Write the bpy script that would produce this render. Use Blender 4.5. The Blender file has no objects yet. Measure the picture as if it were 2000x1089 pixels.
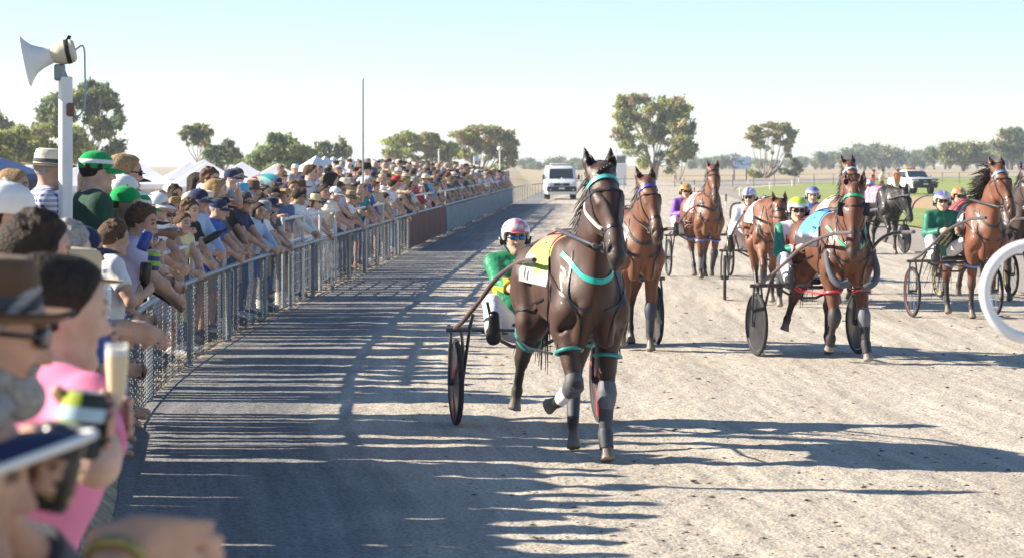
import bpy, bmesh, math, random
import numpy as np
from mathutils import Vector, Matrix
R = math.radians
random.seed(7); rng = np.random.default_rng(7)
S = bpy.context.scene
COL = S.collection
# ---------------------------------------------------------------- camera
F, HZ, CH = 5000.0, 322.0, 2.1          # focal length in photo pixels, horizon row, camera height
cd = bpy.data.cameras.new('camera'); cam = bpy.data.objects.new('camera', cd); COL.objects.link(cam)
cam.location = (0, 0, CH); cam.rotation_euler = (R(90), 0, 0)
cd.sensor_width = 36; cd.lens = 36 * F / 2000; cd.shift_y = -(544.5 - HZ) / 2000
cd.clip_start = .1; cd.clip_end = 9000
cd.dof.use_dof = True; cd.dof.focus_distance = 23.0; cd.dof.aperture_fstop = 6.3
S.camera = cam
# ---------------------------------------------------------------- sky and sun
SUN_EL, SUN_AZ = 26.0, 277.0            # azimuth clockwise from +Y (camera looks along +Y)
W = bpy.data.worlds.new('World'); S.world = W; W.use_nodes = True
wn = W.node_tree; bg = wn.nodes['Background']
sky = wn.nodes.new('ShaderNodeTexSky'); sky.sky_type = 'NISHITA'; sky.sun_disc = False
sky.sun_elevation = R(SUN_EL); sky.sun_rotation = R(SUN_AZ)
sky.air_density = .8; sky.dust_density = 0.0; sky.ozone_density = 2.3
wn.links.new(sky.outputs[0], bg.inputs[0]); bg.inputs[1].default_value = .077
sd = bpy.data.lights.new('sun', 'SUN'); sun = bpy.data.objects.new('sun', sd); COL.objects.link(sun)
sd.energy = 5.0; sd.angle = R(.5); sd.color = (1, .89, .74)
az = R(SUN_AZ); el = R(SUN_EL)
sdir = Vector((math.sin(az) * math.cos(el), math.cos(az) * math.cos(el), math.sin(el)))
sun.rotation_euler = (-sdir).to_track_quat('-Z', 'Y').to_euler()
sun.location = (-60, 0, 60)
vs = S.view_settings; vs.view_transform = 'Standard'; vs.look = 'None'; vs.exposure = 1.26; vs.gamma = 1; vs.use_curve_mapping = False
cy = S.cycles; cy.max_bounces = 6; cy.diffuse_bounces = 3; cy.glossy_bounces = 3; cy.transmission_bounces = 5
cy.transparent_max_bounces = 10; cy.volume_bounces = 0; cy.caustics_reflective = False; cy.caustics_refractive = False
# ---------------------------------------------------------------- helpers
def G(px, py, z=0.0):
    Y = F * (CH - z) / (py - HZ); return Vector(((px - 1000) / F * Y, Y, z))
def at(px, py, Y): return Vector(((px - 1000) / F * Y, Y, CH - (py - HZ) / F * Y))
def lerp(a, b, t): return a + (b - a) * t
def A(*v): return np.array(v, float)
def tag(o, label=None, cat=None, group=None, kind=None):
    if label: o['label'] = label
    if cat: o['category'] = cat
    if group: o['group'] = group
    if kind: o['kind'] = kind
    return o
def empty(name, loc=(0, 0, 0), rz=0.0):
    o = bpy.data.objects.new(name, None); COL.objects.link(o); o.location = loc; o.rotation_euler = (0, 0, rz)
    o.empty_display_size = .1; return o
def link(name, me, mats=None, parent=None, loc=None, rot=None):
    o = bpy.data.objects.new(name, me); COL.objects.link(o)
    if mats is not None and not len(me.materials):
        for m in (mats if isinstance(mats, (list, tuple)) else [mats]): me.materials.append(m)
    if parent: o.parent = parent
    if loc is not None: o.location = loc
    if rot is not None: o.rotation_euler = rot
    return o
MATS = {}
def mat(name, c, rough=.6, spec=.4, metal=0.0, var=.12, scale=8.0, bump=0.0, bscale=40.0, attr=None, coat=0.0, trans=0.0, alpha=1.0, sheen=0.0, stretch=None):
    """Principled material: base colour (or the 'col' attribute) varied by procedural noise, with optional noise bump."""
    if name in MATS: return MATS[name]
    m = bpy.data.materials.new(name); m.use_nodes = True; nt = m.node_tree; N = nt.nodes; L = nt.links
    p = N['Principled BSDF']; tc = N.new('ShaderNodeTexCoord')
    src = tc.outputs['Object']
    if stretch:
        mp = N.new('ShaderNodeMapping'); mp.inputs['Scale'].default_value = stretch; L.new(src, mp.inputs[0]); src = mp.outputs[0]
    nz = N.new('ShaderNodeTexNoise'); nz.inputs['Scale'].default_value = scale; nz.inputs['Detail'].default_value = 4
    L.new(src, nz.inputs['Vector'])
    mr = N.new('ShaderNodeMapRange'); mr.inputs[1].default_value = .25; mr.inputs[2].default_value = .75
    mr.inputs[3].default_value = 1 - var; mr.inputs[4].default_value = 1 + var; L.new(nz.outputs[0], mr.inputs[0])
    mx = N.new('ShaderNodeMix'); mx.data_type = 'RGBA'; mx.blend_type = 'MULTIPLY'; mx.inputs[0].default_value = 1
    if attr:
        at_ = N.new('ShaderNodeAttribute'); at_.attribute_name = attr
        if c is not None:
            m2 = N.new('ShaderNodeMix'); m2.data_type = 'RGBA'; m2.blend_type = 'MULTIPLY'; m2.inputs[0].default_value = 1
            L.new(at_.outputs[0], m2.inputs[6]); m2.inputs[7].default_value = (*c, 1); L.new(m2.outputs[2], mx.inputs[6])
        else: L.new(at_.outputs[0], mx.inputs[6])
    else: mx.inputs[6].default_value = (*c, 1)
    L.new(mr.outputs[0], mx.inputs[7]); L.new(mx.outputs[2], p.inputs['Base Color'])
    p.inputs['Roughness'].default_value = rough; p.inputs['Specular IOR Level'].default_value = spec; p.inputs['Metallic'].default_value = metal
    p.inputs['Coat Weight'].default_value = coat; p.inputs['Coat Roughness'].default_value = .12
    p.inputs['Transmission Weight'].default_value = trans; p.inputs['Alpha'].default_value = alpha
    if sheen: p.inputs['Sheen Weight'].default_value = sheen
    if bump:
        n2 = N.new('ShaderNodeTexNoise'); n2.inputs['Scale'].default_value = bscale; n2.inputs['Detail'].default_value = 3; L.new(src, n2.inputs['Vector'])
        b = N.new('ShaderNodeBump'); b.inputs['Strength'].default_value = bump; b.inputs['Distance'].default_value = .02
        L.new(n2.outputs[0], b.inputs['Height']); L.new(b.outputs[0], p.inputs['Normal'])
    MATS[name] = m; return m
def pattern_mat(name, c1, c2, kind='check', scale=40.0, rough=.8):
    """Woven pattern in object space: gingham check, stripes or spots."""
    if name in MATS: return MATS[name]
    m = bpy.data.materials.new(name); m.use_nodes = True; nt = m.node_tree; N = nt.nodes; L = nt.links; p = N['Principled BSDF']
    tc = N.new('ShaderNodeTexCoord'); mx = N.new('ShaderNodeMix'); mx.data_type = 'RGBA'
    mx.inputs[6].default_value = (*c1, 1); mx.inputs[7].default_value = (*c2, 1)
    if kind == 'spots':
        v = N.new('ShaderNodeTexVoronoi'); v.inputs['Scale'].default_value = scale; L.new(tc.outputs['Object'], v.inputs['Vector'])
        t = N.new('ShaderNodeMath'); t.operation = 'LESS_THAN'; t.inputs[1].default_value = .3; L.new(v.outputs[0], t.inputs[0]); L.new(t.outputs[0], mx.inputs[0])
    else:
        sp = N.new('ShaderNodeSeparateXYZ'); L.new(tc.outputs['Object'], sp.inputs[0]); outs = []
        for ax in ((0, 2) if kind == 'check' else (2,) if kind == 'hoop' else (0,)):
            a = N.new('ShaderNodeMath'); a.operation = 'MULTIPLY'; a.inputs[1].default_value = scale; L.new(sp.outputs[ax], a.inputs[0])
            b = N.new('ShaderNodeMath'); b.operation = 'SINE'; L.new(a.outputs[0], b.inputs[0])
            c = N.new('ShaderNodeMath'); c.operation = 'GREATER_THAN'; c.inputs[1].default_value = 0; L.new(b.outputs[0], c.inputs[0]); outs.append(c)
        if len(outs) == 2:
            d = N.new('ShaderNodeMath'); d.operation = 'ADD'; L.new(outs[0].outputs[0], d.inputs[0]); L.new(outs[1].outputs[0], d.inputs[1])
            e = N.new('ShaderNodeMath'); e.operation = 'MULTIPLY'; e.inputs[1].default_value = .5; L.new(d.outputs[0], e.inputs[0]); L.new(e.outputs[0], mx.inputs[0])
        else: L.new(outs[0].outputs[0], mx.inputs[0])
    L.new(mx.outputs[2], p.inputs['Base Color']); p.inputs['Roughness'].default_value = rough; MATS[name] = m; return m

class MB:
    """collects shapes into one mesh"""
    def __init__(s): s.v = []; s.f = []; s.mi = []; s.c = []; s.cur = 0; s.col = None
    def add(s, vs, fs):
        o = len(s.v); s.v += [tuple(x) for x in vs]; s.f += [tuple(i + o for i in f) for f in fs]; s.mi += [s.cur] * len(fs)
        s.c += [s.col or (1, 1, 1)] * len(vs); return s
    def box(s, c, d, rz=0.0, bev=0.0, M=None):
        x, y, z = d[0] / 2, d[1] / 2, d[2] / 2; b = min(bev, x * .9, y * .9, z * .9)
        if b <= 0:
            vs = [(i * x, j * y, k * z) for k in (-1, 1) for (i, j) in ((-1, -1), (1, -1), (1, 1), (-1, 1))]
            fs = [(3, 2, 1, 0), (4, 5, 6, 7), (0, 1, 5, 4), (1, 2, 6, 5), (2, 3, 7, 6), (3, 0, 4, 7)]
        else:
            prof = [(-z, x - b, y - b), (-z + b, x, y), (z - b, x, y), (z, x - b, y - b)]; vs = []
            for (zz, hx, hy) in prof:
                q = b * (1 if hx == x else 1)
                vs += [(-hx + q, -hy, zz), (hx - q, -hy, zz), (hx, -hy + q, zz), (hx, hy - q, zz), (hx - q, hy, zz), (-hx + q, hy, zz), (-hx, hy - q, zz), (-hx, -hy + q, zz)]
            fs = [tuple(reversed(range(8))), tuple(range(24, 32))]
            for r in range(3):
                for i in range(8): j = (i + 1) % 8; fs.append((r * 8 + i, r * 8 + j, r * 8 + 8 + j, r * 8 + 8 + i))
        ca, sa = math.cos(rz), math.sin(rz); out = []
        for (a, b_, e) in vs:
            if M is not None: q = M @ Vector((a, b_, e)); out.append((q.x + c[0], q.y + c[1], q.z + c[2]))
            else: out.append((a * ca - b_ * sa + c[0], a * sa + b_ * ca + c[1], e + c[2]))
        return s.add(out, fs)
    def tube(s, pts, r, n=8, closed=False, cap=True, flat=None):
        P = [Vector(p) for p in pts]; m = len(P); rs = r if hasattr(r, '__len__') else [r] * m; vs = []; fs = []
        up = None
        for i in range(m):
            a = P[(i - 1) % m] if closed or i > 0 else P[i]; b = P[(i + 1) % m] if closed or i < m - 1 else P[i]
            t = (b - a)
            if t.length < 1e-9: t = Vector((0, 0, 1))
            t.normalize()
            if up is None: up = Vector((0, 0, 1)) if abs(t.z) < .9 else Vector((0, 1, 0))
            u = up - t * up.dot(t)
            if u.length < 1e-6: u = t.orthogonal()
            u.normalize(); w = t.cross(u); up = u
            for k in range(n):
                an = 2 * math.pi * k / n; ru = rs[i] * (flat or 1.0)
                vs.append(P[i] + u * (math.cos(an) * ru) + w * (math.sin(an) * rs[i]))
        for i in range(m if closed else m - 1):
            for k in range(n):
                j = (i + 1) % m; k2 = (k + 1) % n; fs.append((i * n + k, i * n + k2, j * n + k2, j * n + k))
        if cap and not closed: fs += [tuple(reversed(range(n))), tuple(range((m - 1) * n, m * n))]
        return s.add(vs, fs)
    def lathe(s, prof, n=24, M=None, sx=1.0, sy=1.0, close=True):
        vs = []; fs = []; m = len(prof)
        for (r, z) in prof:
            for k in range(n):
                a = 2 * math.pi * k / n; v = Vector((r * math.cos(a) * sx, r * math.sin(a) * sy, z)); vs.append(M @ v if M is not None else v)
        for i in range(m - 1):
            for k in range(n): k2 = (k + 1) % n; fs.append((i * n + k, i * n + k2, (i + 1) * n + k2, (i + 1) * n + k))
        if close:
            fs.append(tuple(reversed(range(n)))); fs.append(tuple(range((m - 1) * n, m * n)))
        return s.add(vs, fs)
    def sheet(s, rows, thick=0.0):
        """grid of points (list of rows); thick gives a back side along the averaged normal"""
        m, n = len(rows), len(rows[0]); P = [[Vector(p) for p in r] for r in rows]
        fs = [(i * n + j, i * n + j + 1, (i + 1) * n + j + 1, (i + 1) * n + j) for i in range(m - 1) for j in range(n - 1)]
        s.add([p for r in P for p in r], fs)
        if thick:
            nr = []
            for i in range(m):
                for j in range(n):
                    a = P[min(i + 1, m - 1)][j] - P[max(i - 1, 0)][j]; b = P[i][min(j + 1, n - 1)] - P[i][max(j - 1, 0)]
                    q = b.cross(a); q = q.normalized() if q.length > 1e-9 else Vector((0, 0, 1)); nr.append(q)
            o = len(s.v); s.add([P[i][j] - nr[i * n + j] * thick for i in range(m) for j in range(n)], [tuple(reversed(f)) for f in fs])
            base = o - m * n; rim = [(i, 0) for i in range(m)] + [(m - 1, j) for j in range(1, n)] + [(i, n - 1) for i in range(m - 2, -1, -1)] + [(0, j) for j in range(n - 2, 0, -1)]
            idx = [i * n + j for i, j in rim]
            for q in range(len(idx)):
                a, b = idx[q], idx[(q + 1) % len(idx)]; s.f.append((base + a, base + b, o + b, o + a)); s.mi.append(s.cur)
        return s
    def mesh(s, name, smooth=True, col=False):
        me = bpy.data.meshes.new(name); me.from_pydata(s.v, [], s.f)
        if any(s.mi): me.polygons.foreach_set('material_index', s.mi)
        if smooth: me.polygons.foreach_set('use_smooth', [True] * len(s.f))
        if col: setcol(me, np.array(s.c))
        me.update(); return me
    def build(s, name, m, parent=None, smooth=True, loc=None, rot=None, col=False, sharp=40):
        me = s.mesh(name, smooth, col)
        if smooth and sharp: me.set_sharp_from_angle(angle=R(sharp))
        return link(name, me, m, parent, loc, rot)
def setcol(me, c):
    a = me.color_attributes.new('col', 'FLOAT_COLOR', 'POINT'); d = np.ones((len(me.vertices), 4), np.float32); d[:, :3] = c
    a.data.foreach_set('color', d.ravel())
def torus_pts(c, u, v, r, n=20): return [Vector(c) + Vector(u) * (r * math.cos(2 * math.pi * i / n)) + Vector(v) * (r * math.sin(2 * math.pi * i / n)) for i in range(n)]
def smooth_path(pts, n=6):
    P = [np.array(p, float) for p in pts]; P = [2 * P[0] - P[1]] + P + [2 * P[-1] - P[-2]]; out = []
    for i in range(1, len(P) - 2):
        for k in range(n):
            t = k / n; a, b, c, d = P[i - 1], P[i], P[i + 1], P[i + 2]
            out.append(.5 * (2 * b + (c - a) * t + (2 * a - 5 * b + 4 * c - d) * t * t + (3 * b - a - 3 * c + d) * t ** 3))
    out.append(P[-2]); return out
# ---- signed-distance modelling: tapered limbs melted into one continuous skin, meshed by surface nets
def P_(a, b, ra, rb=None, k=.03, sx=1.0, c=(1, 1, 1), cap=None, sub=False, ax=(1, 0, 0)):
    return dict(a=np.array(a, float), b=np.array(b, float), ra=ra, rb=ra if rb is None else rb, k=k, s=sx, c=np.array(c, float), cap=cap, sub=sub, ax=np.array(ax, float) / np.linalg.norm(ax))
def prim_d(p, q):
    v = q - p['a']; ba = p['b'] - p['a']
    if p['s'] != 1.0:
        x = p['ax']; f = (1 / p['s'] - 1); v = v + (v @ x)[..., None] * x * f; ba = ba + (ba @ x) * x * f
    l = ba @ ba
    h = np.clip((v @ ba) / l, 0, 1) if l > 1e-12 else np.zeros(v.shape[:-1])
    d = np.sqrt(((v - h[..., None] * ba) ** 2).sum(-1)) - (p['ra'] + (p['rb'] - p['ra']) * h)
    d = d * min(1, p['s'])
    if p['cap']:
        for (pt, n) in (p['cap'] if isinstance(p['cap'][0][0], (tuple, list, np.ndarray)) else [p['cap']]):
            n = np.array(n, float); d = np.maximum(d, (q - np.array(pt, float)) @ (n / np.linalg.norm(n)))
    return d
def smin(a, b, k):
    h = np.maximum(k - np.abs(a - b), 0) / k; return np.minimum(a, b) - h * h * k * .25
def sdf(prims, q):
    d = np.full(q.shape[:-1], 9.0)
    for p in prims:
        e = prim_d(p, q)
        d = -smin(-d, e, max(p['k'], 1e-4)) if p['sub'] else smin(d, e, max(p['k'], 1e-4))
    return d
def sdf_mesh(prims, h, name, colfn=None, blend=.02):
    lo = np.min([np.minimum(p['a'], p['b']) - max(p['ra'], p['rb']) * max(1, p['s']) for p in prims if not p['sub']], 0) - 3 * h
    hi = np.max([np.maximum(p['a'], p['b']) + max(p['ra'], p['rb']) * max(1, p['s']) for p in prims if not p['sub']], 0) + 3 * h
    n = np.ceil((hi - lo) / h).astype(int) + 1; g = np.full(n, 9.0, np.float32)
    for p in prims:
        r = max(p['ra'], p['rb']) * max(1, p['s']) + p['k'] + 2.5 * h
        a = np.clip(((np.minimum(p['a'], p['b']) - r - lo) / h).astype(int), 0, n - 1); b = np.clip(((np.maximum(p['a'], p['b']) + r - lo) / h).astype(int) + 1, a + 1, n)
        ax = [lo[i] + h * np.arange(a[i], b[i]) for i in range(3)]
        q = np.stack(np.meshgrid(*ax, indexing='ij'), -1); e = prim_d(p, q); sl = tuple(slice(a[i], b[i]) for i in range(3))
        g[sl] = -smin(-g[sl], e, max(p['k'], 1e-4)) if p['sub'] else smin(g[sl], e, max(p['k'], 1e-4))
    s = g < 0; cs = [(i, j, k) for i in (0, 1) for j in (0, 1) for k in (0, 1)]
    cnt = sum(s[i:n[0] - 1 + i, j:n[1] - 1 + j, k:n[2] - 1 + k].astype(np.int8) for i, j, k in cs)
    act = (cnt > 0) & (cnt < 8); ii = np.argwhere(act); idx = np.full(act.shape, -1, np.int32); idx[act] = np.arange(len(ii))
    vals = {c: g[ii[:, 0] + c[0], ii[:, 1] + c[1], ii[:, 2] + c[2]] for c in cs}
    Pn = np.zeros((len(ii), 3)); Wt = np.zeros(len(ii))
    for c in cs:
        for d in range(3):
            if c[d] == 0:
                e = list(c); e[d] = 1; va, vb = vals[c], vals[tuple(e)]; m = (va < 0) != (vb < 0)
                t = np.where(m, va / np.where(m, va - vb, 1), 0); pos = np.tile(np.array(c, float), (len(ii), 1)); pos[:, d] += t
                Pn += pos * m[:, None]; Wt += m
    V = (ii + Pn / Wt[:, None]) * h + lo; faces = []
    for d in range(3):
        o = [x for x in range(3) if x != d]; sl0 = [slice(None)] * 3; sl1 = [slice(None)] * 3
        sl0[d] = slice(0, n[d] - 1); sl1[d] = slice(1, n[d])
        for x in o: sl0[x] = slice(1, n[x] - 1); sl1[x] = slice(1, n[x] - 1)
        s0, s1 = s[tuple(sl0)], s[tuple(sl1)]; w = np.argwhere(s0 != s1)
        if not len(w): continue
        inside = s0[tuple(w.T)]; e = w.copy(); e[:, o[0]] += 1; e[:, o[1]] += 1
        def cell(da, db):
            q = e.copy(); q[:, o[0]] -= da; q[:, o[1]] -= db; return idx[tuple(q.T)]
        f = np.stack([cell(1, 1), cell(0, 1), cell(0, 0), cell(1, 0)], 1)
        flip = inside if d != 1 else ~inside
        f[~flip] = f[~flip][:, ::-1]; faces.append(f)
    Fc = np.concatenate(faces); me = bpy.data.meshes.new(name)
    me.vertices.add(len(V)); me.vertices.foreach_set('co', V.astype(np.float32).ravel())
    me.loops.add(Fc.size); me.loops.foreach_set('vertex_index', Fc.ravel().astype(np.int32))
    me.polygons.add(len(Fc)); me.polygons.foreach_set('loop_start', np.arange(0, Fc.size, 4, dtype=np.int32))
    me.polygons.foreach_set('use_smooth', np.ones(len(Fc), bool)); me.update(calc_edges=True)
    if colfn is not False:
        num = np.zeros((len(V), 3)); den = np.zeros(len(V)) + 1e-12
        for p in prims:
            if p['sub']: continue
            w = np.exp(-np.clip(prim_d(p, V), -.05, 1) / blend); num += w[:, None] * p['c']; den += w
        c = num / den[:, None]
        if colfn: c = colfn(V, c)
        setcol(me, c)
    return me
def project(prims, q, it=4):
    q = np.array(q, float)
    for _ in range(it):
        d = sdf(prims, q); e = 1e-3; g = np.stack([sdf(prims, q + np.eye(3)[i] * e) - d for i in range(3)], -1) / e
        g /= np.maximum(np.linalg.norm(g, axis=-1, keepdims=True), 1e-6); q = q - d[:, None] * g
    return q, g
def strap(mb, prims, pts, w=.02, th=.004, off=.004, closed=False, n=6, proj=True):
    """a ribbon laid on the modelled surface along pts"""
    P = smooth_path(list(pts) + ([pts[0]] if closed else []), n); P = np.array(P)
    if proj: P, g = project(prims, P)
    else: _, g = project(prims, P, 1)
    P = P + g * off; rows = []
    for i in range(len(P)):
        t = P[min(i + 1, len(P) - 1)] - P[max(i - 1, 0)]
        if closed and i in (0, len(P) - 1): t = P[1] - P[-2]
        b = np.cross(t, g[i]); b /= max(np.linalg.norm(b), 1e-9); o = g[i] * th
        rows.append([P[i] - b * w / 2 + o * 0, P[i] - b * w / 2 + o, P[i] + b * w / 2 + o, P[i] + b * w / 2])
    vs = [p for r in rows for p in r]; fs = []
    for i in range(len(rows) - 1):
        for k in range(4): k2 = (k + 1) % 4; fs.append((i * 4 + k, i * 4 + k2, i * 4 + 4 + k2, i * 4 + 4 + k))
    mb.add(vs, fs)
def ring_pts(prims, c, u, v, a0=0.0, a1=360.0, n=24, rmax=.6):
    """points where rays from c (in the plane u, v) last leave the body"""
    c, u, v = (np.array(x, float) for x in (c, u, v)); out = []
    ts = np.linspace(0, rmax, 90)
    for i in range(n):
        a = R(a0 + (a1 - a0) * i / (n if abs(a1 - a0) >= 359 else n - 1)); dr = u * math.cos(a) + v * math.sin(a)
        d = sdf(prims, c + ts[:, None] * dr); w = np.where(d < 0)[0]; out.append(c + dr * ts[w[-1] if len(w) else 0])
    return out
def ik(a, t, l1, l2, hint):
    a, t, hint = (np.array(x, float) for x in (a, t, hint)); d = t - a; L = np.linalg.norm(d); mx = (l1 + l2) * .998
    if L > mx: t = a + d * mx / L; d = t - a; L = mx
    u = d / L; x = (l1 * l1 - l2 * l2 + L * L) / (2 * L); h = math.sqrt(max(l1 * l1 - x * x, 0)); w = hint - u * (hint @ u); w /= max(np.linalg.norm(w), 1e-9)
    return a + u * x + w * h, t
def copy_tree(o, parent=None):
    c = o.copy(); COL.objects.link(c)
    if parent: c.parent = parent
    for ch in list(o.children): copy_tree(ch, c)
    return c
def unit(v): v = np.array(v, float); return v / np.linalg.norm(v)
def rot_z(a): c, s = math.cos(a), math.sin(a); return np.array([[c, -s, 0], [s, c, 0], [0, 0, 1.]])
def rot_x(a): c, s = math.cos(a), math.sin(a); return np.array([[1, 0, 0], [0, c, -s], [0, s, c.real]])
def M4(Rm, t):
    m = Matrix(Rm.tolist()).to_4x4(); m.translation = Vector(t); return m
# ---------------------------------------------------------------- ground
_fp = [(-30, 4.0), (-10, 1.4), (0, -.10), (3, -.98), (5, -1.25), (10, -1.85), (14, -2.2), (17, -2.6), (19.65, -2.99), (22.7, -3.24), (26.7, -3.38), (30.6, -3.40), (34.4, -3.34), (43.75, -3.06), (68.6, -2.33), (134.6, -.08), (160, .85)]
_yy = np.arange(-30, 3200, .5); _xx = np.interp(_yy, [a for a, _ in _fp], [b for _, b in _fp]); _far = _yy > 134; _xx[_far] = -.08 + .0345 * (_yy[_far] - 134.6)
_ker = np.ones(9) / 9; _xs = np.convolve(np.pad(_xx, 4, 'edge'), _ker, 'valid')
def fence_x(Y): return float(np.interp(Y, _yy, _xs))
def bank_z(off, Y=30):   # ground height behind the fence (off metres to the left of it); the bank is steeper near the camera
    a = float(np.interp(off, [0, .4, 1.2, 3.2, 9, 16, 30, 60], [0, .03, .16, .42, .42, -.3, -.9, -.9])); a *= float(np.interp(Y, [46, 80], [.25, .85])) if off < 9 else 1; c = float(np.interp(off, [0, .12, .5, 3.2, 9, 16, 30, 60], [0, .1, .34, .44, .42, -.3, -.9, -.9]))
    v = lerp(c, a, float(np.clip((Y - 20) / 4, 0, 1))); return v if off > 9 else lerp(min(v, .15), v, float(np.clip((Y - 14) / 2.5, 0, 1)))
ys = [-30, -10, 0, 3, 6, 9, 12] + list(np.arange(14, 60, 2.)) + list(np.arange(60, 200, 7.)) + [220, 260, 300, 360, 430, 520, 640, 800, 1000, 1300, 1700, 2200, 3100]
offs = [-2500, -900, -400, -200, -100, -60, -40, -25, -12, -6, -3, -1.5, -.4, 0, .12, .4, .5, .8, 1.2, 2.2, 3.2, 6, 9, 12, 16, 22, 30, 60, 120, 300, 900, 2500]
mb = MB(); rows = []
def far_rise(X, Y): return 0.0 if Y < 380 else .38 * min((Y - 380) / 700, 1.6) * (1 + .25 * math.sin(X / 190 + 1))
for Y in ys:
    fx = fence_x(min(Y, 200)); rows.append([(fx - o, Y, (bank_z(o, Y) if o > 0 else 0) + far_rise(fx - o, Y)) for o in reversed(offs)])
mb.sheet([r[::-1] for r in rows])
def ground_mat(name, c1, c2, c3, scale, bump, bscale, stretch=(1, 1, 1), bd=.03, rough=.95, off_dark=None, fine=90.0):
    m = bpy.data.materials.new(name); m.use_nodes = True; nt = m.node_tree; N = nt.nodes; L = nt.links; p = N['Principled BSDF']
    p.inputs['Roughness'].default_value = rough; p.inputs['Specular IOR Level'].default_value = .15
    tc = N.new('ShaderNodeTexCoord'); mp = N.new('ShaderNodeMapping'); mp.inputs['Scale'].default_value = stretch; L.new(tc.outputs['Object'], mp.inputs[0])
    def noise(sc, det=5, src=None, ro=.55):
        n = N.new('ShaderNodeTexNoise'); n.inputs['Scale'].default_value = sc; n.inputs['Detail'].default_value = det; n.inputs['Roughness'].default_value = ro
        L.new(src or tc.outputs['Object'], n.inputs['Vector']); return n
    a = noise(scale, 6, mp.outputs[0]); r = N.new('ShaderNodeValToRGB'); e = r.color_ramp.elements
    e[0].position = .3; e[0].color = (*c1, 1); e[1].position = .7; e[1].color = (*c2, 1); L.new(a.outputs[0], r.inputs[0])
    f = noise(fine, 3, ro=.7); mr = N.new('ShaderNodeMapRange'); mr.inputs[1].default_value = .35; mr.inputs[2].default_value = .65; mr.inputs[3].default_value = .62; mr.inputs[4].default_value = 1.32; L.new(f.outputs[0], mr.inputs[0])
    mx = N.new('ShaderNodeMix'); mx.data_type = 'RGBA'; mx.blend_type = 'MULTIPLY'; mx.inputs[0].default_value = 1; L.new(r.outputs[0], mx.inputs[6]); L.new(mr.outputs[0], mx.inputs[7])
    last = mx.outputs[2]
    # darker churned clods
    k = noise(bscale * .35, 4, mp.outputs[0]); kr = N.new('ShaderNodeMapRange'); kr.inputs[1].default_value = .60; kr.inputs[2].default_value = .70; kr.inputs[3].default_value = 0; kr.inputs[4].default_value = .55; L.new(k.outputs[0], kr.inputs[0])
    m2 = N.new('ShaderNodeMix'); m2.data_type = 'RGBA'; L.new(kr.outputs[0], m2.inputs[0]); L.new(last, m2.inputs[6]); m2.inputs[7].default_value = (*c3, 1); last = m2.outputs[2]
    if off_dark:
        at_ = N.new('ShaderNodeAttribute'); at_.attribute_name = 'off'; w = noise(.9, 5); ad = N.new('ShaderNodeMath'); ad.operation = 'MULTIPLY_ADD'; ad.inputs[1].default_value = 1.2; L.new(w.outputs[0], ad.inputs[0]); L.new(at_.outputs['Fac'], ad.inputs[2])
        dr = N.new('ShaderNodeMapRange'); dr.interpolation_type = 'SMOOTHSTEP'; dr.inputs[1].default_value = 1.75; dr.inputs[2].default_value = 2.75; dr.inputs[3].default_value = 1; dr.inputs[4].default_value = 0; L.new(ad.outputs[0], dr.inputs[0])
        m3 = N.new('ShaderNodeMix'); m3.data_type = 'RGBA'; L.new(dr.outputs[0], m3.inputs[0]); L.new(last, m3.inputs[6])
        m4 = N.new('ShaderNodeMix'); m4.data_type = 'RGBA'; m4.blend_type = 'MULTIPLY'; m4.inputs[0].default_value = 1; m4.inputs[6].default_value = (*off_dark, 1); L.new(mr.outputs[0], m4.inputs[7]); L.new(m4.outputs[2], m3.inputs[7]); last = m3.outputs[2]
    if off_dark:   # wheel ruts and harrow lines running along the track
        cx = N.new('ShaderNodeCombineXYZ'); sy = N.new('ShaderNodeSeparateXYZ'); L.new(tc.outputs['Object'], sy.inputs[0]); my = N.new('ShaderNodeMath'); my.operation = 'MULTIPLY'; my.inputs[1].default_value = .03; L.new(sy.outputs[1], my.inputs[0])
        mo = N.new('ShaderNodeMath'); mo.operation = 'MULTIPLY'; mo.inputs[1].default_value = 1.0; L.new(at_.outputs['Fac'], mo.inputs[0]); L.new(mo.outputs[0], cx.inputs[0]); L.new(my.outputs[0], cx.inputs[1])
        ru = noise(5.5, 5, cx.outputs[0], .7); rr = N.new('ShaderNodeMapRange'); rr.inputs[1].default_value = .3; rr.inputs[2].default_value = .7; rr.inputs[3].default_value = .74; rr.inputs[4].default_value = 1.18; L.new(ru.outputs[0], rr.inputs[0])
        m5 = N.new('ShaderNodeMix'); m5.data_type = 'RGBA'; m5.blend_type = 'MULTIPLY'; m5.inputs[0].default_value = 1; L.new(last, m5.inputs[6]); L.new(rr.outputs[0], m5.inputs[7]); last = m5.outputs[2]
    L.new(last, p.inputs['Base Color'])
    b1 = noise(bscale, 5); b2 = noise(bscale * 5, 3); ad = N.new('ShaderNodeMath'); ad.operation = 'MULTIPLY_ADD'; ad.inputs[1].default_value = .35; L.new(b2.outputs[0], ad.inputs[0]); L.new(b1.outputs[0], ad.inputs[2])
    b = N.new('ShaderNodeBump'); b.inputs['Strength'].default_value = bump; b.inputs['Distance'].default_value = bd; L.new(ad.outputs[0], b.inputs['Height']); L.new(b.outputs[0], p.inputs['Normal'])
    return m
g = mb.build('dry_ground', ground_mat('dry_ground', (.42, .34, .22), (.52, .43, .29), (.30, .25, .15), .02, .5, 2.0, bd=.1, fine=6.0), sharp=60); tag(g, kind='structure')
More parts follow.
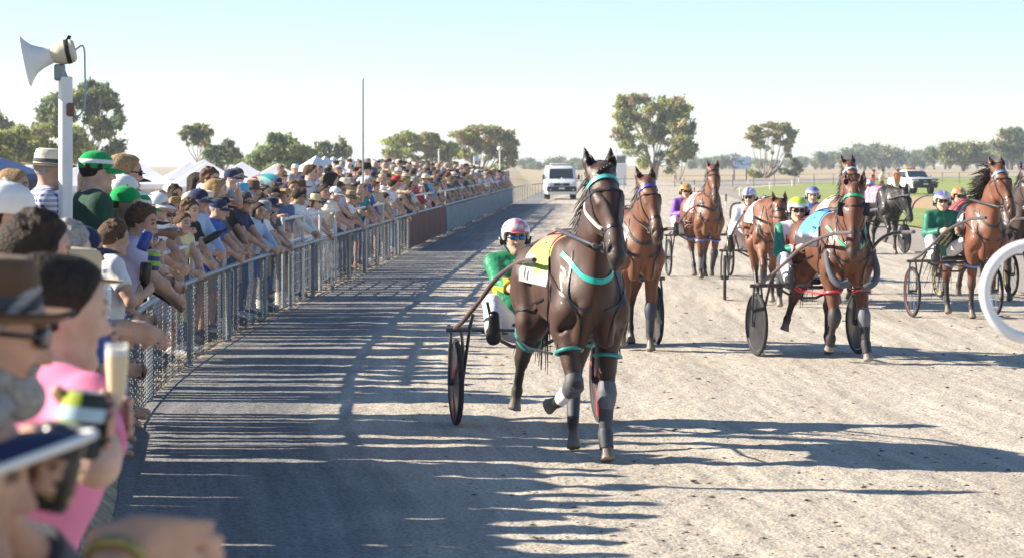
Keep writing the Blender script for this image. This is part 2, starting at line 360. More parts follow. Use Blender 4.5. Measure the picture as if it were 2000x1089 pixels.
# racing track: real height field so clods and wheel ruts catch the low sun
def vnoise(x, y, seed):
    r = np.random.default_rng(seed).random((256, 256)); xi = np.floor(x).astype(int); yi = np.floor(y).astype(int); fx = x - xi; fy = y - yi
    fx = fx * fx * (3 - 2 * fx); fy = fy * fy * (3 - 2 * fy); a = r[xi % 256, yi % 256]; b = r[(xi + 1) % 256, yi % 256]; c = r[xi % 256, (yi + 1) % 256]; d = r[(xi + 1) % 256, (yi + 1) % 256]
    return (a * (1 - fx) + b * fx) * (1 - fy) + (c * (1 - fx) + d * fx) * fy
def track_sheet(name, Y0, Y1, ny, u0, u1, nu, z0, amp, mt):
    t = np.linspace(0, 1, ny); Ys = 1 / ((1 / Y0) * (1 - t) + (1 / Y1) * t) if Y0 > 0 else np.linspace(Y0, Y1, ny)
    us = np.linspace(0, 1, nu); Xg = np.zeros((ny, nu)); Og = np.zeros((ny, nu))
    for i, Y in enumerate(Ys):
        fx = fence_x(Y); w = u1(Y) - u0; o = u0 + us * w; Xg[i] = fx + o; Og[i] = o
    Yg = np.tile(Ys[:, None], (1, nu))
    z = z0 + amp * (.55 * vnoise(Xg * 1.3, Yg * 1.3, 1) + .5 * vnoise(Xg * 4, Yg * 3, 2) + .45 * vnoise(Xg * 9, Yg * 6, 3) ** 2 + .25 * vnoise(Xg * 20, Yg * 14, 4)) * np.clip(Og / 1.8, .25, 1)
    me = bpy.data.meshes.new(name); V = np.stack([Xg, Yg, z], -1).reshape(-1, 3); i, j = np.meshgrid(np.arange(ny - 1), np.arange(nu - 1), indexing='ij')
    q = np.stack([i * nu + j, i * nu + j + 1, (i + 1) * nu + j + 1, (i + 1) * nu + j], -1).reshape(-1, 4)
    me.vertices.add(len(V)); me.vertices.foreach_set('co', V.astype(np.float32).ravel()); me.loops.add(q.size); me.loops.foreach_set('vertex_index', q.ravel().astype(np.int32))
    me.polygons.add(len(q)); me.polygons.foreach_set('loop_start', np.arange(0, q.size, 4, dtype=np.int32)); me.polygons.foreach_set('use_smooth', np.ones(len(q), bool)); me.update(calc_edges=True)
    a = me.attributes.new('off', 'FLOAT', 'POINT'); a.data.foreach_set('value', Og.ravel().astype(np.float32))
    o = link(name, me, mt); return tag(o, kind='structure')
TW = lambda Y: float(np.interp(Y, [0, 20, 40, 60, 90, 140, 200, 330], [9, 11, 11.6, 12.4, 14.5, 19, 26, 40]))
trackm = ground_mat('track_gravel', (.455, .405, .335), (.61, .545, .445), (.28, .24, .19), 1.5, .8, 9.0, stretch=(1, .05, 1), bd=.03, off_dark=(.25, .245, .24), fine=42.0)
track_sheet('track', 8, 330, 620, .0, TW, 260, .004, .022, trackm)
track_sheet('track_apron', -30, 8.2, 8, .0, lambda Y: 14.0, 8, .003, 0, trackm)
# inner lane, infield grass, bare dirt strip (polygons read off the ground plane)
def ground_poly(name, pts, z, m, seed=3, wob=.25):
    rg = random.Random(seed); V = [G(*p) for p in pts]; out = []
    for i in range(len(V)):
        a, b = V[i], V[(i + 1) % len(V)]
        for k in range(6):
            q = a.lerp(b, k / 6); s = (b - a).length * .012 * wob; out.append((q.x + rg.uniform(-s, s), q.y + rg.uniform(-s, s) * 2, z))
    bm = bmesh.new(); f = bm.faces.new([bm.verts.new(p) for p in out]); bmesh.ops.triangulate(bm, faces=[f]); me = bpy.data.meshes.new(name); bm.to_mesh(me); bm.free()
    return tag(link(name, me, m), kind='structure')
lane = ground_mat('lane', (.33, .30, .26), (.40, .36, .31), (.24, .21, .18), .6, .5, 5.0, stretch=(1, .1, 1), fine=30.0)
ground_poly('inner_lane', [(1310, 356), (1345, 362), (1400, 378), (1480, 404), (1640, 448), (1760, 487), (1900, 540), (2200, 660), (2800, 700), (2500, 520), (2060, 478), (1840, 456), (1700, 436), (1600, 417), (1500, 391), (1432, 373), (1440, 366), (1520, 360), (1700, 352), (2000, 346), (2000, 343), (1700, 347), (1500, 350), (1400, 352)], .050, lane)
grassm = ground_mat('infield_grass', (.24, .33, .085), (.40, .42, .16), (.44, .37, .20), .25, 1.0, 6.0, stretch=(.5, 1, 1), bd=.08, fine=16.0)
ground_poly('infield_grass', [(1428, 374), (1470, 368), (1560, 361), (1700, 353), (1850, 348), (2000, 345), (2400, 342), (2800, 420), (2500, 512), (2060, 476), (1840, 454), (1700, 434), (1600, 415), (1500, 389), (1440, 377)], .056, grassm, 5, .6)
dirtm = ground_mat('bare_dirt', (.50, .33, .20), (.56, .42, .25), (.30, .30, .12), .5, .6, 5.0, stretch=(.4, 1, 1), bd=.05, fine=14.0)
ground_poly('bare_dirt_strip', [(1640, 388), (1720, 381), (1850, 391), (1960, 402), (2300, 420), (2300, 440), (2000, 427), (1850, 414), (1740, 404), (1670, 397)], .062, dirtm, 8, 1.5)
# ---------------------------------------------------------------- track-side fence: galvanised pipe and chain wire
galv = mat('galvanised_pipe', (.25, .285, .305), rough=.45, spec=.5, metal=.35, var=.18, scale=14)
wirem = mat('chain_wire', (.18, .205, .23), rough=.5, metal=.3)
fence = empty('fence', (fence_x(22.7), 22.7, 0))
tag(fence, 'long galvanised pipe and chain wire fence holding the crowd back from the track', 'fence')
def fpart(mbx, name, m, **k):
    o = mbx.build(name, m, fence, **k); o.location = -fence.location; return o
RH = .88
post_Y = [19.2, 22.7, 26.7, 30.6, 34.4]
while post_Y[-1] < 138: post_Y.append(post_Y[-1] + 3.1)
for i, Y in enumerate(post_Y):
    x = fence_x(Y); b = MB(); b.tube([(x, Y, -.05), (x, Y, RH - .02)], .032, 10); b.box((x, Y, RH - .035), (.085, .1, .05), bev=.012)
    b.tube([(x - .02, Y, .012), (x - .02, Y, .02)], .06, 10); fpart(b, 'post', galv)
b = MB(); b.tube([(fence_x(Y), Y, RH) for Y in np.arange(19.2, 140, 1.0)], .028, 10); fpart(b, 'top_rail', galv)
b = MB(); b.tube([(fence_x(Y), Y, .06) for Y in np.arange(19.2, 140, 1.0)], .006, 5); fpart(b, 'bottom_wire', wirem)
def zig(b, Y0, Y1, step, nz, r):
    Ys = np.arange(Y0, Y1, step); vs = []; fs = []
    for q, Y in enumerate(Ys):
        for i in range(nz + 1):
            yy = Y + (step / 2 if (i + q) % 2 else -step / 2) * 1.04; z = .05 + (RH - .07) * i / nz; x = fence_x(yy) + .03 + (.004 if i % 2 else -.004); o = len(vs)
            for k in range(3):
                a = k * 2.094; vs.append((x + math.cos(a) * r, yy + math.sin(a) * r, z))
            if i: 
                for k in range(3): k2 = (k + 1) % 3; fs.append((o - 3 + k, o - 3 + k2, o + k2, o + k))
    b.add(vs, fs)
for (a, c, st, nz, r) in ((19.2, 22.7, .07, 24, .003), (22.7, 48, .07, 24, .0032), (48, 80, .1, 16, .004), (80, 138, .16, 10, .0045)):
    b = MB(); zig(b, a, c, st, nz, r); fpart(b, 'chain_wire_mesh', wirem, sharp=0)
# shade cloth tied behind two runs of the wire
rust = mat('brown_shade_cloth', (.15, .06, .052), rough=.9, var=.3, scale=3, bump=.3); greyc = mat('grey_shade_cloth', (.20, .24, .27), rough=.9, var=.3, scale=3, bump=.3)
def cloth(a, c, m, name, label=None):
    rows = []
    for z in np.linspace(.08, RH - .06, 5): rows.append([(fence_x(Y) + .05 - .012 * math.sin(Y * 5 + z * 4), Y, z) for Y in np.arange(a, c, .33)])
    b = MB(); b.sheet(rows, .006); o = fpart(b, name, m)
    if label: o['label'] = label
cloth(62, 77.5, rust, 'shade_cloth', 'rusty brown shade cloth tied to the wire'); cloth(77.5, 137, greyc, 'shade_cloth', 'blue grey shade cloth tied to the wire')
# second, higher hand rail standing in the crowd
rail2 = mat('handrail_paint', (.55, .58, .60), rough=.4, spec=.5, var=.12)
def handrail(p, lab, posts=3, z=1.22):
    r = empty('handrail', (p[0][0], p[0][1], 0)); tag(r, lab, 'handrail')
    pts = [Vector((a, c, z)) for a, c in p]; b = MB(); b.tube(pts, .026, 10); o = b.build('rail', rail2, r); o.location = -r.location
    for i in range(posts):
        t = i / (posts - 1); q = pts[0].lerp(pts[-1], t); b = MB(); b.tube([(q.x, q.y, -.02), (q.x, q.y, z)], .026, 10); b.tube([(q.x, q.y, z - .03), (q.x, q.y, z + .03)], .036, 10); o = b.build('post', rail2, r); o.location = -r.location
def fo(Y, o): return (fence_x(Y) - o, Y)
handrail([fo(24.5, .16), fo(29, .14), fo(31.2, .12)], 'grey pipe handrail in the crowd that the girl in yellow leans on')
handrail([fo(37.8, .14), fo(43.5, .12), fo(45.3, .11)], 'light grey pipe handrail above the white lattice panel', 4, 1.3)
handrail([fo(48, .12), fo(54, .12), fo(60, .12)], 'grey pipe handrail in front of the man in the striped bag', 4, 1.25)
handrail([fo(66, .12), fo(90, .12), fo(125, .12)], 'long grey pipe handrail above the shade cloth run', 14, 1.3)
# white lattice panels and round-topped white posts behind the wire
wp = mat('white_paint', (.80, .80, .78), rough=.45, spec=.4, var=.06)
def lattice(Y0, Y1, off, lab):
    r = empty('lattice_panel', (fence_x(Y0) - off, Y0, 0)); tag(r, lab, 'lattice panel', 'white lattice panels behind the wire')
    a = Vector((fence_x(Y0) - off, Y0, 0)); c = Vector((fence_x(Y1) - off, Y1, 0)); b = MB()
    for i in range(9): q = a.lerp(c, i / 8); b.box((q.x, q.y, .5), (.02, .035, .8))
    for j in range(6): z = .12 + j * .15; b.tube([a + Vector((0, 0, z)), c + Vector((0, 0, z))], .014, 6)
    o = b.build('grid', wp, r, smooth=False); o.location = -r.location
    b = MB(); b.tube([a + Vector((0, 0, .93)), c + Vector((0, 0, .93))], .032, 8)
    for q in (a, c): b.tube([q + Vector((0, 0, 0)), q + Vector((0, 0, .98))], .035, 10); b.lathe([(.0, 0), (.045, .0), (.05, .03), (.03, .07), (0, .08)], 12, Matrix.Translation(q + Vector((0, 0, .98))))
    o = b.build('frame', wp, r); o.location = -r.location
lattice(39.3, 42.2, .2, 'white painted lattice panel nearer the camera behind the chain wire'); lattice(43.2, 46.2, .2, 'white painted lattice panel farther along behind the chain wire')
for Y, lab in ((36.2, 'thick grey padded post behind the wire left of the white lattice'), (38.4, 'thick grey padded post behind the wire beside the white lattice')):
    x = fence_x(Y) - .25; r = empty('padded_post', (x, Y, 0)); tag(r, lab, 'post', 'padded posts')
    b = MB(); b.tube([(0, 0, 0), (0, 0, .2)], .085, 14); b.build('foot', wp, r); b = MB(); b.tube([(0, 0, .2), (0, 0, .9)], .075, 14); b.tube([(0, 0, .9), (0, 0, .94)], [.075, .03], 14); b.build('sleeve', galv, r)
# tall thin grey pole in the crowd
p = G(709, 540); p = Vector((at(709, 300, 53).x, 53, bank_z(.3, 53)))
b = MB(); b.tube([(0, 0, 0), (0, 0, 3.85)], [.024, .017], 10); b.tube([(0, 0, 3.85), (0, 0, 3.89)], [.022, .004], 10); o = b.build('thin_pole', galv, loc=(p.x, p.y, p.z)); tag(o, 'tall thin grey metal pole rising out of the crowd', 'pole')
# ---------------------------------------------------------------- horses, sulkies, drivers
coatm = mat('horse_coat', None, rough=.40, spec=.34, var=.22, scale=7, attr='col', bump=.22, bscale=150, coat=.05, sheen=.07)
_n = coatm.node_tree; _z = _n.nodes.new('ShaderNodeTexNoise'); _z.inputs['Scale'].default_value = 4.5; _z.inputs['Detail'].default_value = 6; _t = _n.nodes.new('ShaderNodeTexCoord'); _n.links.new(_t.outputs['Object'], _z.inputs['Vector'])
_m = _n.nodes.new('ShaderNodeMapRange'); _m.inputs[1].default_value = .35; _m.inputs[2].default_value = .65; _m.inputs[3].default_value = .34; _m.inputs[4].default_value = .66; _n.links.new(_z.outputs[0], _m.inputs[0]); _n.links.new(_m.outputs[0], _n.nodes['Principled BSDF'].inputs['Roughness'])
blackl = mat('black_leather', (.018, .018, .02), rough=.35, spec=.5, var=.3); hairb = mat('black_hair', (.016, .012, .01), rough=.5, var=.3, scale=30)
chrome = mat('steel_fittings', (.6, .6, .6), rough=.2, metal=.9); eyem = mat('wet_eye', (.012, .008, .006), rough=.06, spec=.8)
tyre = mat('tyre_rubber', (.03, .03, .032), rough=.8, var=.25, scale=20); tubem = mat('sulky_tube', (.10, .10, .11), rough=.32, spec=.5, metal=.4, var=.2)
def horse_prims(c, blk, legs, poll, hd, hyaw=0.0, nk=0.0, pale=None, hs=1.22):
    """local frame: x lateral, y forward, z up. legs: dict of joint lists (shoulder side fixed)."""
    c = A(*c); blk = A(*blk); p = []; add = lambda *a, **k: p.append(P_(*a, **k))
    lt = c * 1.12
    add((0, .42, 1.19), (0, -.36, 1.23), .33, .295, .09, .79, c); add((0, .40, 1.22), (0, .60, 1.16), .31, .225, .08, .80, c)
    add((0, .48, 1.44), (0, .12, 1.43), .12, .11, .12, .6, c); add((0, -.1, 1.42), (0, -.5, 1.45), .11, .13, .12, .8, c)
    add((0, -.34, 1.23), (0, -.60, 1.25), .315, .285, .08, .9, c); add((0, .15, .97), (0, -.20, 1.04), .16, .13, .1, 1.1, c * .9)
    for s in (-1, 1):
        add((s * .12, .38, 1.42), (s * .165, .64, 1.08), .155, .115, .055, 1, c); add((s * .17, .63, 1.07), (s * .17, .46, .90), .112, .105, .045, 1, c); add((s * .2, .40, 1.12), (s * .19, .30, .98), .09, .08, .04, 1, c * .95)
        add((s * .082, .72, 1.06), (s * .105, .66, .86), .092, .066, .022, 1, lt)
        add((s * .14, -.56, 1.27), (s * .16, -.72, 1.12), .235, .2, .07, 1, c)
    add((0, -.74, 1.38), (0, -.84, 1.22), .07, .05, .06, 1, c)
    for nm, J in legs.items():
        s = 1 if nm[1] == 'r' else -1; J = [A(*q) for q in J]
        if nm[0] == 'f':
            sh, el, kn, ft, hf = J
            add(sh, el, .135, .115, .06, 1, c); add(el, kn, .098, .056, .05, 1, lerp(c, blk, .1)); add(el + A(0, .03, .02), lerp(el, kn, .6) + A(0, .015, 0), .085, .05, .05, 1, c)
            add(kn, kn + (ft - kn) * .04, .062, .058, .03, 1, lerp(c, blk, .8))
        else:
            hp, st, hk, ft, hf = J; kn = hk
            add(hp, st, .21, .135, .07, 1, c); add(hp + A(0, -.12, -.02), lerp(st, hk, .45) + A(0, -.03, 0), .17, .075, .06, 1, c); add(st, hk, .128, .058, .06, 1, lerp(c, blk, .12))
            add(hk, lerp(hk, ft, .12), .064, .05, .03, 1, lerp(c, blk, .75)); add(hk + unit(hk - st) * .0 + A(0, -.035, .035), hk + A(0, -.02, -.03), .034, .034, .03, 1, lerp(c, blk, .7))
            add(lerp(st, hk, .55) + A(0, -.06, 0), hk + A(0, -.045, .03), .035, .022, .03, 1, lerp(c, blk, .5))
        k0 = kn; add(k0, ft, .044, .036, .025, 1, blk); add(lerp(k0, ft, .1) + A(0, -.018, 0), ft + A(0, -.015, 0), .02, .022, .02, 1, blk)
        add(ft, ft + (hf - ft) * .1, .048, .044, .02, 1, blk); d = unit(hf - ft); add(ft, lerp(ft, hf, .75), .038, .042, .02, 1, blk)
        hb = lerp(ft, hf, .62); n = d; hoofc = A(*(pale if pale is not None else (.20, .15, .11)))
        add(hb, hf + d * .03, .045, .068, .012, 1, hoofc, cap=(hf + d * .012, n))
    gr = lambda a, b_, r=.018, k=.05: p.append(P_(a, b_, r, r * .6, k, 1, c, sub=True))
    gr((0, .86, 1.16), (0, .80, .86), .02, .06)
    for s in (-1, 1):
        gr((s * .26, .27, 1.40), (s * .285, .40, 1.02), .02, .07); gr((s * .20, .80, 1.0), (s * .245, .60, .92), .015, .05); gr((s * .30, -.36, 1.36), (s * .27, -.34, .92), .022, .09)
        gr((s * .325, -.58, 1.22), (s * .27, -.70, .84), .018, .06); gr((s * .27, .60, 1.34), (s * .23, .78, 1.12), .014, .05)
        for q in range(4): gr((s * .30, .10 - q * .09, 1.28), (s * .285, .03 - q * .09, 1.02), .008, .05)
    # neck and head
    poll = A(*poll); base = A(0, .50, 1.28); md = lerp(base, poll, .5) + A(nk, -.03, .02)
    ax = unit(A(1, 0, 0) + A(0, 0, 0))
    add(base, md, .25, .155, .09, .60, c); add(md, poll + A(0, -.03, -.06), .155, .112, .07, .62, c); add((0, .66, 1.20), lerp(base, poll, .55) + A(0, .07, -.08), .135, .10, .09, .75, c)
    h = unit(hd); Rz = rot_z(hyaw); f0 = np.array([0, 1., 0]); h = Rz @ h; lx = Rz @ np.array([1., 0, 0]); up = np.cross(lx, h); 
    if up[2] < 0 and abs(h[2]) < .9: up = -up
    if up[1] < 0 and abs(h[2]) >= .9: up = -up      # 'up' = outward normal of the forehead
    H = lambda a, l, o: poll + h * (a * hs) + lx * (l * hs) + up * (o * hs)
    i0 = len(p)
    add(H(-.01, 0, -.02), H(.20, 0, -.005), .105, .108, .05, .86, c, ax=lx)
    for s in (-1, 1):
        add(H(.13, s * .05, -.075), H(.24, s * .042, -.075), .088, .07, .05, .75, c, ax=lx)
        add(H(.155, s * .072, .045), H(.20, s * .066, .05), .036, .03, .03, 1, c * .9)
    add(H(.18, 0, .025), H(.44, 0, .028), .082, .055, .05, .85, c, ax=lx); add(H(.22, 0, -.05), H(.46, 0, -.035), .07, .05, .05, .7, c * .85, ax=lx)
    mz = lerp(c, A(.03, .024, .022), .82)
    add(H(.42, 0, .012), H(.53, 0, .0), .062, .058, .04, 1.0, mz); add(H(.50, 0, -.045), H(.545, 0, -.05), .04, .036, .025, 1.0, mz)
    for s in (-1, 1):
        add(H(.475, s * .04, .03), H(.505, s * .044, .02), .025, .024, .02, 1, mz)
        p.append(P_(H(.498, s * .046, .052), H(.512, s * .056, .03), .014, .011, .008, 1, (.01, .01, .01), sub=True))
        e0 = H(-.035, s * .065, .0); e1 = H(-.21, s * .088, .018); e1 = e1 + (poll + A(0, 0, .2) - e1) * .25 if False else e1
        add(e0, lerp(e0, e1, .45), .036, .040, .03, .9, lerp(c, blk, .4)); add(lerp(e0, e1, .45), e1, .040, .006, .02, .9, lerp(c, blk, .7))
        p.append(P_(lerp(e0, e1, .30) + up * .03, lerp(e0, e1, .85) + up * .018, .021, .006, .008, 1, (.02, .02, .02), sub=True))
    for q in p[i0:]: q['ra'] *= hs; q['rb'] *= hs
    return p, dict(H=H, poll=poll, h=h, lx=lx, up=up, base=base, md=md)
def hair_strands(mb, roots, dirs, L, n, w, rg, curl=.3, drop=.6):
    for i in range(n):
        t = rg.random() * (len(roots) - 1); k = int(t); q = A(*roots[k]) * (1 - (t - k)) + A(*roots[min(k + 1, len(roots) - 1)]) * (t - k); d = unit(A(*dirs) + A(rg.uniform(-curl, curl), rg.uniform(-curl, curl), rg.uniform(-curl, curl)))
        l = L * rg.uniform(.6, 1.1); a = q + A(rg.uniform(-.012, .012), rg.uniform(-.012, .012), 0); pts = [a + d * l * s + A(0, 0, -drop * l * s * s) for s in (0, .33, .66, 1)]
        mb.tube(pts, [w, w * .9, w * .7, w * .2], 4)
def make_horse(label, loc, heading, prims, hp, leg, voxel=.014, tack=None, mane=None, tail=True, seed=1, scale=1.0):
    T = tack or {}; rg = random.Random(seed)
    me = sdf_mesh(prims, voxel, 'horse', blend=.025)
    ob = link('horse', me, coatm, loc=loc, rot=(0, 0, math.pi + heading)); ob.scale = (.88 * scale, scale, scale); tag(ob, label, 'horse', 'harness horses on the track')
    H, up, lx, h = hp['H'], hp['up'], hp['lx'], hp['h']; solid = [q for q in prims if not q['sub']]
    head = solid
    for s in (-1, 1):
        b = MB(); b.lathe([(0, -.021), (.014, -.016), (.021, 0), (.014, .016), (0, .021)], 12, M4(np.eye(3), H(.175, s * .082, .052)), close=False); b.build('eye', eyem, ob)
    # bridle
    b = MB(); 
    nb = ring_pts(head, H(.37, 0, -.005), lx, up, 0, 360, 20, .3); strap(b, head, nb, .02, .005, closed=True, proj=False)
    th = ring_pts(head, H(.10, 0, -.04), lx, up + h * .35, 0, 360, 20, .3); strap(b, head, th, .014, .005, closed=True, proj=False)
    for s in (-1, 1):
        ck = [H(-.02, s * .09, -.02), H(.10, s * .11, -.0), H(.25, s * .09, -.01), H(.37, s * .07, -.01), H(.44, s * .06, -.02)]; strap(b, head, ck, .018, .005)
        strap(b, head, [H(.08, s * .10, .02), H(.20, s * .05, .09), H(.30, s * .02, .09), H(.37, 0, .09)] if T.get('ystrap') else [H(.10, s * .1, .0), H(.12, s * .1, -.05)], .012, .004)
    strap(b, head, [H(-.03, -.06, -.02), H(-.05, 0, -.0), H(-.03, .06, -.02)], .022, .006)
    b.build('bridle', blackl, ob)
    b = MB(); bb = ring_pts(head, H(.045, 0, -.03), lx, up, 5, 175, 14, .3); strap(b, head, bb, .030, .006, off=.008, proj=False); b.build('browband', mat('browband_' + T.get('brow', 'black'), T.get('browc', (.02, .02, .02)), rough=.35, var=.25, scale=40), ob)
    for s in (-1, 1):
        b = MB(); b.tube(torus_pts(H(.445, s * .072, -.025), h, up, .033, 14), .006, 6, closed=True); b.build('bit_ring', chrome, ob)
    if T.get('blinkers'):
        for s in (-1, 1):
            b = MB(); b.tube([H(.10, s * .115, .05), H(.22, s * .125, .055)], [.045, .04], 10, flat=.25); b.build('blinker', blackl, ob)
    # breast collar, straps, saddle pad
    base, md = hp['base'], hp['md']; nd = unit(md - base)
    u = np.array([1., 0, 0]); v = np.cross(nd, u)
    b = MB(); cp = ring_pts(solid, lerp(base, md, .34) + A(0, .03, .0), u, v if v[1] > 0 else -v, -25, 205, 20, .5); strap(b, solid, cp, T.get('colw', .032), .008, off=.005, proj=False); b.build('breast_collar', mat('collar_' + T.get('col', 'black'), T.get('colc', (.02, .02, .02)), rough=.4, var=.2), ob)
    b = MB()
    strap(b, solid, ring_pts(solid, (0, .30, 1.15), (1, 0, 0), (0, .12, 1), 0, 360, 28, .6), .05, .007, closed=True, off=.012, proj=False)
    for s in (-1, 1):
        strap(b, solid, [(s * .2, .30, 1.34), (s * .25, .52, 1.26), (s * .2, .70, 1.12), (s * .06, .84, 1.06)], .018, .006)
        strap(b, solid, [(s * .10, .58, 1.46), (s * .22, .70, 1.20), (s * .16, .82, 1.0), (s * .1, .72, .82)], .013, .005)
        strap(b, solid, [(s * .12, -.1, 1.52), (s * .22, -.5, 1.45), (s * .2, -.82, 1.2)], .016, .005)
        strap(b, solid, [(s * .28, -.05, 1.1), (s * .3, -.4, 1.02), (s * .26, -.62, .95)], .016, .005)
    strap(b, solid, [(0, .2, 1.56), (0, -.3, 1.53), (0, -.7, 1.48), (0, -.84, 1.35)], .025, .006)
    b.build('harness', blackl, ob)
    b = MB(); b.box((0, .30, 1.565), (.16, .10, .045), bev=.015); sdl = b.build('saddle', blackl, ob)
    for s in (-1, 1):
        b = MB(); b.tube(torus_pts((s * .06, .30, 1.605), (1, 0, 0), (0, 0, 1), .022, 10), .005, 5, closed=True); b.build('rein_ring', chrome, sdl)
        b = MB(); b.box((s * .245, .30, 1.36), (.05, .1, .14), bev=.015); b.build('saddle_flap', blackl, sdl)
    if T.get('neck_strap'):
        b = MB(); strap(b, solid, ring_pts(solid, lerp(md, hp['poll'], .55), u, v if v[1] > 0 else -v, -60, 240, 18, .4), .026, .012, off=.004, proj=False); b.build('neck_strap', mat('white_sheepskin', (.72, .68, .60), rough=.9, bump=.4), ob)
    if T.get('cloth'):
        rows = []
        for y in np.linspace(.20, -.42, 13):
            rp = ring_pts(solid, (0, y, 1.15), (1, 0, 0), (0, 0, 1), 12, 168, 26, .6); rr = np.array(rp); dr = unit(rr.mean(0) - A(0, y, 1.15)); rows.append([q + unit(q - A(0, y, 1.15)) * (.018 + .006 * math.sin(y * 14 + i)) for i, q in enumerate(rp)])
        cm = []; b = MB(); colsf = T['cloth']
        b.sheet(rows, .005); o = b.build('saddle_cloth', mat('cloth_' + str(seed), None, rough=.75, var=.08, attr='col', bump=.15, bscale=25), ob)
        setcol(o.data, [colsf(*vv.co) for vv in o.data.vertices])
        if T.get('number'):
            cu = bpy.data.curves.new('t', 'FONT'); cu.body = T['number']; cu.size = T.get('numsize', .26); cu.align_x = 'CENTER'; cu.align_y = 'CENTER'; tm = bpy.data.objects.new('t', cu); COL.objects.link(tm); bpy.context.view_layer.update()
            nm = bpy.data.meshes.new_from_object(tm); bpy.data.objects.remove(tm)
            for s in (-1, 1):
                m2 = nm.copy(); bmx = bmesh.new(); bmx.from_mesh(m2); bmesh.ops.triangulate(bmx, faces=bmx.faces); bmesh.ops.subdivide_edges(bmx, edges=bmx.edges, cuts=2, use_grid_fill=True); 
                for vv in bmx.verts:
                    y = T.get('numy', -.12) - s * (-vv.co.x) * 1.0; zz = vv.co.y; na = T.get('numa', 38); rp = ring_pts(solid, (0, y, 1.15), (s, 0, 0), (0, 0, 1), na + math.degrees(zz / .36), na + math.degrees(zz / .36), 2, .6)[0]
                    q = rp + unit(rp - A(0, y, 1.15)) * .042; vv.co = q
                bmx.to_mesh(m2); bmx.free(); link('cloth_number', m2, mat('number_ink', T.get('numc', (.03, .03, .03)), rough=.7), ob)
    # boots, hopples
    for (nm, kind, colr) in T.get('boots', []):
        J = [A(*q) for q in leg[nm]]; kn, ft, hf = J[2], J[3], J[4]; bm_ = mat('boot_' + str(colr), colr, rough=.6, var=.2, scale=20); b = MB(); d = unit(ft - kn)
        if kind == 'knee': b.tube([kn + (J[1] - kn) * .16, kn + (J[1] - kn) * .06, kn, kn + d * .06, kn + d * .12], [.068, .078, .082, .075, .058], 16); nmn = 'knee_boot'
        elif kind == 'shin': b.tube([lerp(kn, ft, .22), lerp(kn, ft, .4), lerp(kn, ft, .8), lerp(kn, ft, .95)], [.056, .06, .054, .05], 14); nmn = 'shin_boot'
        else: b.tube([lerp(kn, ft, .86), ft, lerp(ft, hf, .3), lerp(ft, hf, .6)], [.05, .062, .058, .056], 14); nmn = 'pastern_boot'
        b.build(nmn, bm_, ob)
    if T.get('hopple'):
        hm = mat('hopple_' + T['hopn'], T['hopple'], rough=.3, spec=.6, var=.15)
        def ringl(nm, t):
            J = [A(*q) for q in leg[nm]]; a, c_ = (J[1], J[2]); ctr = lerp(a, c_, t); d = unit(c_ - a); uu = unit(np.cross(d, (0, 1, 0.2))); vv = np.cross(d, uu); vv = vv * (1 if vv[1] > 0 else -1)
            return ctr + d * .02, [ctr + (uu * math.cos(q) * .105 + vv * (math.sin(q) * .125 - .0)) + A(0, 0, -.02 * math.sin(q)) for q in np.linspace(0, 2 * math.pi, 18)[:-1]]
        rings = {}
        for nm in T.get('hopon', ('fr', 'fl', 'hr', 'hl')):
            ctr, pts = ringl(nm, .42 if nm[0] == 'f' else .38); rings[nm] = (ctr, pts); b = MB(); b.tube(pts, .014, 8, closed=True); b.build('hopple_loop', hm, ob)
        b = MB()
        for s in ('r', 'l'):
            if 'f' + s in rings and 'h' + s in rings:
                a = rings['f' + s][0]; c_ = rings['h' + s][0]; sx = .13 * (1 if s == 'r' else -1); b.tube([a + A(sx, -.05, 0), lerp(a, c_, .5) + A(sx * 1.2, 0, -.02), c_ + A(sx, .08, 0)], .010, 6)
                b.tube([a + A(sx * .8, 0, .02), A(np.sign(sx) * .25, .42, 1.2)], .006, 5)
                b.tube([c_ + A(sx * .7, .03, .02), A(np.sign(sx) * .26, -.6, 1.42)], .006, 5)
        b.build('hopple_strap', hm if T.get('hopstrapcol') else blackl, ob)
    if T.get('pads'):
        pm = mat('grey_foam', (.09, .10, .12), rough=.75, var=.15, bump=.2)
        for s in (-1, 1):
            b = MB(); pts = smooth_path([(s * .27, .62, 1.16), (s * .28, .72, 1.02), (s * .25, .80, .90), (s * .17, .84, .84), (s * .08, .84, .86)] if s > 0 else [(s * .28, .64, 1.16), (s * .30, .74, 1.0), (s * .26, .82, .88), (s * .16, .86, .82), (s * .08, .84, .80)], 5); b.tube(pts, .040, 12); b.build('foam_pad', pm, ob)
            b = MB(); b.tube([(s * .2, .55, 1.42), (s * .3, .62, 1.2)], .006, 5); b.build('pad_strap', blackl, ob)
    # mane, forelock and tail
    b = MB(); crest = [hp['poll'] + A(0, -.05, .07), lerp(md, hp['poll'], .5) + A(0, -.13, .08), md + A(0, -.16, .08), lerp(base, md, .5) + A(0, -.17, .10), base + A(0, -.14, .26)]
    mn = mane or dict(L=.17, n=210, d=(.5, -.3, -.2)); hair_strands(b, crest, mn['d'], mn['L'], mn['n'], .0065, rg, mn.get('curl', .35), mn.get('drop', .7)); b.build('mane', hairb, ob)
    b = MB(); hair_strands(b, [H(-.07, -.03, .02), H(-.07, .03, .02)], tuple(h * .8 + up * .6), .14, 22, .009, rg, .4, .3)
    if T.get('braids'):
        for i in range(5): q = H(-.04 + .012 * i, (i - 2) * .022, .085); b.lathe([(0, -.02), (.015, -.012), (.02, 0), (.015, .012), (0, .02)], 8, M4(np.eye(3), q), close=False)
    b.build('forelock', hairb, ob)
    if tail:
        b = MB(); hair_strands(b, [(0, -.86, 1.36), (0, -.90, 1.24)], (T.get('tailx', 0), -.75, -.6), T.get('tail', .62), 90, .012, rg, .22, .45); b.build('tail', hairb, ob)
    return ob
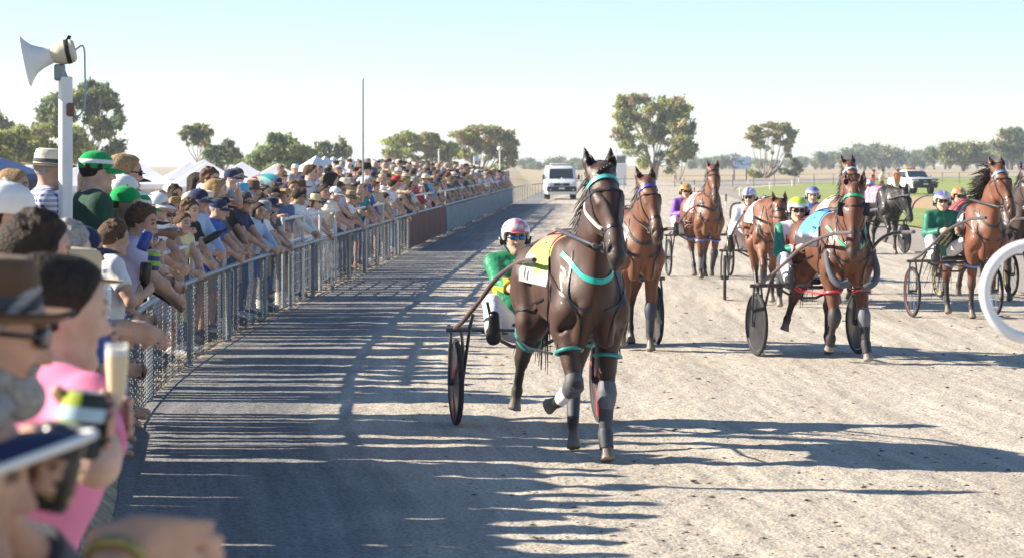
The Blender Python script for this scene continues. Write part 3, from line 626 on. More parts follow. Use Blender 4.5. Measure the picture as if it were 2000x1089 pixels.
# trotting leg sets (x>0 is the horse's right, shown on the picture's left)
def legset(fr, fl, hr, hl):
    """each a phase: 'down','up','fwd','back','mid'"""
    f = {'down': [(.46, .92), (.50, .47), (.50, .19), (.56, .03)], 'up': [(.52, .93), (.76, .62), (.60, .40), (.50, .33)], 'fwd': [(.50, .93), (.70, .52), (.82, .26), (.90, .10)], 'back': [(.42, .92), (.36, .47), (.20, .22), (.15, .07)], 'mid': [(.45, .92), (.44, .47), (.38, .19), (.42, .03)], 'bent': [(.50, .94), (.70, .56), (.44, .44), (.34, .37)]}
    g = {'down': [(-.42, .93), (-.66, .52), (-.62, .19), (-.56, .03)], 'fwd': [(-.36, .92), (-.48, .55), (-.28, .24), (-.20, .06)], 'up': [(-.40, .90), (-.60, .64), (-.44, .36), (-.38, .22)], 'back': [(-.52, .92), (-.88, .58), (-1.0, .28), (-1.02, .12)], 'mid': [(-.44, .92), (-.72, .53), (-.72, .2), (-.66, .03)], 'trail': [(-.50, .92), (-.86, .64), (-.98, .40), (-1.02, .27)]}
    o = {}
    for nm, ph, s in (('fr', fr, 1), ('fl', fl, -1)):
        q = f[ph]; o[nm] = [(s * .185, .56, 1.04), (s * .175, *q[0]), (s * .15, *q[1]), (s * .14, *q[2]), (s * .14, *q[3])]
    for nm, ph, s in (('hr', hr, 1), ('hl', hl, -1)):
        q = g[ph]; o[nm] = [(s * .16, -.56, 1.18), (s * .20, *q[0]), (s * .16, *q[1]), (s * .15, *q[2]), (s * .15, *q[3])]
    return o
# ---- sulky
def make_sulky(label, loc, heading, wheel='spoke', accent=None, lift=0.0, shaft_to=(.33, 2.25, 1.40)):
    r = empty('sulky', loc, math.pi + heading); tag(r, label, 'sulky', 'racing sulkies on the track')
    WR = .345
    for s in (-1, 1):
        w = empty('wheel'); w.parent = r; w.location = (s * .585, 0, WR)
        b = MB(); b.tube(torus_pts((0, 0, 0), (0, 1, 0), (0, 0, 1), WR - .022, 40), .022, 10, closed=True); b.build('tyre', tyre, w)
        b = MB(); b.tube(torus_pts((0, 0, 0), (0, 1, 0), (0, 0, 1), WR - .05, 40), .013, 8, closed=True, flat=1.0); b.build('rim', tubem if (not accent or wheel == 'disc') else mat('rim_' + str(accent), tuple(.5 * a_ + .05 for a_ in accent), rough=.3, var=.1), w)
        if wheel == 'disc':
            b = MB(); b.lathe([(WR - .05, -.008), (.1, -.022), (.03, -.03), (.03, .03), (.1, .022), (WR - .05, .008)], 36, M4(np.array([[0, 0, 1.], [0, 1, 0], [-1, 0, 0]]), (0, 0, 0)), close=False); b.build('disc', mat('disc_black', (.035, .035, .04), rough=.3, var=.2), w)
            if accent:
                b = MB()
                for k in range(3):
                    a = k * 2.094 + .6; d = A(0, math.cos(a), math.sin(a)); b.tube([d * .06, d * .29], [.034, .026], 6, flat=.9)
                b.build('disc_flash', mat('flash_' + str(accent), accent, rough=.4), w)
        else:
            b = MB()
            for k in range(14): a = k * math.pi * 2 / 14; d = A(0, math.cos(a), math.sin(a)); b.tube([A(.02 * (-1) ** k, 0, 0), d * (WR - .055)], .0035, 5)
            b.build('spokes', chrome, w)
        b = MB(); b.tube([(-.05, 0, 0), (.05, 0, 0)], .03, 12); b.tube([(-.055, 0, 0), (.055, 0, 0)], .016, 10); b.build('hub', tubem, w)
        b = MB()
        for o in (-.055, .055): b.tube([(s * .585 + o, 0, WR - .02), (s * .585 + o, .03, .60), (s * .585 + o * .7, .03, .765)], .013, 8); 
        b.tube([(s * .585 - s * .055, 0, WR), (s * .5, .20, .80), (s * .5, .38, .90)], .014, 8)
        b.tube([(s * .67, .03, .765), (s * .5, .03, .765)], .018, 8); b.build('wheel_fork', tubem, r)
        b = MB(); sp = smooth_path([(s * .60, .02, .77), (s * .56, .30, .86), (s * .48, .62, 1.03), (s * .40, .98, 1.22), (s * shaft_to[0], 1.6, 1.36), (s * shaft_to[0], shaft_to[1], shaft_to[2])], 6); b.tube(sp, [.019] * len(sp), 10); b.build('shaft', mat('shaft_paint', (.16, .13, .13), rough=.3, spec=.5, metal=.3, var=.3, scale=6) if not accent else mat('shaft_' + str(accent), tuple(.07 * a_ + .07 for a_ in accent), rough=.3, var=.4, scale=4), r)
        b = MB(); b.tube([(s * .38, .62, .80), (s * .30, .70, .80), (s * .22, .74, .80)], .012, 8); b.tube([(s * .44, .72, 1.02), (s * .38, .64, .80)], .012, 8); b.build('foot_rest', tubem, r)
    b = MB(); b.tube(smooth_path([(-.67, .03, .765), (-.3, .03, .765), (-.2, 0, .74), (.2, 0, .74), (.3, .03, .765), (.67, .03, .765)], 5), .02, 10)
    b.tube([(-.4, .03, .765), (-.12, -.06, .62), (.12, -.06, .62), (.4, .03, .765)], .015, 8); b.build('axle_arch', tubem, r)
    b = MB(); b.box((0, -.10, .80), (.34, .30, .06), bev=.025); b.box((0, -.26, .88), (.32, .05, .16), bev=.02); b.build('seat', mat('seat_pad', (.03, .03, .033), rough=.55, var=.2), r)
    return r
# ---------------------------------------------------------------- people
SK = [mat('skin_fair', (.60, .39, .29), rough=.55, spec=.3, var=.20, scale=14, bump=.2, bscale=120, attr='col'), mat('skin_ruddy', (.54, .32, .225), rough=.55, spec=.3, var=.22, scale=14, bump=.2, bscale=120, attr='col'), mat('skin_tan', (.44, .265, .175), rough=.55, spec=.3, var=.2, scale=14, bump=.2, bscale=120, attr='col')]
def base_fig(lean=0.0, yaw=0.0, pitch=0.0, roll=0.0, twist=0.0, seat=False):
    f = {}; hip = A(0, 0, .93); l = R(lean)
    up = A(0, math.sin(l), math.cos(l)); f['hip'] = hip; f['waist'] = hip + up * .16; f['chest'] = hip + up * .36; f['neck'] = hip + up * .54; rt = rot_z(R(twist)) @ A(1, 0, 0); f['rt'] = rt; f['up'] = up
    f['sh'] = {s: hip + up * .475 + rt * (s * .175) for s in (1, -1)}
    f['R'] = rot_z(R(yaw)) @ rot_x(R(pitch)); f['head'] = f['neck'] + up * .055 + A(0, .028, 0) + f['R'] @ A(0, .015, .088)
    f['hp'] = {s: hip + A(s * .09, 0, -.02) for s in (1, -1)}; f['kn'] = {s: A(s * .10, .03, .50) for s in (1, -1)}; f['an'] = {s: A(s * .115, -.02, .085) for s in (1, -1)}; f['toe'] = {s: A(s * .15, .17, .03) for s in (1, -1)}
    f['el'] = {}; f['wr'] = {}; f['hd'] = {}; f['grip'] = {}
    return f
def arm(f, s, target, hint, hd=None, grip=None):
    e, w = ik(f['sh'][s], target, .285, .255, hint); f['el'][s] = e; f['wr'][s] = w; f['hd'][s] = unit(hd if hd is not None else w - e); f['grip'][s] = grip
def hand_prims(w, hd, side, curl=.5, nrm=None, c=(1, 1, 1), sc=1.0):
    """palm, five separate bent fingers; nrm = back of the hand"""
    hd = unit(hd); nrm = unit(nrm if nrm is not None else np.cross(hd, A(0, 0, 1)) * side + A(.01, 0, .02)); nrm = unit(nrm - hd * (nrm @ hd)); lat = np.cross(nrm, hd); p = []
    kn = w + hd * .085 * sc
    p.append(P_(w - hd * .02, w + hd * .03 * sc, .027 * sc, .03 * sc, .02, 1, c)); 
    for i, (o, L) in enumerate(((-.031, .066), (-.011, .076), (.010, .072), (.030, .056))):
        b = w + hd * (.085 - abs(o) * .25) * sc + lat * o * sc; p.append(P_(w + hd * .02 + lat * o * .7 * sc, b, .019 * sc, .0125 * sc, .014, 1, c)); q = b; a = curl * .5
        for l in (.44, .32, .24):
            d = hd * math.cos(a) - nrm * math.sin(a); e = q + d * L * l * sc; p.append(P_(q, e, .0098 * sc, .0086 * sc, .004, 1, c)); q = e; a += curl * .8
    t0 = w + hd * .025 * sc - lat * .028 * sc; t1 = t0 + (hd * .5 - lat * .6 - nrm * .35 * (0.4 + curl)) * .045 * sc; t2 = t1 + (hd * .85 - nrm * .4 * curl - lat * .15) * .034 * sc
    p += [P_(t0, t1, .017 * sc, .012 * sc, .01, 1, c), P_(t1, t2, .0115 * sc, .0095 * sc, .004, 1, c)]
    return p
def grip_hand(w, ctr, axis, r, c=(1, 1, 1), flip=1):
    """hand closed round a cylinder"""
    axis = unit(axis); ctr = A(*ctr); d = (ctr - w); d = unit(d - axis * (d @ axis)); t = np.cross(axis, d) * flip; p = []; a0 = -d
    P = lambda an, z, rr: ctr + (a0 * math.cos(an) + t * math.sin(an)) * rr + axis * z
    p.append(P_(w, P(.35, 0, r + .018), .027, .027, .025, 1, c))
    for i, z in enumerate((.033, .011, -.011, -.032)):
        p.append(P_(P(.1, z * .8, r + .016), P(.75, z, r + .012), .017, .012, .012, 1, c))
        an = [.75, 1.35, 1.95, 2.5 - abs(z) * 4]
        for k in range(3): p.append(P_(P(an[k], z, r + .0105), P(an[k + 1], z * (1 - .05 * k), r + .010), .0100 - .0006 * k, .0092 - .0006 * k, .004, 1, c))
    p += [P_(P(.05, .03, r + .018), P(-.6, .045, r + .012), .016, .012, .012, 1, c), P_(P(-.6, .045, r + .012), P(-1.2, .052, r + .010), .0115, .0095, .004, 1, c)]
    return p
def head_prims(f, c=(1, 1, 1), child=1.0):
    Rm = f['R']; hc = f['head']; T = lambda x, y, z: hc + Rm @ A(x, y, z); lx = Rm @ A(1, 0, 0); p = []; a = lambda *q, **k: p.append(P_(*q, **k)); d = A(*c)
    a(T(0, -.032, .032), T(0, .02, .03), .086, .083, .03, .88, d, ax=lx); a(T(0, .02, .0), T(0, .038, -.07), .068, .046, .04, .95, d, ax=lx)
    for s in (-1, 1):
        a(T(s * .048, .005, -.055), T(s * .012, .066, -.098), .024, .02, .025, 1, d); a(T(s * .038, .05, -.01), T(s * .03, .062, -.03), .026, .022, .02, 1, d)
        a(T(s * .012, .088, .032), T(s * .045, .068, .034), .012, .012, .015, 1, d * .95)
        a(T(s * .078, -.012, .018), T(s * .077, -.008, -.022), .017, .011, .008, .5, d * .95, ax=lx)
        p.append(P_(T(s * .031, .098, .012), T(s * .034, .094, .012), .0135, .0135, .012, 1, d, sub=True)); a(T(s * .031, .078, .012), T(s * .032, .078, .012), .0125, .0125, .004, 1, d * 1.05)
    a(T(0, .09, .016), T(0, .112, -.026), .009, .0135, .012, 1, d * A(1.04, .95, .92)); a(T(-.010, .098, -.030), T(.010, .098, -.030), .0105, .0105, .008, 1, d)
    a(T(-.019, .082, -.060), T(.019, .082, -.060), .0085, .0085, .006, 1, d * A(.86, .58, .56)); a(T(0, .072, -.102), T(0, .075, -.1), .018, .018, .02, 1, d)
    return p
def face_col(f):
    Rm, hc = f['R'], f['head']
    def fn(V, c):
        q = (V - hc) @ Rm
        for s in (-1, 1):
            e = np.linalg.norm((q - A(s * .0315, .09, .012)) * A(1, .5, 1.5), axis=1); c = np.where((e < .017)[:, None], A(.30, .28, .26), c); c = np.where((e < .0085)[:, None], A(.03, .03, .03), c)
            b = np.abs(q[:, 2] - .038 + np.abs(q[:, 0]) * .06) < .006; b &= (np.abs(q[:, 0] - s * .034) < .022) & (q[:, 1] > .06); c = np.where(b[:, None], A(.25, .18, .14), c)
        return c
    return fn
def body_prims(f, c=(1, 1, 1), fingers=True, legs=True, hs=1.0):
    p = []; up = f['up']; rt = f['rt']
    p.append(P_(f['hip'], f['waist'], .125, .115, .06, 1.2, c)); p.append(P_(f['waist'], f['chest'], .115, .13, .06, 1.2, c)); p.append(P_(f['chest'] - rt * .06, f['chest'] + rt * .06, .125, .125, .06, 1, c))
    p.append(P_(f['neck'] - up * .06 + A(0, .0, 0), f['head'] + f['R'] @ A(0, -.03, -.05), .062, .054, .05, 1, c)); p.append(P_(f['sh'][1] + up * .02, f['sh'][-1] + up * .02, .055, .055, .06, 1, c)); p.append(P_(f['sh'][1] * .55 + f['neck'] * .45, f['sh'][-1] * .55 + f['neck'] * .45, .055, .055, .06, 1, c))
    for s in (1, -1):
        a, e, w = f['sh'][s], f['el'][s], f['wr'][s]
        p.append(P_(a, e, .056, .041, .03, 1, c)); p.append(P_(lerp(a, e, .25), lerp(a, e, .7), .05, .044, .03, 1, c)); p.append(P_(e, lerp(e, w, .35), .041, .042, .03, 1, c)); p.append(P_(lerp(e, w, .3), w, .041, .027, .03, 1, c))
        g = f['grip'][s]
        if not fingers: p.append(P_(w, w + f['hd'][s] * .09, .03, .034, .02, 1, c)); p.append(P_(w + f['hd'][s] * .09, w + f['hd'][s] * .155, .03, .02, .015, .8, c))
        elif g and g[0] == 'can': p += grip_hand(w, g[1], g[2], g[3], c, g[4])
        else: p += hand_prims(w, f['hd'][s], s, g[1] if g else .5, g[2] if g and len(g) > 2 else None, c, hs)
        if legs:
            p.append(P_(f['hp'][s], f['kn'][s], .082, .055, .05, 1, c)); p.append(P_(f['kn'][s], f['an'][s], .054, .036, .03, 1, c)); p.append(P_(lerp(f['kn'][s], f['an'][s], .15) + A(0, -.02, 0), lerp(f['kn'][s], f['an'][s], .5) + A(0, -.02, 0), .045, .04, .03, 1, c))
            p.append(P_(f['an'][s], f['toe'][s], .034, .026, .03, 1, c))
    return p + head_prims(f, c)
def shirt_prims(f, sleeve=.55, th=.016, hem=-.06, collar=True, c=(1, 1, 1), fat=0.0):
    p = []; up = f['up']; rt = f['rt']; hb = f['hip'] + up * hem; cap = (hb, -up)
    p.append(P_(f['hip'] + up * (hem - .1), f['waist'], .130 + th + fat, .120 + th + fat, .06, 1.2, c, cap=cap)); p.append(P_(f['waist'], f['chest'], .120 + th + fat, .134 + th + fat * .5, .06, 1.2, c)); p.append(P_(f['chest'] - rt * .06, f['chest'] + rt * .06, .130 + th, .130 + th, .06, 1, c))
    p.append(P_(f['sh'][1] + up * .018, f['sh'][-1] + up * .018, .060 + th, .060 + th, .05, 1, c)); p.append(P_(f['sh'][1] * .45 + f['neck'] * .55, f['sh'][-1] * .45 + f['neck'] * .55, .05 + th, .05 + th, .05, 1, c))
    if fat: p.append(P_(f['waist'] + A(0, .06 + fat * .4, -.06), f['waist'] + A(0, .05 + fat * .4, .05), .1 + fat, .1 + fat * .8, .06, 1.2, c))
    for s in (1, -1):
        a, e, w = f['sh'][s], f['el'][s], f['wr'][s]
        if sleeve <= 0: continue
        if sleeve < 1:
            q = lerp(a, e, sleeve); d = unit(e - a); p.append(P_(a, q + d * .06, .060 + th, .052 + th, .03, 1, c, cap=(q, d)))
        else:
            p.append(P_(a, e, .060 + th, .046 + th, .03, 1, c)); q = lerp(e, w, min(sleeve - 1, .97)); d = unit(w - e); p.append(P_(e, q + d * .05, .046 + th, .036 + th, .03, 1, c, cap=(q, d)))
    n = f['neck'] + up * .0; 
    if collar: p.append(P_(f['neck'] - up * .03, f['neck'] + up * .06 + A(0, .01, 0), .066 + th * .4, .064 + th * .3, .02, 1, c, cap=(f['neck'] + up * .032 + A(0, .02, 0), unit(up + A(0, -.25, 0) * 1))))
    return p
def trouser_prims(f, L=1.9, th=.014, c=(1, 1, 1), fat=0.0):
    p = [P_(f['hip'] + f['up'] * .08, f['hip'] + A(0, 0, -.03), .118 + th + fat * .6, .125 + th, .05, 1.22, c, cap=(f['hip'] + f['up'] * .06, f['up']))]
    for s in (1, -1):
        a, k, n = f['hp'][s], f['kn'][s], f['an'][s]
        if L < 1: q = lerp(a, k, L); d = unit(k - a); p.append(P_(a, q + d * .05, .09 + th, .072 + th, .04, 1, c, cap=(q, d)))
        else:
            p.append(P_(a, k, .088 + th, .06 + th, .04, 1, c)); q = lerp(k, n, L - 1); d = unit(n - k); p.append(P_(k, q + d * .04, .06 + th, .052 + th, .03, 1, c, cap=(q, d)))
    return p
def dress_prims(f, L=.5, th=.014, c=(1, 1, 1)):
    b = f['hip'] + A(0, 0, -L); return shirt_prims(f, .3, th, -.02, False, c) + [P_(f['waist'], b + A(0, 0, -.1), .125 + th, .24, .05, 1.15, c, cap=(b, (0, 0, -1)))]
def shoe_prims(f, c=(1, 1, 1)):
    p = []
    for s in (1, -1):
        a, t = f['an'][s], f['toe'][s]; d = unit((t - a) * A(1, 1, 0)); p.append(P_(a + A(0, 0, .0) - d * .04, A(t[0], t[1], a[2] - .05) + d * .02, .046, .04, .03, 1, c)); p.append(P_(a + A(0, 0, .05), a, .05, .05, .03, 1, c, cap=(a + A(0, 0, .04), (0, 0, 1))))
    return p
def hair_prims(f, style='short', c=(1, 1, 1), th=.011, seed=0, under=False):
    if under: th = .003
    Rm = f['R']; hc = f['head']; T = lambda x, y, z: hc + Rm @ A(x, y, z); lx = Rm @ A(1, 0, 0); n = Rm @ A(0, .80, -.60); rg = random.Random(seed)
    p = [P_(T(0, -.034, .036), T(0, .018, .036), .088 + th, .085 + th, .01, .9, c, cap=(T(0, .058, .058), n), ax=lx)]
    if style in ('curly', 'messy'):
        for i in range(46):
            a = rg.uniform(0, 6.28); e = rg.uniform(-.1, 1.4); d = A(math.cos(a) * math.cos(e) * .9, math.sin(a) * math.cos(e), math.sin(e)); q = T(*(d * .1 + A(0, -.012, .036)))
            if under and d[2] > .05: continue
            if (q - T(0, .062, .05)) @ n < .01: p.append(P_(q, q + A(rg.uniform(-.02, .02), rg.uniform(-.02, .02), rg.uniform(-.01, .02)), .02, .012, .012, 1, c))
    if style == 'fringe' and not under: p.append(P_(T(-.05, .075, .07), T(.05, .078, .068), .022, .022, .02, 1, c)); p.append(P_(T(-.03, .06, .11), T(.04, .06, .11), .03, .03, .03, 1, c))
    if style in ('long', 'bob'):
        L = -.30 if style == 'long' else -.13
        for s in (-1, 1): p.append(P_(T(s * .075, -.02, .03), T(s * .085, -.04, L * .6), .035, .03, .03, 1, c))
        p.append(P_(T(0, -.085, .03), T(0, -.105, L), .06, .05, .04, 1.3, c, ax=lx))
    if style == 'pony': p.append(P_(T(0, -.12, .05), T(.03, -.17, -.03), .032, .034, .02, 1, c)); p.append(P_(T(.03, -.17, -.03), T(.035, -.14, -.2), .034, .014, .02, 1, c))
    return p
def frame(f, o=(0, 0, 0), tilt=0.0):
    return M4(f['R'] @ rot_x(R(tilt)), f['head'] + f['R'] @ A(*o))
def cap_mesh(name='cap', brim=.105, back=False, vis=True):
    b = MB(); prof = [(.101, -.012), (.104, .0), (.103, .025), (.095, .055), (.075, .08), (.045, .095), (.012, .101), (.0, .104)]
    b.lathe(prof, 22, Matrix.Translation((0, -.012, .035)), .92, 1.08, close=False); b.lathe([(.0, .103), (.009, .106), (.009, .112), (0, .114)], 8, Matrix.Translation((0, -.012, .034)), close=False)
    rows = []; sg = -1 if back else 1
    for r in np.linspace(0, 1, 5):
        row = []
        for a in np.linspace(-1.15, 1.15, 13):
            k = math.cos(a * 1.25) ** .6 if abs(a) < 1.2 else 0; d = .098 + r * brim * max(k, 0); x = math.sin(a) * (.095 + r * .005) ; y = math.cos(a) * .108 + r * brim * max(math.cos(a * 1.3), 0); row.append((x, sg * (y) - .012, .030 - .022 * r * r - .035 * (a * a) * .25 * (0.4 + r)))
        rows.append(row)
    b.sheet(rows if not back else [r_[::-1] for r_ in rows], .004); return b.mesh(name)
def hat_mesh(name, brim=.10, crown=.11, droop=.0, dent=True, flare=.015):
    b = MB(); m = Matrix.Translation((0, -.012, .052)); prof = [(.098 + brim, -.01 + flare - droop), (.098 + brim * .55, -.012 - droop * .4), (.102, -.004), (.100, .01), (.096, crown * .6), (.088, crown * .9), (.070, crown), (.03, crown - (.018 if dent else -.005)), (0, crown - (.02 if dent else -.006))]
    b.lathe(prof, 26, m, .92, 1.1, close=False); b.lathe([(.097 + brim, -.016 + flare - droop), (.098 + brim * .55, -.018 - droop * .4), (.098, -.012)], 26, m, .92, 1.1, close=False); return b.mesh(name)
def band_mesh(name='hat_band', h=.026, r=.1035): 
    b = MB(); b.lathe([(r - .002, .0), (r, .002), (r - .002, h), (r - .005, h + .001)], 26, Matrix.Translation((0, -.012, .053)), .92, 1.1, close=False); return b.mesh(name)
def shades_mesh():
    b = MB()
    for s in (-1, 1): b.box((s * .034, .103, .012), (.054, .010, .036), rz=-s * .22, bev=.005); b.box((s * .078, .045, .016), (.005, .11, .008), rz=s * .06)
    b.box((0, .110, .018), (.02, .006, .008)); return b.mesh('sunglasses')
def helmet_mesh():
    b = MB(); prof = [(.112, -.045), (.122, -.03), (.128, .0), (.126, .035), (.115, .07), (.092, .10), (.06, .12), (.025, .13), (0, .132)]; b.lathe(prof, 26, Matrix.Translation((0, -.008, .035)), .92, 1.10, close=False)
    b.lathe([(.112, -.045), (.100, -.04), (.10, .0)], 26, Matrix.Translation((0, -.008, .035)), .92, 1.10, close=False)
    rows = [[(math.sin(a) * (.115 + r * .006), math.cos(a) * (.128 + r * .045 * max(math.cos(a * 1.3), 0)) - .008, .035 - r * .012) for a in np.linspace(-1.1, 1.1, 11)] for r in (0, .5, 1)]; b.sheet(rows, .006); b.v = [(x, y, max(z, .040 + .02 * min(y / .1, 1)) if (y > .035 and z < .06 and y < .135) else z + (.03 if y >= .135 else 0)) for (x, y, z) in b.v]; return b.mesh('helmet')
LENS = mat('dark_lens', (.012, .012, .015), rough=.12, spec=.6)
CAPM, BUCKET, WIDE, STRAW, HELM, SHADES, BANDM = cap_mesh(), hat_mesh('bucket_hat', .065, .095, .03, False, 0), hat_mesh('wide_hat', .105, .115, .0, True, .02), hat_mesh('straw_hat', .085, .10, .006, True, .01), helmet_mesh(), shades_mesh(), band_mesh()
CAPB = cap_mesh('cap_back', back=True)
def fabric(name, c, **k): return mat('fabric_' + name, c, rough=.85, spec=.15, var=.16, scale=5, bump=.7, bscale=9, sheen=.1, **k)
def put(me, m, parent, M=None, name=None):
    o = bpy.data.objects.new(name or me.name, me); COL.objects.link(o); o.parent = parent
    if not len(me.materials): me.materials.append(m)
    o.material_slots[0].link = 'OBJECT'; o.material_slots[0].material = m
    if M is not None: o.matrix_local = M
    return o
# ---------------------------------------------------------------- the horses and drivers on the track
def make_driver(label, sulky, jac, helm, shades=True, lens=None, trousers=(.78, .78, .80), yaw=0, lean=8, skin=0, hx=.12, voxel=.011, dx=0.0, pitch=0, dz=0.0):
    f = base_fig(lean, yaw, pitch); off = A(dx, -.10, -.045 + dz)       # seat height
    f['kn'] = {s: A(s * .25, .40, 1.04) for s in (1, -1)}; f['an'] = {s: A(s * .30, .70, .86) for s in (1, -1)}; f['toe'] = {s: A(s * .31, .78, 1.00) for s in (1, -1)}
    f['kn'] = {s: ik(f['hp'][s], f['an'][s], .44, .42, (s * .35, .2, 1))[0] for s in (1, -1)}
    for s in (1, -1): arm(f, s, (s * hx, .40, 1.22), (s * .7, -.5, -.6), hd=(-.25 * s, .9, .2), grip=('c', 1.2))
    c = (1, 1, 1); o = link('person', sdf_mesh(body_prims(f), voxel, 'person', face_col(f)), SK[skin]); tag(o, label, 'person', 'sulky drivers')
    mw = sulky.matrix_basis.copy(); o.matrix_basis = mw @ Matrix.Translation(Vector(off))
    s_ = link('jacket', sdf_mesh(shirt_prims(f, 1.93, .018, -.05), voxel, 'jacket', lambda V, cc: np.array([jac(*v) for v in V])), mat('driver_silks', None, rough=.5, spec=.35, var=.16, attr='col', bump=.9, bscale=11, sheen=.1), o)
    link('trousers', sdf_mesh(trouser_prims(f, 1.85), voxel, 'trousers', False), fabric('tr' + str(trousers), trousers), o)
    for s in (1, -1): link('boot', sdf_mesh([P_(f['an'][s], f['toe'][s] + A(0, .0, .03), .05, .042, .03), P_(f['an'][s] + A(0, -.05, -.02), f['an'][s], .048, .05, .03), P_(lerp(f['kn'][s], f['an'][s], .55), f['an'][s], .062, .055, .02)], voxel, 'boot', False), blackl, o)
    h = put(HELM.copy(), mat('helmet_' + label[:24], None, rough=.2, spec=.6, var=.03, attr='col', coat=.5), o, frame(f), 'helmet'); setcol(h.data, [helm(*v.co) for v in h.data.vertices])
    b = MB(); 
    for s in (-1, 1): b.tube([(s * .10, -.02, .0), (s * .088, .0, -.06), (s * .05, .03, -.115), (0, .045, -.125)], .006, 6); b.tube([(s * .098, -.02, .02), (s * .095, -.015, -.05)], [.04, .03], 10, flat=.3)
    put(b.mesh('chin_strap'), blackl, o, frame(f))
    if shades: put(SHADES, lens or LENS, o, frame(f), 'sunglasses')
    o['_hands'] = [list(mw @ Vector(off + f['wr'][s] + f['hd'][s] * .07)) for s in (1, -1)]; return o
reinm = mat('rein_leather', (.03, .022, .018), rough=.55, var=.25)
def reins(label, horse, hp, driver, pole=None):
    hw = horse.matrix_basis; b = MB()
    for i, s in enumerate((1, -1)):
        a = Vector(driver['_hands'][i]); t = hw @ Vector((s * .07, .30, 1.62)); q = hw @ Vector(hp['H'](.445, s * .08, -.02)); n = hw @ Vector(lerp(A(s * .16, .55, 1.55), hp['H'](.445, s * .08, -.02), .35))
        m = hw @ Vector((s * .12, -.55, 1.52)); b.tube(smooth_path([a, m, t, n, q], 5), .008, 5)
    o = b.build('reins', reinm); tag(o, label, 'reins', 'reins from the drivers to the bits'); del driver['_hands']; return o
def pole_for(horse, hp, s, label):
    hw = horse.matrix_basis; a = hw @ Vector(hp['H'](.43, s * .12, -.03)); c = hw @ Vector((s * .20, .28, 1.62)); b = MB(); d = (c - a); b.tube([a, a + d * .12, a + d * .13, a + d * .85, c], [.012, .012, .017, .017, .011], 10)
    b.tube([a - d.normalized() * .02, a], .02, 8); return tag(b.build('head_pole', tubem), label, 'head pole')
def runner(k, hoof, sulky_at, coat, blk, legs, poll, hd, hlabel, slabel, dlabel, jac, helm, hyaw=0, heading=None, tack=None, voxel=.016, mane=None, wheel='spoke', accent=None, drv={}, scale=1.0, nk=0, pole=None, pale=None, hoff=0.0, tail=True):
    """hoof: ground point below the horse's chest; sulky_at: ground point below the axle"""
    hv, sv = Vector(hoof), Vector(sulky_at); d = hv - sv; hdg = math.atan2(d.x, -d.y) if heading is None else heading
    prims, hp = horse_prims(coat, blk, legs, poll, hd, hyaw, nk, pale); fw = Vector((math.sin(hdg + hoff), -math.cos(hdg + hoff), 0)); c = hv - fw * .5
    if d.length > 3.0: c = sv + Vector((math.sin(hdg), -math.cos(hdg), 0)) * 2.02 if False else c
    h = make_horse(hlabel, (c.x, c.y, .02), hdg + hoff, prims, hp, legs, voxel, tack, mane, tail, 10 + k, scale)
    s = make_sulky(slabel, (sv.x, sv.y, .02), hdg, wheel, accent); dr = make_driver(dlabel, s, jac, helm, **drv)
    reins('reins of ' + hlabel[:70], h, hp, dr)
    if pole: pole_for(h, hp, pole, 'grey head pole beside the neck of ' + hlabel[:50])
    return h, s, dr
bay, blk = (.155, .058, .027), (.022, .017, .016)
def band(z0, z1, a, b): return lambda x, y, z: b if z0 < z < z1 else a
def lead_jac(x, y, z):
    if 1.20 < z < 1.30 and abs(x) < .17: return (.75, .55, .02)
    if abs(x) > .17 and 1.13 < z < 1.24: return (.80, .58, .02)
    if abs(x) < .03 and y > 0: return (.75, .55, .02)
    return (.005, .22, .09)
def swirl(a, b, f=7): return lambda x, y, z: b if math.sin(math.atan2(y, x) * 3 + z * 60 + math.sin(z * f * 9)) > .25 and z > .02 else a
def cloth_lead(x, y, z): 
    if z < 1.30: return (.34, .35, .36)
    if z > 1.50 and y < .12: return (.72, .24, .15)
    return (.58, .72, .12) if y > -.26 or z > 1.42 else (.72, .78, .52)
lg = legset('bent', 'down', 'trail', 'fwd')
lg['fl'] = [(-.185, .56, 1.04), (-.175, .47, .92), (-.13, .60, .48), (-.11, .63, .20), (-.11, .70, .03)]
lg['hl'] = [(-.16, -.56, 1.18), (-.20, -.36, .92), (-.10, -.34, .54), (-.03, -.10, .21), (-.02, -.03, .04)]
lg['hr'] = [(.16, -.56, 1.18), (.22, -.50, .92), (.24, -.80, .62), (.26, -.90, .37), (.28, -.92, .24)]
lg['fr'] = [(.185, .56, 1.04), (.19, .52, .94), (.16, .70, .55), (.22, .46, .42), (.29, .37, .37)]
T1 = dict(browc=(.10, .52, .50), brow='teal', colc=(.02, .42, .36), col='teal', colw=.038, neck_strap=True, cloth=cloth_lead, number='1', numsize=.13, numy=-.33, numa=22, hopple=(.03, .30, .27), hopn='teal', braids=True, ystrap=True,
          boots=[('fr', 'knee', (.085, .09, .10)), ('fl', 'knee', (.12, .13, .15)), ('fr', 'shin', (.78, .78, .78)), ('fl', 'shin', (.06, .065, .08)), ('fl', 'pastern', (.05, .055, .07)), ('hl', 'shin', (.05, .055, .07))])
h1 = runner(1, G(1148, 903), G(1031, 832), (.062, .026, .016), blk, lg, (0.0, .95, 1.98), (0, .58, -.81), 'dark brown lead horse with teal breast collar trotting nearest the camera', 'sulky behind the dark brown lead horse with red flashed wheels', 'driver in green and yellow jacket with pink swirled helmet behind the lead horse', lead_jac, swirl((.82, .74, .74), (.62, .16, .20)),
            hyaw=.04, tack=T1, voxel=.0125, wheel='disc', accent=(.62, .05, .06), drv=dict(lens=mat('blue_mirror_lens', (.02, .18, .45), rough=.08, metal=.7), lean=-12, voxel=.009, dx=.07, dz=-.075), hoff=R(2), pole=1, pale=(.30, .25, .20), nk=.0)
plain = lambda c: (lambda x, y, z: c)
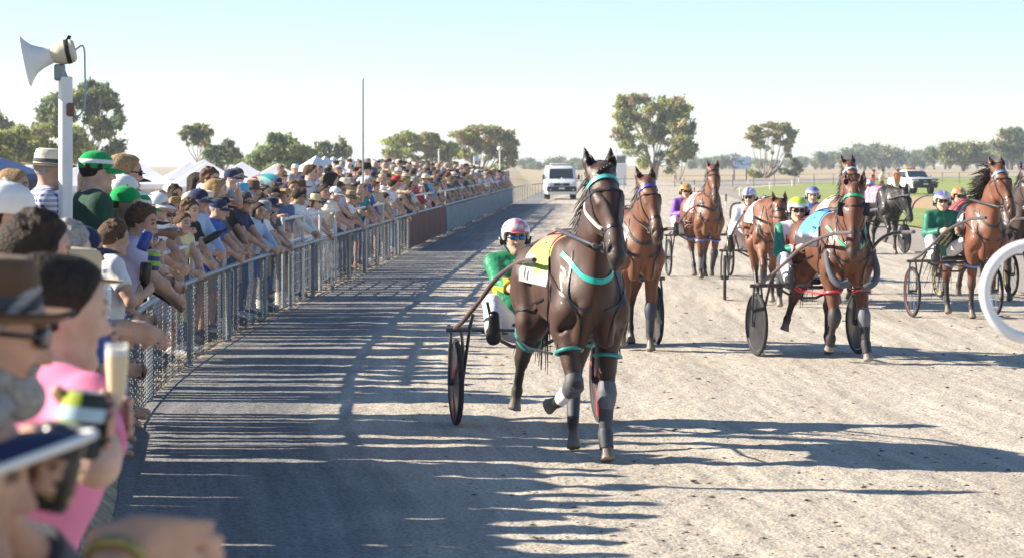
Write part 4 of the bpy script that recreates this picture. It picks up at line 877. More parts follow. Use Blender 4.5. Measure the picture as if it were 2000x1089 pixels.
h2 = runner(2, G(1248, 690), G(1186, 677), bay, blk, legset('back', 'down', 'fwd', 'mid'), (0, .98, 1.84), (0, .55, -.83), 'bright bay horse with blue browband close behind the lead horse', 'sulky half hidden behind the lead horse', 'driver hidden behind the dark brown lead horse', plain((.1, .1, .3)), plain((.7, .7, .7)),
            hyaw=.15, heading=R(8), tack=dict(browc=(.08, .08, .42), brow='navy', colc=(.03, .03, .04), boots=[('fl', 'knee', (.04, .05, .07)), ('fl', 'shin', (.035, .04, .05)), ('fr', 'shin', (.035, .04, .05))]), voxel=.015, wheel='disc', pale=(.30, .25, .20))
def j5(x, y, z):
    if abs(x) > .19: return (.01, .19, .12)
    if 1.04 < z < 1.36 and abs(x) < .18 and y > -.02: return (.72, .05, .06) if math.sin(x * 90) + math.sin(z * 60) > -.25 else (.8, .78, .78)
    return (.80, .78, .79)
def cl5(x, y, z): return (.04, .04, .05) if z < 1.32 else (.62, .70, .80) if (y > .10 or z < 1.34) else (.10, .32, .68)
l5 = legset('mid', 'fwd', 'trail', 'mid'); l5['fl'] = [(-.185, .56, 1.04), (-.175, .48, .93), (-.17, .66, .50), (-.18, .70, .22), (-.19, .76, .05)]
l5['fr'] = [(.185, .56, 1.04), (.18, .46, .92), (.16, .58, .50), (.17, .46, .26), (.18, .42, .14)]
l5['hr'] = [(.16, -.56, 1.18), (.23, -.48, .92), (.27, -.76, .62), (.33, -.84, .38), (.36, -.85, .27)]
T5 = dict(browc=(.03, .36, .16), brow='green', colc=(.02, .40, .16), col='green', colw=.03, cloth=cl5, number='7', numc=(.8, .8, .8), numsize=.2, numy=-.05, hopple=(.62, .06, .07), hopn='red', pads=True, blinkers=True, hopstrapcol=True, boots=[('fr', 'knee', (.05, .045, .045)), ('fl', 'knee', (.14, .15, .165)), ('fl', 'shin', (.03, .03, .035)), ('fr', 'pastern', (.03, .03, .035)), ('fl', 'pastern', (.03, .03, .035))])
h5 = runner(5, G(1652, 712), G(1577, 696), (.135, .045, .021), (.035, .02, .016), l5, (.03, .92, 1.78), (0, .36, -.93), 'chestnut bay horse with green collar and red hopples ahead of the right hand group', 'sulky with grey disc wheels behind the bay horse with red hopples', 'driver with lime green topped helmet and red and white jacket with green sleeves', j5, lambda x, y, z: (.55, .68, .06) if z > .09 else (.80, .80, .80),
            hyaw=-.38, tack=T5, voxel=.0135, wheel='disc', drv=dict(yaw=-12, dx=.10, lean=4), hoff=R(-5), pale=(.38, .32, .26), pole=-1)
cl3 = lambda x, y, z: (.70, .12, .14) if math.sin(y * 25) > .2 else (.72, .70, .72)
h3 = runner(3, G(1384, 548), G(1366, 541), (.175, .068, .031), blk, legset('mid', 'back', 'fwd', 'down'), (0, .96, 1.96), (0, .62, -.78), 'bay horse with blue hopples trotting alone between the lead pair and the pack', 'thin wheeled sulky behind the lone bay horse', 'driver in purple with orange helmet behind the lone bay horse', plain((.20, .07, .42)), swirl((.66, .22, .05), (.70, .50, .10)),
            hyaw=-.1, heading=R(6), tack=dict(cloth=cl3, hopple=(.12, .18, .62), hopn='blue', boots=[('fr', 'shin', (.16, .17, .18)), ('fl', 'shin', (.04, .04, .05)), ('fl', 'knee', (.05, .05, .06))]), voxel=.02, drv=dict(dx=.25, lean=2, voxel=.014))
h4 = runner(4, G(1506, 602), G(1490, 589), (.185, .068, .029), blk, legset('up', 'down', 'fwd', 'mid'), (-.06, 1.17, 1.46), (-.05, .30, -.95), 'bay horse with bowed head and black mane behind the red hoppled horse', 'black sulky behind the bay horse with bowed head', 'driver in white with silver helmet and dark visor behind the bowed bay horse', plain((.70, .74, .82)), lambda x, y, z: (.10, .14, .40) if abs(x) < .02 else (.68, .69, .72),
            hyaw=-.1, heading=R(-4), tack=dict(cloth=plain((.62, .62, .64)), boots=[('fl', 'shin', (.04, .04, .05)), ('fr', 'shin', (.04, .04, .05))]), voxel=.018, drv=dict(dx=.2, lean=4, yaw=-15), hoff=R(4), pale=(.45, .4, .33))
h6 = runner(6, G(1652, 596), G(1615, 575), (.16, .06, .028), blk, legset('down', 'back', 'fwd', 'mid'), (.05, .95, 2.02), (0, .55, -.83), 'bay horse with white and blue bridle standing tall behind the green collared horse', 'sulky hidden behind the red hoppled horse', 'smiling driver with silver helmet and blue jacket between two bay horses', lambda x, y, z: (.72, .66, .10) if z < 1.2 else (.14, .24, .62), lambda x, y, z: (.20, .22, .45) if z > .10 else (.66, .67, .70),
            hyaw=.2, heading=R(5), tack=dict(browc=(.45, .60, .85), brow='sky', cloth=plain((.70, .68, .60)), ystrap=True), voxel=.018, drv=dict(dx=.22, lean=0, shades=False, yaw=-8))
cl7 = lambda x, y, z: (.62, .16, .30) if math.sin(y * 40) * math.sin(z * 40) > -.3 else (.75, .5, .6)
h7 = runner(7, G(1738, 500), G(1722, 497), (.014, .011, .010), (.010, .008, .008), legset('up', 'down', 'fwd', 'mid'), (-.05, 1.20, 1.44), (-.1, .38, -.92), 'black horse with lowered head and pink saddle cloth at the back of the pack', 'black sulky behind the black horse', 'driver in blue and white helmet behind the black horse', lambda x, y, z: (.10, .14, .5) if x < 0 else (.7, .72, .75), swirl((.72, .72, .76), (.15, .2, .6)),
            hyaw=-.1, heading=R(16), tack=dict(cloth=cl7, boots=[]), voxel=.022, wheel='disc', accent=(.30, .30, .32), drv=dict(dx=.3, lean=2, voxel=.014))
def j8(x, y, z):
    if abs(x) < .13 and y > .04 and 1.02 < z < 1.20: return (.60, .55, .15) if math.sin(x * 80 + z * 70) > 0 else (.04, .05, .20)
    return (.01, .16, .10) if abs(x) > .02 or y < 0 else (.03, .22, .14)
cl8 = lambda x, y, z: (.05, .05, .06) if (math.sin(y * 38) > .35 or z < 1.3) else ((.70, .08, .07) if z > 1.44 and y < -.1 else (.78, .75, .75))
l8 = legset('fwd', 'back', 'mid', 'trail'); l8['fr'] = [(.185, .56, 1.04), (.19, .46, .92), (.20, .44, .47), (.20, .42, .19), (.20, .48, .03)]
h8 = runner(8, G(1925, 626), G(1862, 621), (.17, .058, .026), blk, l8, (.0, 1.02, 1.98), (0, .55, -.83), 'glossy bay horse with flying black mane and striped saddle cloth at the right edge', 'sulky with red lined wheels behind the glossy bay horse', 'driver in dark green with silver blue helmet looking at the camera', j8, lambda x, y, z: (.16, .16, .45) if z > .09 and x > 0 else (.68, .68, .72),
            hyaw=.15, heading=R(9), tack=dict(browc=(.18, .35, .62), brow='steelblue', cloth=cl8, hopple=(.16, .30, .62), hopn='sky', ystrap=True, tail=.9), voxel=.016, accent=(.26, .06, .06), mane=dict(L=.38, n=230, d=(.55, -.6, .25), curl=.4, drop=.35), drv=dict(dx=.15, yaw=-10, lean=4), pole=1, pale=(.3, .25, .2))
h9 = runner(9, G(1985, 590), G(1905, 582), (.06, .035, .028), blk, legset('down', 'fwd', 'mid', 'back'), (0, 1.0, 1.92), (0, .5, -.86), 'dark horse half out of frame behind the glossy bay', 'yellow spoked sulky behind the glossy bay horse', 'driver with orange patterned helmet behind the driver in dark green', plain((.12, .20, .42)), swirl((.60, .20, .05), (.72, .55, .30)),
            hyaw=-.3, heading=R(8), tack=dict(ystrap=True), voxel=.022, accent=(.6, .5, .1), drv=dict(dx=.25, lean=0, voxel=.014))
# ---------------------------------------------------------------- the crowd
def posed(pose, yaw):
    L = dict(lean=0, pitch=-4)
    if pose == 'rail': f = base_fig(20, yaw, -8); [arm(f, s, (-s * .03 + s * .10, .52, .99 + (.03 if s > 0 else 0)), (s * .9, -.1, -.5), hd=(-s * .8, .5, -.25), grip=('c', .7)) for s in (1, -1)]
    elif pose == 'clasp': f = base_fig(12, yaw, -6); [arm(f, s, (s * .045, .46, 1.02), (s * .8, -.2, -.6), hd=(-s * .5, .7, -.3), grip=('c', .9)) for s in (1, -1)]
    elif pose == 'down': f = base_fig(0, yaw, -3); [arm(f, s, (s * .25, .05, .84), (s * .4, -1, 0), hd=(0, .15, -1), grip=('c', .6)) for s in (1, -1)]
    elif pose == 'fold': f = base_fig(2, yaw, -4); [arm(f, s, (-s * .09, .235, 1.14 + s * .02), (s * .9, .1, -.6), hd=(-s * .9, .1, .2), grip=('c', .8)) for s in (1, -1)]
    elif pose == 'phone': f = base_fig(0, yaw, -3); [arm(f, s, (s * .07, .36, 1.50), (s * .8, .1, -.8), hd=(-s * .2, .2, .9), grip=('c', .8)) for s in (1, -1)]
    elif pose == 'cup': f = base_fig(4, yaw, -4); arm(f, 1, (.13, .30, 1.22), (.7, -.1, -.8), hd=(-.4, .5, .4), grip=('c', 1.1)); arm(f, -1, (-.2, .36, 1.0), (-.8, -.2, -.5), hd=(.3, .8, -.1), grip=('c', .8))
    elif pose == 'point': f = base_fig(4, yaw, -3); arm(f, 1, (.22, .62, 1.36), (.6, 0, -.9), hd=(0, 1, .05), grip=('c', .4)); arm(f, -1, (-.1, .42, 1.02), (-.8, -.2, -.5), hd=(.4, .8, -.1), grip=('c', .8))
    elif pose == 'shade': f = base_fig(0, yaw, -3); arm(f, 1, (.15, .13, 1.64), (.9, .3, -.2), hd=(-.9, .1, .15), grip=('c', .3)); arm(f, -1, (-.24, .08, .86), (-.4, -1, 0), hd=(0, .2, -1), grip=('c', .6))
    return f
POSES = ('rail', 'clasp', 'down', 'fold', 'phone', 'cup', 'point', 'shade'); YAWS = (-28, 0, 24); VX = .0145
FIG, BODY, SHS, SHL = {}, {}, {}, {}
for po in POSES:
    for yw in YAWS:
        f = posed(po, yw); FIG[po, yw] = f; BODY[po, yw] = sdf_mesh(body_prims(f), VX, 'person', face_col(f))
    f = FIG[po, 0]; SHS[po] = sdf_mesh(shirt_prims(f, .58), VX, 'shirt', False); SHL[po] = sdf_mesh(shirt_prims(f, 1.9), VX, 'long_sleeved_shirt', False)
f0 = FIG['down', 0]; PANTS = sdf_mesh(trouser_prims(f0), VX, 'trousers', False); SHORTS = sdf_mesh(trouser_prims(f0, .85, .022), VX, 'shorts', False)
DRESS = {p: sdf_mesh(dress_prims(FIG[p, 0]), VX, 'dress', False) for p in ('rail', 'clasp', 'down', 'phone')}
SHOE = {s: sdf_mesh([q for q in shoe_prims(f0)][(0 if s > 0 else 2):(2 if s > 0 else 4)], VX, 'shoe', False) for s in (1, -1)}
fH = dict(R=np.eye(3), head=np.zeros(3)); HAIR = {k: sdf_mesh(hair_prims(fH, k, seed=3), .009, 'hair', False) for k in ('short', 'messy', 'curly', 'fringe', 'long', 'bob', 'pony')}
HAIRU = {k: sdf_mesh(hair_prims(fH, k, seed=3, under=True), .009, 'hair', False) for k in ('short', 'messy', 'curly', 'long', 'bob', 'pony')}; HAIRU['fringe'] = HAIRU['short']
def hairm(n, c): return mat('hair_' + n, c, rough=.65, spec=.25, var=.35, scale=55, bump=.7, bscale=90)
HC = {'dark': hairm('dark', (.03, .02, .014)), 'brown': hairm('brown', (.10, .055, .03)), 'fair': hairm('fair', (.38, .24, .11)), 'grey': hairm('grey', (.36, .34, .32)), 'ginger': hairm('ginger', (.32, .14, .05)), 'white': hairm('white', (.62, .60, .57))}
FB = {k: fabric(k, c) for k, c in {'white': (.78, .78, .77), 'navy': (.022, .032, .085), 'black': (.018, .018, .02), 'pale blue': (.40, .52, .70), 'pink': (.78, .30, .42), 'grey': (.28, .29, .31), 'dark green': (.025, .075, .05), 'tan': (.48, .38, .26), 'red': (.45, .03, .04), 'lavender': (.52, .48, .66), 'royal blue': (.04, .11, .42), 'olive': (.16, .17, .07), 'cream': (.70, .64, .50), 'charcoal': (.07, .075, .085), 'sky blue': (.12, .42, .66), 'bright green': (.005, .33, .09), 'khaki': (.33, .27, .17), 'brown': (.13, .075, .045), 'straw': (.62, .50, .31), 'denim': (.09, .14, .26), 'teal': (.03, .25, .27), 'yellow': (.78, .62, .12), 'lemon': (.80, .70, .36)}.items()}
FB['blue gingham'] = pattern_mat('fabric_gingham', (.75, .76, .80), (.02, .045, .24), 'check', 170); FB['navy striped'] = pattern_mat('fabric_stripe', (.75, .75, .76), (.02, .03, .1), 'hoop', 130); FB['floral'] = pattern_mat('fabric_floral', (.72, .70, .72), (.45, .15, .30), 'spots', 38); FB['lilac check'] = pattern_mat('fabric_lilac', (.62, .62, .74), (.25, .25, .48), 'check', 210)
HATS = {'cap': CAPM, 'backwards cap': CAPB, 'bucket hat': BUCKET, 'wide brimmed hat': WIDE, 'straw hat': STRAW}
def dress_up(o, f, shirt, shm, bot, botm, hair=None, hat=None, hatm=None, shades=False, shoes=True, band=None):
    put(shirt, shm, o)
    if bot: put(bot, botm, o)
    if hair: put((HAIRU if hat else HAIR)[hair[0]], HC[hair[1]], o, frame(f))
    if hat:
        h = put(HATS[hat], hatm, o, frame(f, (0, -.004, .004)), hat.replace(' ', '_'))
        if band: q = put(BANDM, band, h, Matrix.Identity(4))
    if shades: put(SHADES, LENS, o, frame(f))
def crowd_person(label, loc, face, pose, yaw, s, skin, shirt, shirtm, bottom, botm, hair, hat=None, hatm=None, shades=False, band=None, group='spectators along the fence', shoes=False):
    """face: compass-like angle in degrees, 0 = looking along +Y, negative = towards the track"""
    o = put(BODY[pose, yaw], SK[skin], None); o.name = 'person'; o.location = loc; o.rotation_euler = (0, 0, R(face)); o.scale = (s, s, s); tag(o, label, 'person', group); f = FIG[pose, yaw]
    me = DRESS[pose] if shirt == 'dress' else (SHL if shirt == 'long' else SHS)[pose]
    dress_up(o, f, me, FB[shirtm], None if shirt == 'dress' else (SHORTS if bottom == 'shorts' else PANTS), FB[botm], hair, hat, FB[hatm] if hatm else None, shades, True, FB[band] if band else None)
    if shoes:
        for sd in (1, -1): put(SHOE[sd], FB['charcoal' if skin else 'white'], o)
    return o
used = set(); placed = []
def free(x, y, r=.30): return all((x - a) ** 2 + (y - b) ** 2 > r * r for a, b in placed)
# people who can be picked out in the photo: head position (photo px) and distance give where they stand
def named(label, px, py, D, face, pose, yaw, shirt, shirtm, bottom='trousers', botm='denim', hair=None, hat=None, hatm=None, s=1.0, skin=0, shades=False, band=None, onground=True):
    f = FIG[pose, yaw]; hd = f['head'] * s; c, sn = math.cos(R(face)), math.sin(R(face)); w = at(px, py, D); x = w.x - (hd[0] * c - hd[1] * sn); y = w.y - (hd[0] * sn + hd[1] * c); off = fence_x(y) - x
    if off < (.36 if y > 21 else .12): off = .36 if y > 21 else .12; x = fence_x(y) - off
    gz = bank_z(off, y)
    z = w.z - hd[2]
    if onground:   # let the height of the person take up small differences
        s2 = s * float(np.clip((w.z - gz) / hd[2], .80, 1.12)); s = s2; z = gz
    placed.append((x, y)); used.add((hat or (hair and hair[0] + hair[1]), hatm, shirtm))
    return crowd_person(label, (x, y, z), face, pose, yaw, s, skin, shirt, shirtm, bottom, botm, hair, hat, hatm, shades, band, shoes=D > 24)
N = named
N('man in cream banded straw hat and blue gingham shirt left of the white post', 100, 335, 18.6, -70, 'fold', 0, 'long', 'blue gingham', hair=('short', 'grey'), hat='straw hat', hatm='cream', band='charcoal', s=1.05, skin=1)
N('fair haired boy with cropped hair at the left edge holding a cup', 26, 366, 18.0, -70, 'cup', -28, 'short', 'black', hair=('short', 'fair'), s=.95, skin=1)
N('tall youth in bright green cap with white stripe and dark green T-shirt', 190, 338, 18.6, -62, 'down', 0, 'short', 'dark green', hair=('messy', 'dark'), hat='cap', hatm='bright green', band='white', s=1.06)
N('youth with bright green cap worn backwards and tan shirt', 242, 402, 18.8, -72, 'rail', -28, 'short', 'tan', hair=('short', 'brown'), hat='backwards cap', hatm='bright green', s=.96, skin=1)
N('man in white cap and charcoal top beside the backwards green cap', 296, 380, 19.6, -75, 'cup', 0, 'short', 'charcoal', hair=('short', 'dark'), hat='cap', hatm='white', s=1.0, skin=1)
N('ginger haired man in black cap with green swirl and pale hoodie', 277, 336, 20.6, -65, 'down', 0, 'long', 'grey', hair=('curly', 'ginger'), hat='cap', hatm='black', s=1.04)
N('man in navy cap looking over the black capped ginger man', 267, 316, 23.0, -80, 'down', 0, 'short', 'navy', hair=('short', 'dark'), hat='cap', hatm='navy', s=1.08)
N('tall fair crew cut man in sunglasses and dark green blazer over white collar', 338, 338, 20.2, -72, 'fold', 0, 'long', 'dark green', hair=('short', 'fair'), s=1.07, skin=1, shades=True)
N('child in bright green cap and floral top', 370, 376, 20.4, -75, 'clasp', 0, 'short', 'floral', hair=('long', 'fair'), hat='cap', hatm='bright green', band='white', s=.92)
N('youth with tousled brown curls in pale pink shirt at the rail', 285, 436, 18.6, -72, 'rail', -28, 'short', 'lavender', hair=('curly', 'brown'), s=.97, skin=1)
N('youth in white T-shirt with dark brown hair lifting a blue can', 282, 468, 17.6, -64, 'cup', 0, 'short', 'white', hair=('messy', 'brown'), s=.93, skin=1)
N('man with bare arm stretched out pointing beside the tall crew cut man', 352, 396, 21.5, -80, 'point', 0, 'short', 'olive', hair=('short', 'brown'), s=.98, skin=1)
N('man in black wide brimmed hat bent over the rail', 330, 444, 19.0, -85, 'rail', 0, 'long', 'black', hair=('short', 'dark'), hat='wide brimmed hat', hatm='black', s=.95)
N('woman in dark sunglasses behind the tall green capped youth', 222, 355, 21.0, -100, 'down', 0, 'short', 'white', hair=('long', 'dark'), shades=True, s=1.02)
N('man in grey and maroon cap behind the bright green cap', 207, 322, 23.5, -80, 'down', 0, 'short', 'grey', hair=('short', 'brown'), hat='cap', hatm='brown', s=1.06)
N('man in navy cap and dark sunglasses by the white post holding a bottle', 192, 494, 12.6, -66, 'cup', 0, 'short', 'pale blue', hair=('messy', 'grey'), hat='cap', hatm='navy', shades=True, s=.97, skin=1)
N('girl in lemon yellow dress leaning on the handrail with a dark bottle', 410, 436, 27.6, -128, 'rail', 0, 'dress', 'lemon', hair=('pony', 'brown'), s=.90)
N('teenage boy in black polo with wavy brown hair beside the girl in yellow', 440, 412, 28.6, -120, 'clasp', 0, 'short', 'black', hair=('curly', 'brown'), s=1.0)
N('young man with sunglasses holding up a phone in a white T-shirt', 410, 352, 33, -118, 'phone', 0, 'short', 'white', hair=('messy', 'brown'), shades=True, s=1.05)
N('dark haired woman in sunglasses and white top in the rear row', 386, 350, 36, -110, 'down', 0, 'short', 'cream', hair=('long', 'dark'), shades=True, s=1.0)
N('woman with long fair hair in navy seen in profile', 445, 372, 32, -80, 'down', 0, 'short', 'navy', hair=('long', 'fair'), s=1.0)
N('man in navy cap beside a man in pale blue at the back', 453, 350, 40, -120, 'down', 0, 'short', 'grey', hair=('short', 'dark'), hat='cap', hatm='navy', s=1.04)
N('man in dark cap and pale blue shirt holding a phone at the back', 463, 347, 41, -125, 'phone', 0, 'short', 'pale blue', hair=('short', 'dark'), hat='cap', hatm='charcoal', s=1.06)
N('old man in navy cap and navy polo gripping the rail', 468, 410, 30.6, -105, 'rail', 0, 'short', 'royal blue', bottom='shorts', botm='khaki', hair=('short', 'grey'), hat='cap', hatm='navy', s=1.0, skin=1)
N('heavy old man in black cap and charcoal polo leaning forward', 488, 405, 31.6, -100, 'clasp', 0, 'short', 'charcoal', bottom='shorts', botm='grey', hair=('short', 'grey'), hat='cap', hatm='black', s=1.02, skin=1)
N('red faced old man in grey cap beside the heavy old man', 505, 395, 33.2, -105, 'rail', -28, 'short', 'navy', hair=('short', 'white'), hat='cap', hatm='charcoal', s=1.0, skin=1)
N('person in bright sky blue bucket hat behind the old men', 491, 380, 34.5, -100, 'down', 0, 'short', 'tan', hair=('short', 'brown'), hat='bucket hat', hatm='sky blue', s=.98)
N('boy in grey bucket hat and white T-shirt', 534, 412, 35.6, -110, 'rail', 0, 'short', 'white', bottom='shorts', botm='royal blue', hair=('short', 'fair'), hat='bucket hat', hatm='grey', s=.92)
N('boy in navy bucket hat behind the white T-shirt boy', 548, 405, 37.0, -110, 'clasp', 0, 'short', 'charcoal', hair=('short', 'brown'), hat='bucket hat', hatm='navy', s=.95)
N('small dark haired boy in tan shirt sitting up on the rail', 563, 424, 37.0, -112, 'clasp', 0, 'short', 'tan', bottom='shorts', botm='tan', hair=('short', 'dark'), s=.86)
N('boy with sandy fringe in royal blue shirt', 580, 385, 39.5, -125, 'down', 0, 'short', 'denim', bottom='shorts', botm='charcoal', hair=('fringe', 'fair'), s=1.0)
N('young man in open white shirt and sunglasses by the handrail', 600, 385, 40.5, -118, 'clasp', 24, 'long', 'white', hair=('fringe', 'dark'), shades=True, s=1.05, skin=2)
N('tall pale youth in white shirt above the rear crowd', 607, 338, 47, -100, 'down', 0, 'long', 'white', hair=('short', 'brown'), s=1.12)
N('woman with long dark hair in lilac check dress bending her head', 648, 352, 47, -85, 'clasp', 24, 'dress', 'lilac check', hair=('bob', 'dark'), s=1.1)
N('man in white cap and white polo leaning on the handrail', 657, 380, 45.5, -95, 'rail', -28, 'short', 'cream', bottom='trousers', botm='white', hair=('messy', 'dark'), hat='cap', hatm='white', shades=True, s=1.04, skin=1)
N('man in tan wide brimmed hat and sunglasses with white shirt', 688, 388, 48.5, -105, 'rail', 0, 'short', 'white', hair=('short', 'grey'), hat='wide brimmed hat', hatm='khaki', band='brown', s=1.0, shades=True, skin=1)
N('woman in small straw hat and sunglasses between the white shirts', 624, 395, 43, -115, 'clasp', 0, 'short', 'floral', hair=('bob', 'brown'), hat='straw hat', hatm='straw', s=.95, shades=True)
N('old man in navy polo and navy cap leaning beside the thin pole', 727, 375, 52, -110, 'rail', 0, 'short', 'navy', hair=('short', 'white'), hat='cap', hatm='royal blue', s=1.02, skin=1)
N('man with bare arm stretched out pointing beside the tall crew cut man', 352, 396, 21.5, -80, 'point', 0, 'short', 'olive', hair=('short', 'brown'), s=.98, skin=1)
N('man in black wide brimmed hat standing high near the thin pole', 716, 334, 60, -110, 'down', 0, 'short', 'pale blue', hair=('short', 'dark'), hat='wide brimmed hat', hatm='black', s=1.1)
N('white haired woman in pale blue near the thin pole', 718, 356, 55, -110, 'down', 0, 'short', 'pale blue', hair=('bob', 'white'), s=1.02)
N('man in cream wide brimmed hat and white shirt in the rear row', 779, 340, 75, -110, 'fold', 0, 'long', 'white', hair=('short', 'grey'), hat='wide brimmed hat', hatm='cream', band='brown', s=1.12)
N('dark haired woman in black top turned sideways', 818, 350, 82, -60, 'down', 0, 'short', 'black', hair=('long', 'dark'), s=1.1)
N('old man in brown hat with white beard in check shirt by the handrail', 858, 365, 74, -110, 'phone', 0, 'short', 'lilac check', hair=('short', 'white'), hat='wide brimmed hat', hatm='brown', s=1.08, skin=1)
N('woman in black top leaning far over the brown shade cloth', 815, 395, 62, -80, 'rail', 0, 'short', 'black', hair=('bob', 'brown'), hat='straw hat', hatm='tan', s=.98)
N('young man with hand to cheek in grey shirt before the brown shade cloth', 789, 388, 57, -105, 'rail', 0, 'short', 'grey', hair=('messy', 'dark'), s=1.0)
# everyone else: rows along the fence, each with a hat and shirt pairing of its own
HW = [('cap', 'navy'), ('cap', 'white'), ('cap', 'black'), ('cap', 'grey'), ('cap', 'red'), ('cap', 'khaki'), ('cap', 'bright green'), ('cap', 'pale blue'), ('straw hat', 'straw'), ('straw hat', 'cream'), ('wide brimmed hat', 'brown'), ('wide brimmed hat', 'tan'), ('wide brimmed hat', 'khaki'), ('bucket hat', 'white'), ('bucket hat', 'tan'), ('bucket hat', 'navy'),
      ('short', 'dark'), ('short', 'brown'), ('short', 'grey'), ('messy', 'dark'), ('curly', 'brown'), ('fringe', 'fair'), ('long', 'dark'), ('long', 'fair'), ('long', 'brown'), ('bob', 'grey'), ('pony', 'dark'), ('short', 'white'), ('messy', 'ginger')]
SW = ['white', 'white', 'cream', 'pale blue', 'white', 'navy', 'black', 'pale blue', 'grey', 'charcoal', 'tan', 'royal blue', 'lavender', 'white', 'navy', 'blue gingham', 'navy striped', 'floral', 'red', 'pink', 'olive', 'cream', 'dark green', 'teal', 'denim', 'lilac check', 'sky blue', 'white', 'pale blue']
rc = random.Random(21); WEIGH = [5, 3, 5, 3, 2, 2, 1, 2, 1.5, 1.5, 3, 1.5, 2, 1.5, 1.5, 3] + [6, 6, 2, 5, 3, 2, 5, 2, 4, 1, 4, 1, 1]
PT = {'rail': 'leaning on the rail', 'clasp': 'hands clasped', 'down': 'standing upright', 'fold': 'arms folded', 'phone': 'lifting a phone', 'cup': 'holding a drink', 'point': 'reaching forward', 'shade': 'shading the eyes'}
def zone(Y): return 'near the camera end' if Y < 22 else 'by the old men in caps' if Y < 36 else 'behind the white lattice' if Y < 48 else 'near the thin pole' if Y < 57 else 'above the brown shade cloth' if Y < 78 else 'above the grey shade cloth' if Y < 105 else 'at the far end'
HT = {'short': 'short', 'messy': 'messy', 'curly': 'curly', 'fringe': 'fringed', 'long': 'long', 'bob': 'bobbed', 'pony': 'tied back'}
ncrowd = 0
def random_person(Y, off, row):
    global ncrowd
    if 38 < Y < 47 and off < .62: off = .66
    x = fence_x(Y) - off
    if not free(x, Y, .27 if Y > 24 else .33): return
    for _ in range(60):
        h = rc.choices(HW, WEIGH)[0]; sh = rc.choice(SW)
        if (h, sh) not in used: break
    else:
        left = [(a, b) for a in HW for b in dict.fromkeys(SW) if (a, b) not in used]
        if not left: return
        h, sh = rc.choice(left)
    used.add((h, sh)); hat = h[0] if h[0] in HATS else None
    if row == 0: pose = rc.choices(('rail', 'clasp', 'fold', 'phone', 'cup', 'point'), (6, 5, 1.5, 1.2, 2, .0 if Y < 24 else .5))[0]
    else: pose = rc.choices(('down', 'fold', 'phone', 'cup', 'shade', 'clasp'), (4, 2, 1.5, 2, 1.2, 1))[0]
    yaw = rc.choice(YAWS); female = h[0] in ('long', 'bob', 'pony'); gar = 'long' if rc.random() < .18 else 'short'
    if female and pose in DRESS and rc.random() < .45: gar = 'dress'
    face = (-100 - rc.uniform(5, 38)) if Y > 23 else (-62 - rc.uniform(-15, 25)); s = rc.uniform(.93, 1.06) * (.95 if female else 1)
    if row == 0 and rc.random() < .12: s *= .84
    if row == 1 and Y < 19: s = rc.uniform(.98, 1.1)
    if Y < 20 and row == 0: s *= .88; pose = 'rail'
    gz = bank_z(off, Y); bt = rc.choice(['denim', 'charcoal', 'khaki', 'navy', 'tan', 'white', 'grey']); hair = h if not hat else ('short' if rc.random() < .7 else 'bob', rc.choice(['dark', 'brown', 'grey', 'fair']))
    hd = f'{h[1]} {h[0]}' if hat else f'{HT[h[0]]} {h[1]} hair'
    gt = 'dress' if gar == 'dress' else 'shirt' if gar == 'long' else 'shirt'
    crowd_person(f'{hd}, {sh} {gt}, {PT[pose]} {zone(Y)}', (x, Y, gz), face, pose, yaw, s, rc.choice((0, 1, 1, 2)), gar, sh, rc.choice(('trousers', 'shorts')), bt, hair, hat, h[1] if hat else None, rc.random() < .4, FB and ('charcoal' if hat in ('straw hat', 'wide brimmed hat') and rc.random() < .6 else None), shoes=Y > 23 and Y < 50 and row == 0)
    placed.append((x, Y)); ncrowd += 1
Y = 8.8
while Y < 17:   # beside the camera: seen as heads at the left edge, and their shadows fall across the track
    if 11 < Y < 14.3: random_person(Y + rc.uniform(-.15, .15), .42 + rc.uniform(-.05, .08), 0)
    random_person(Y + .3, 1.15 + rc.uniform(0, .12), 1)
    Y += .5
Y = 11.0
while Y < 18.5: random_person(Y, 1.8 + rc.uniform(-.12, .12), 1); Y += .40
Y = 24.2
print('crowd', ncrowd)
while Y < 137 and ncrowd < 229:
    st = float(np.interp(Y, [24, 40, 60, 90, 137], [.60, .74, 1.0, 1.7, 2.2])); random_person(Y + rc.uniform(-.1, .1), .40 + rc.uniform(-.05, .12), 0)
    for r, o, pr in ((1, .95, .60), (2, 1.7, .40), (3, 2.6, .26)):
        if Y > 30 or r < 2:
            if rc.random() < pr: random_person(Y + rc.uniform(-.2, .2), o + rc.uniform(-.15, .2), r)
    Y += st
print('crowd', ncrowd, 'last Y', Y)
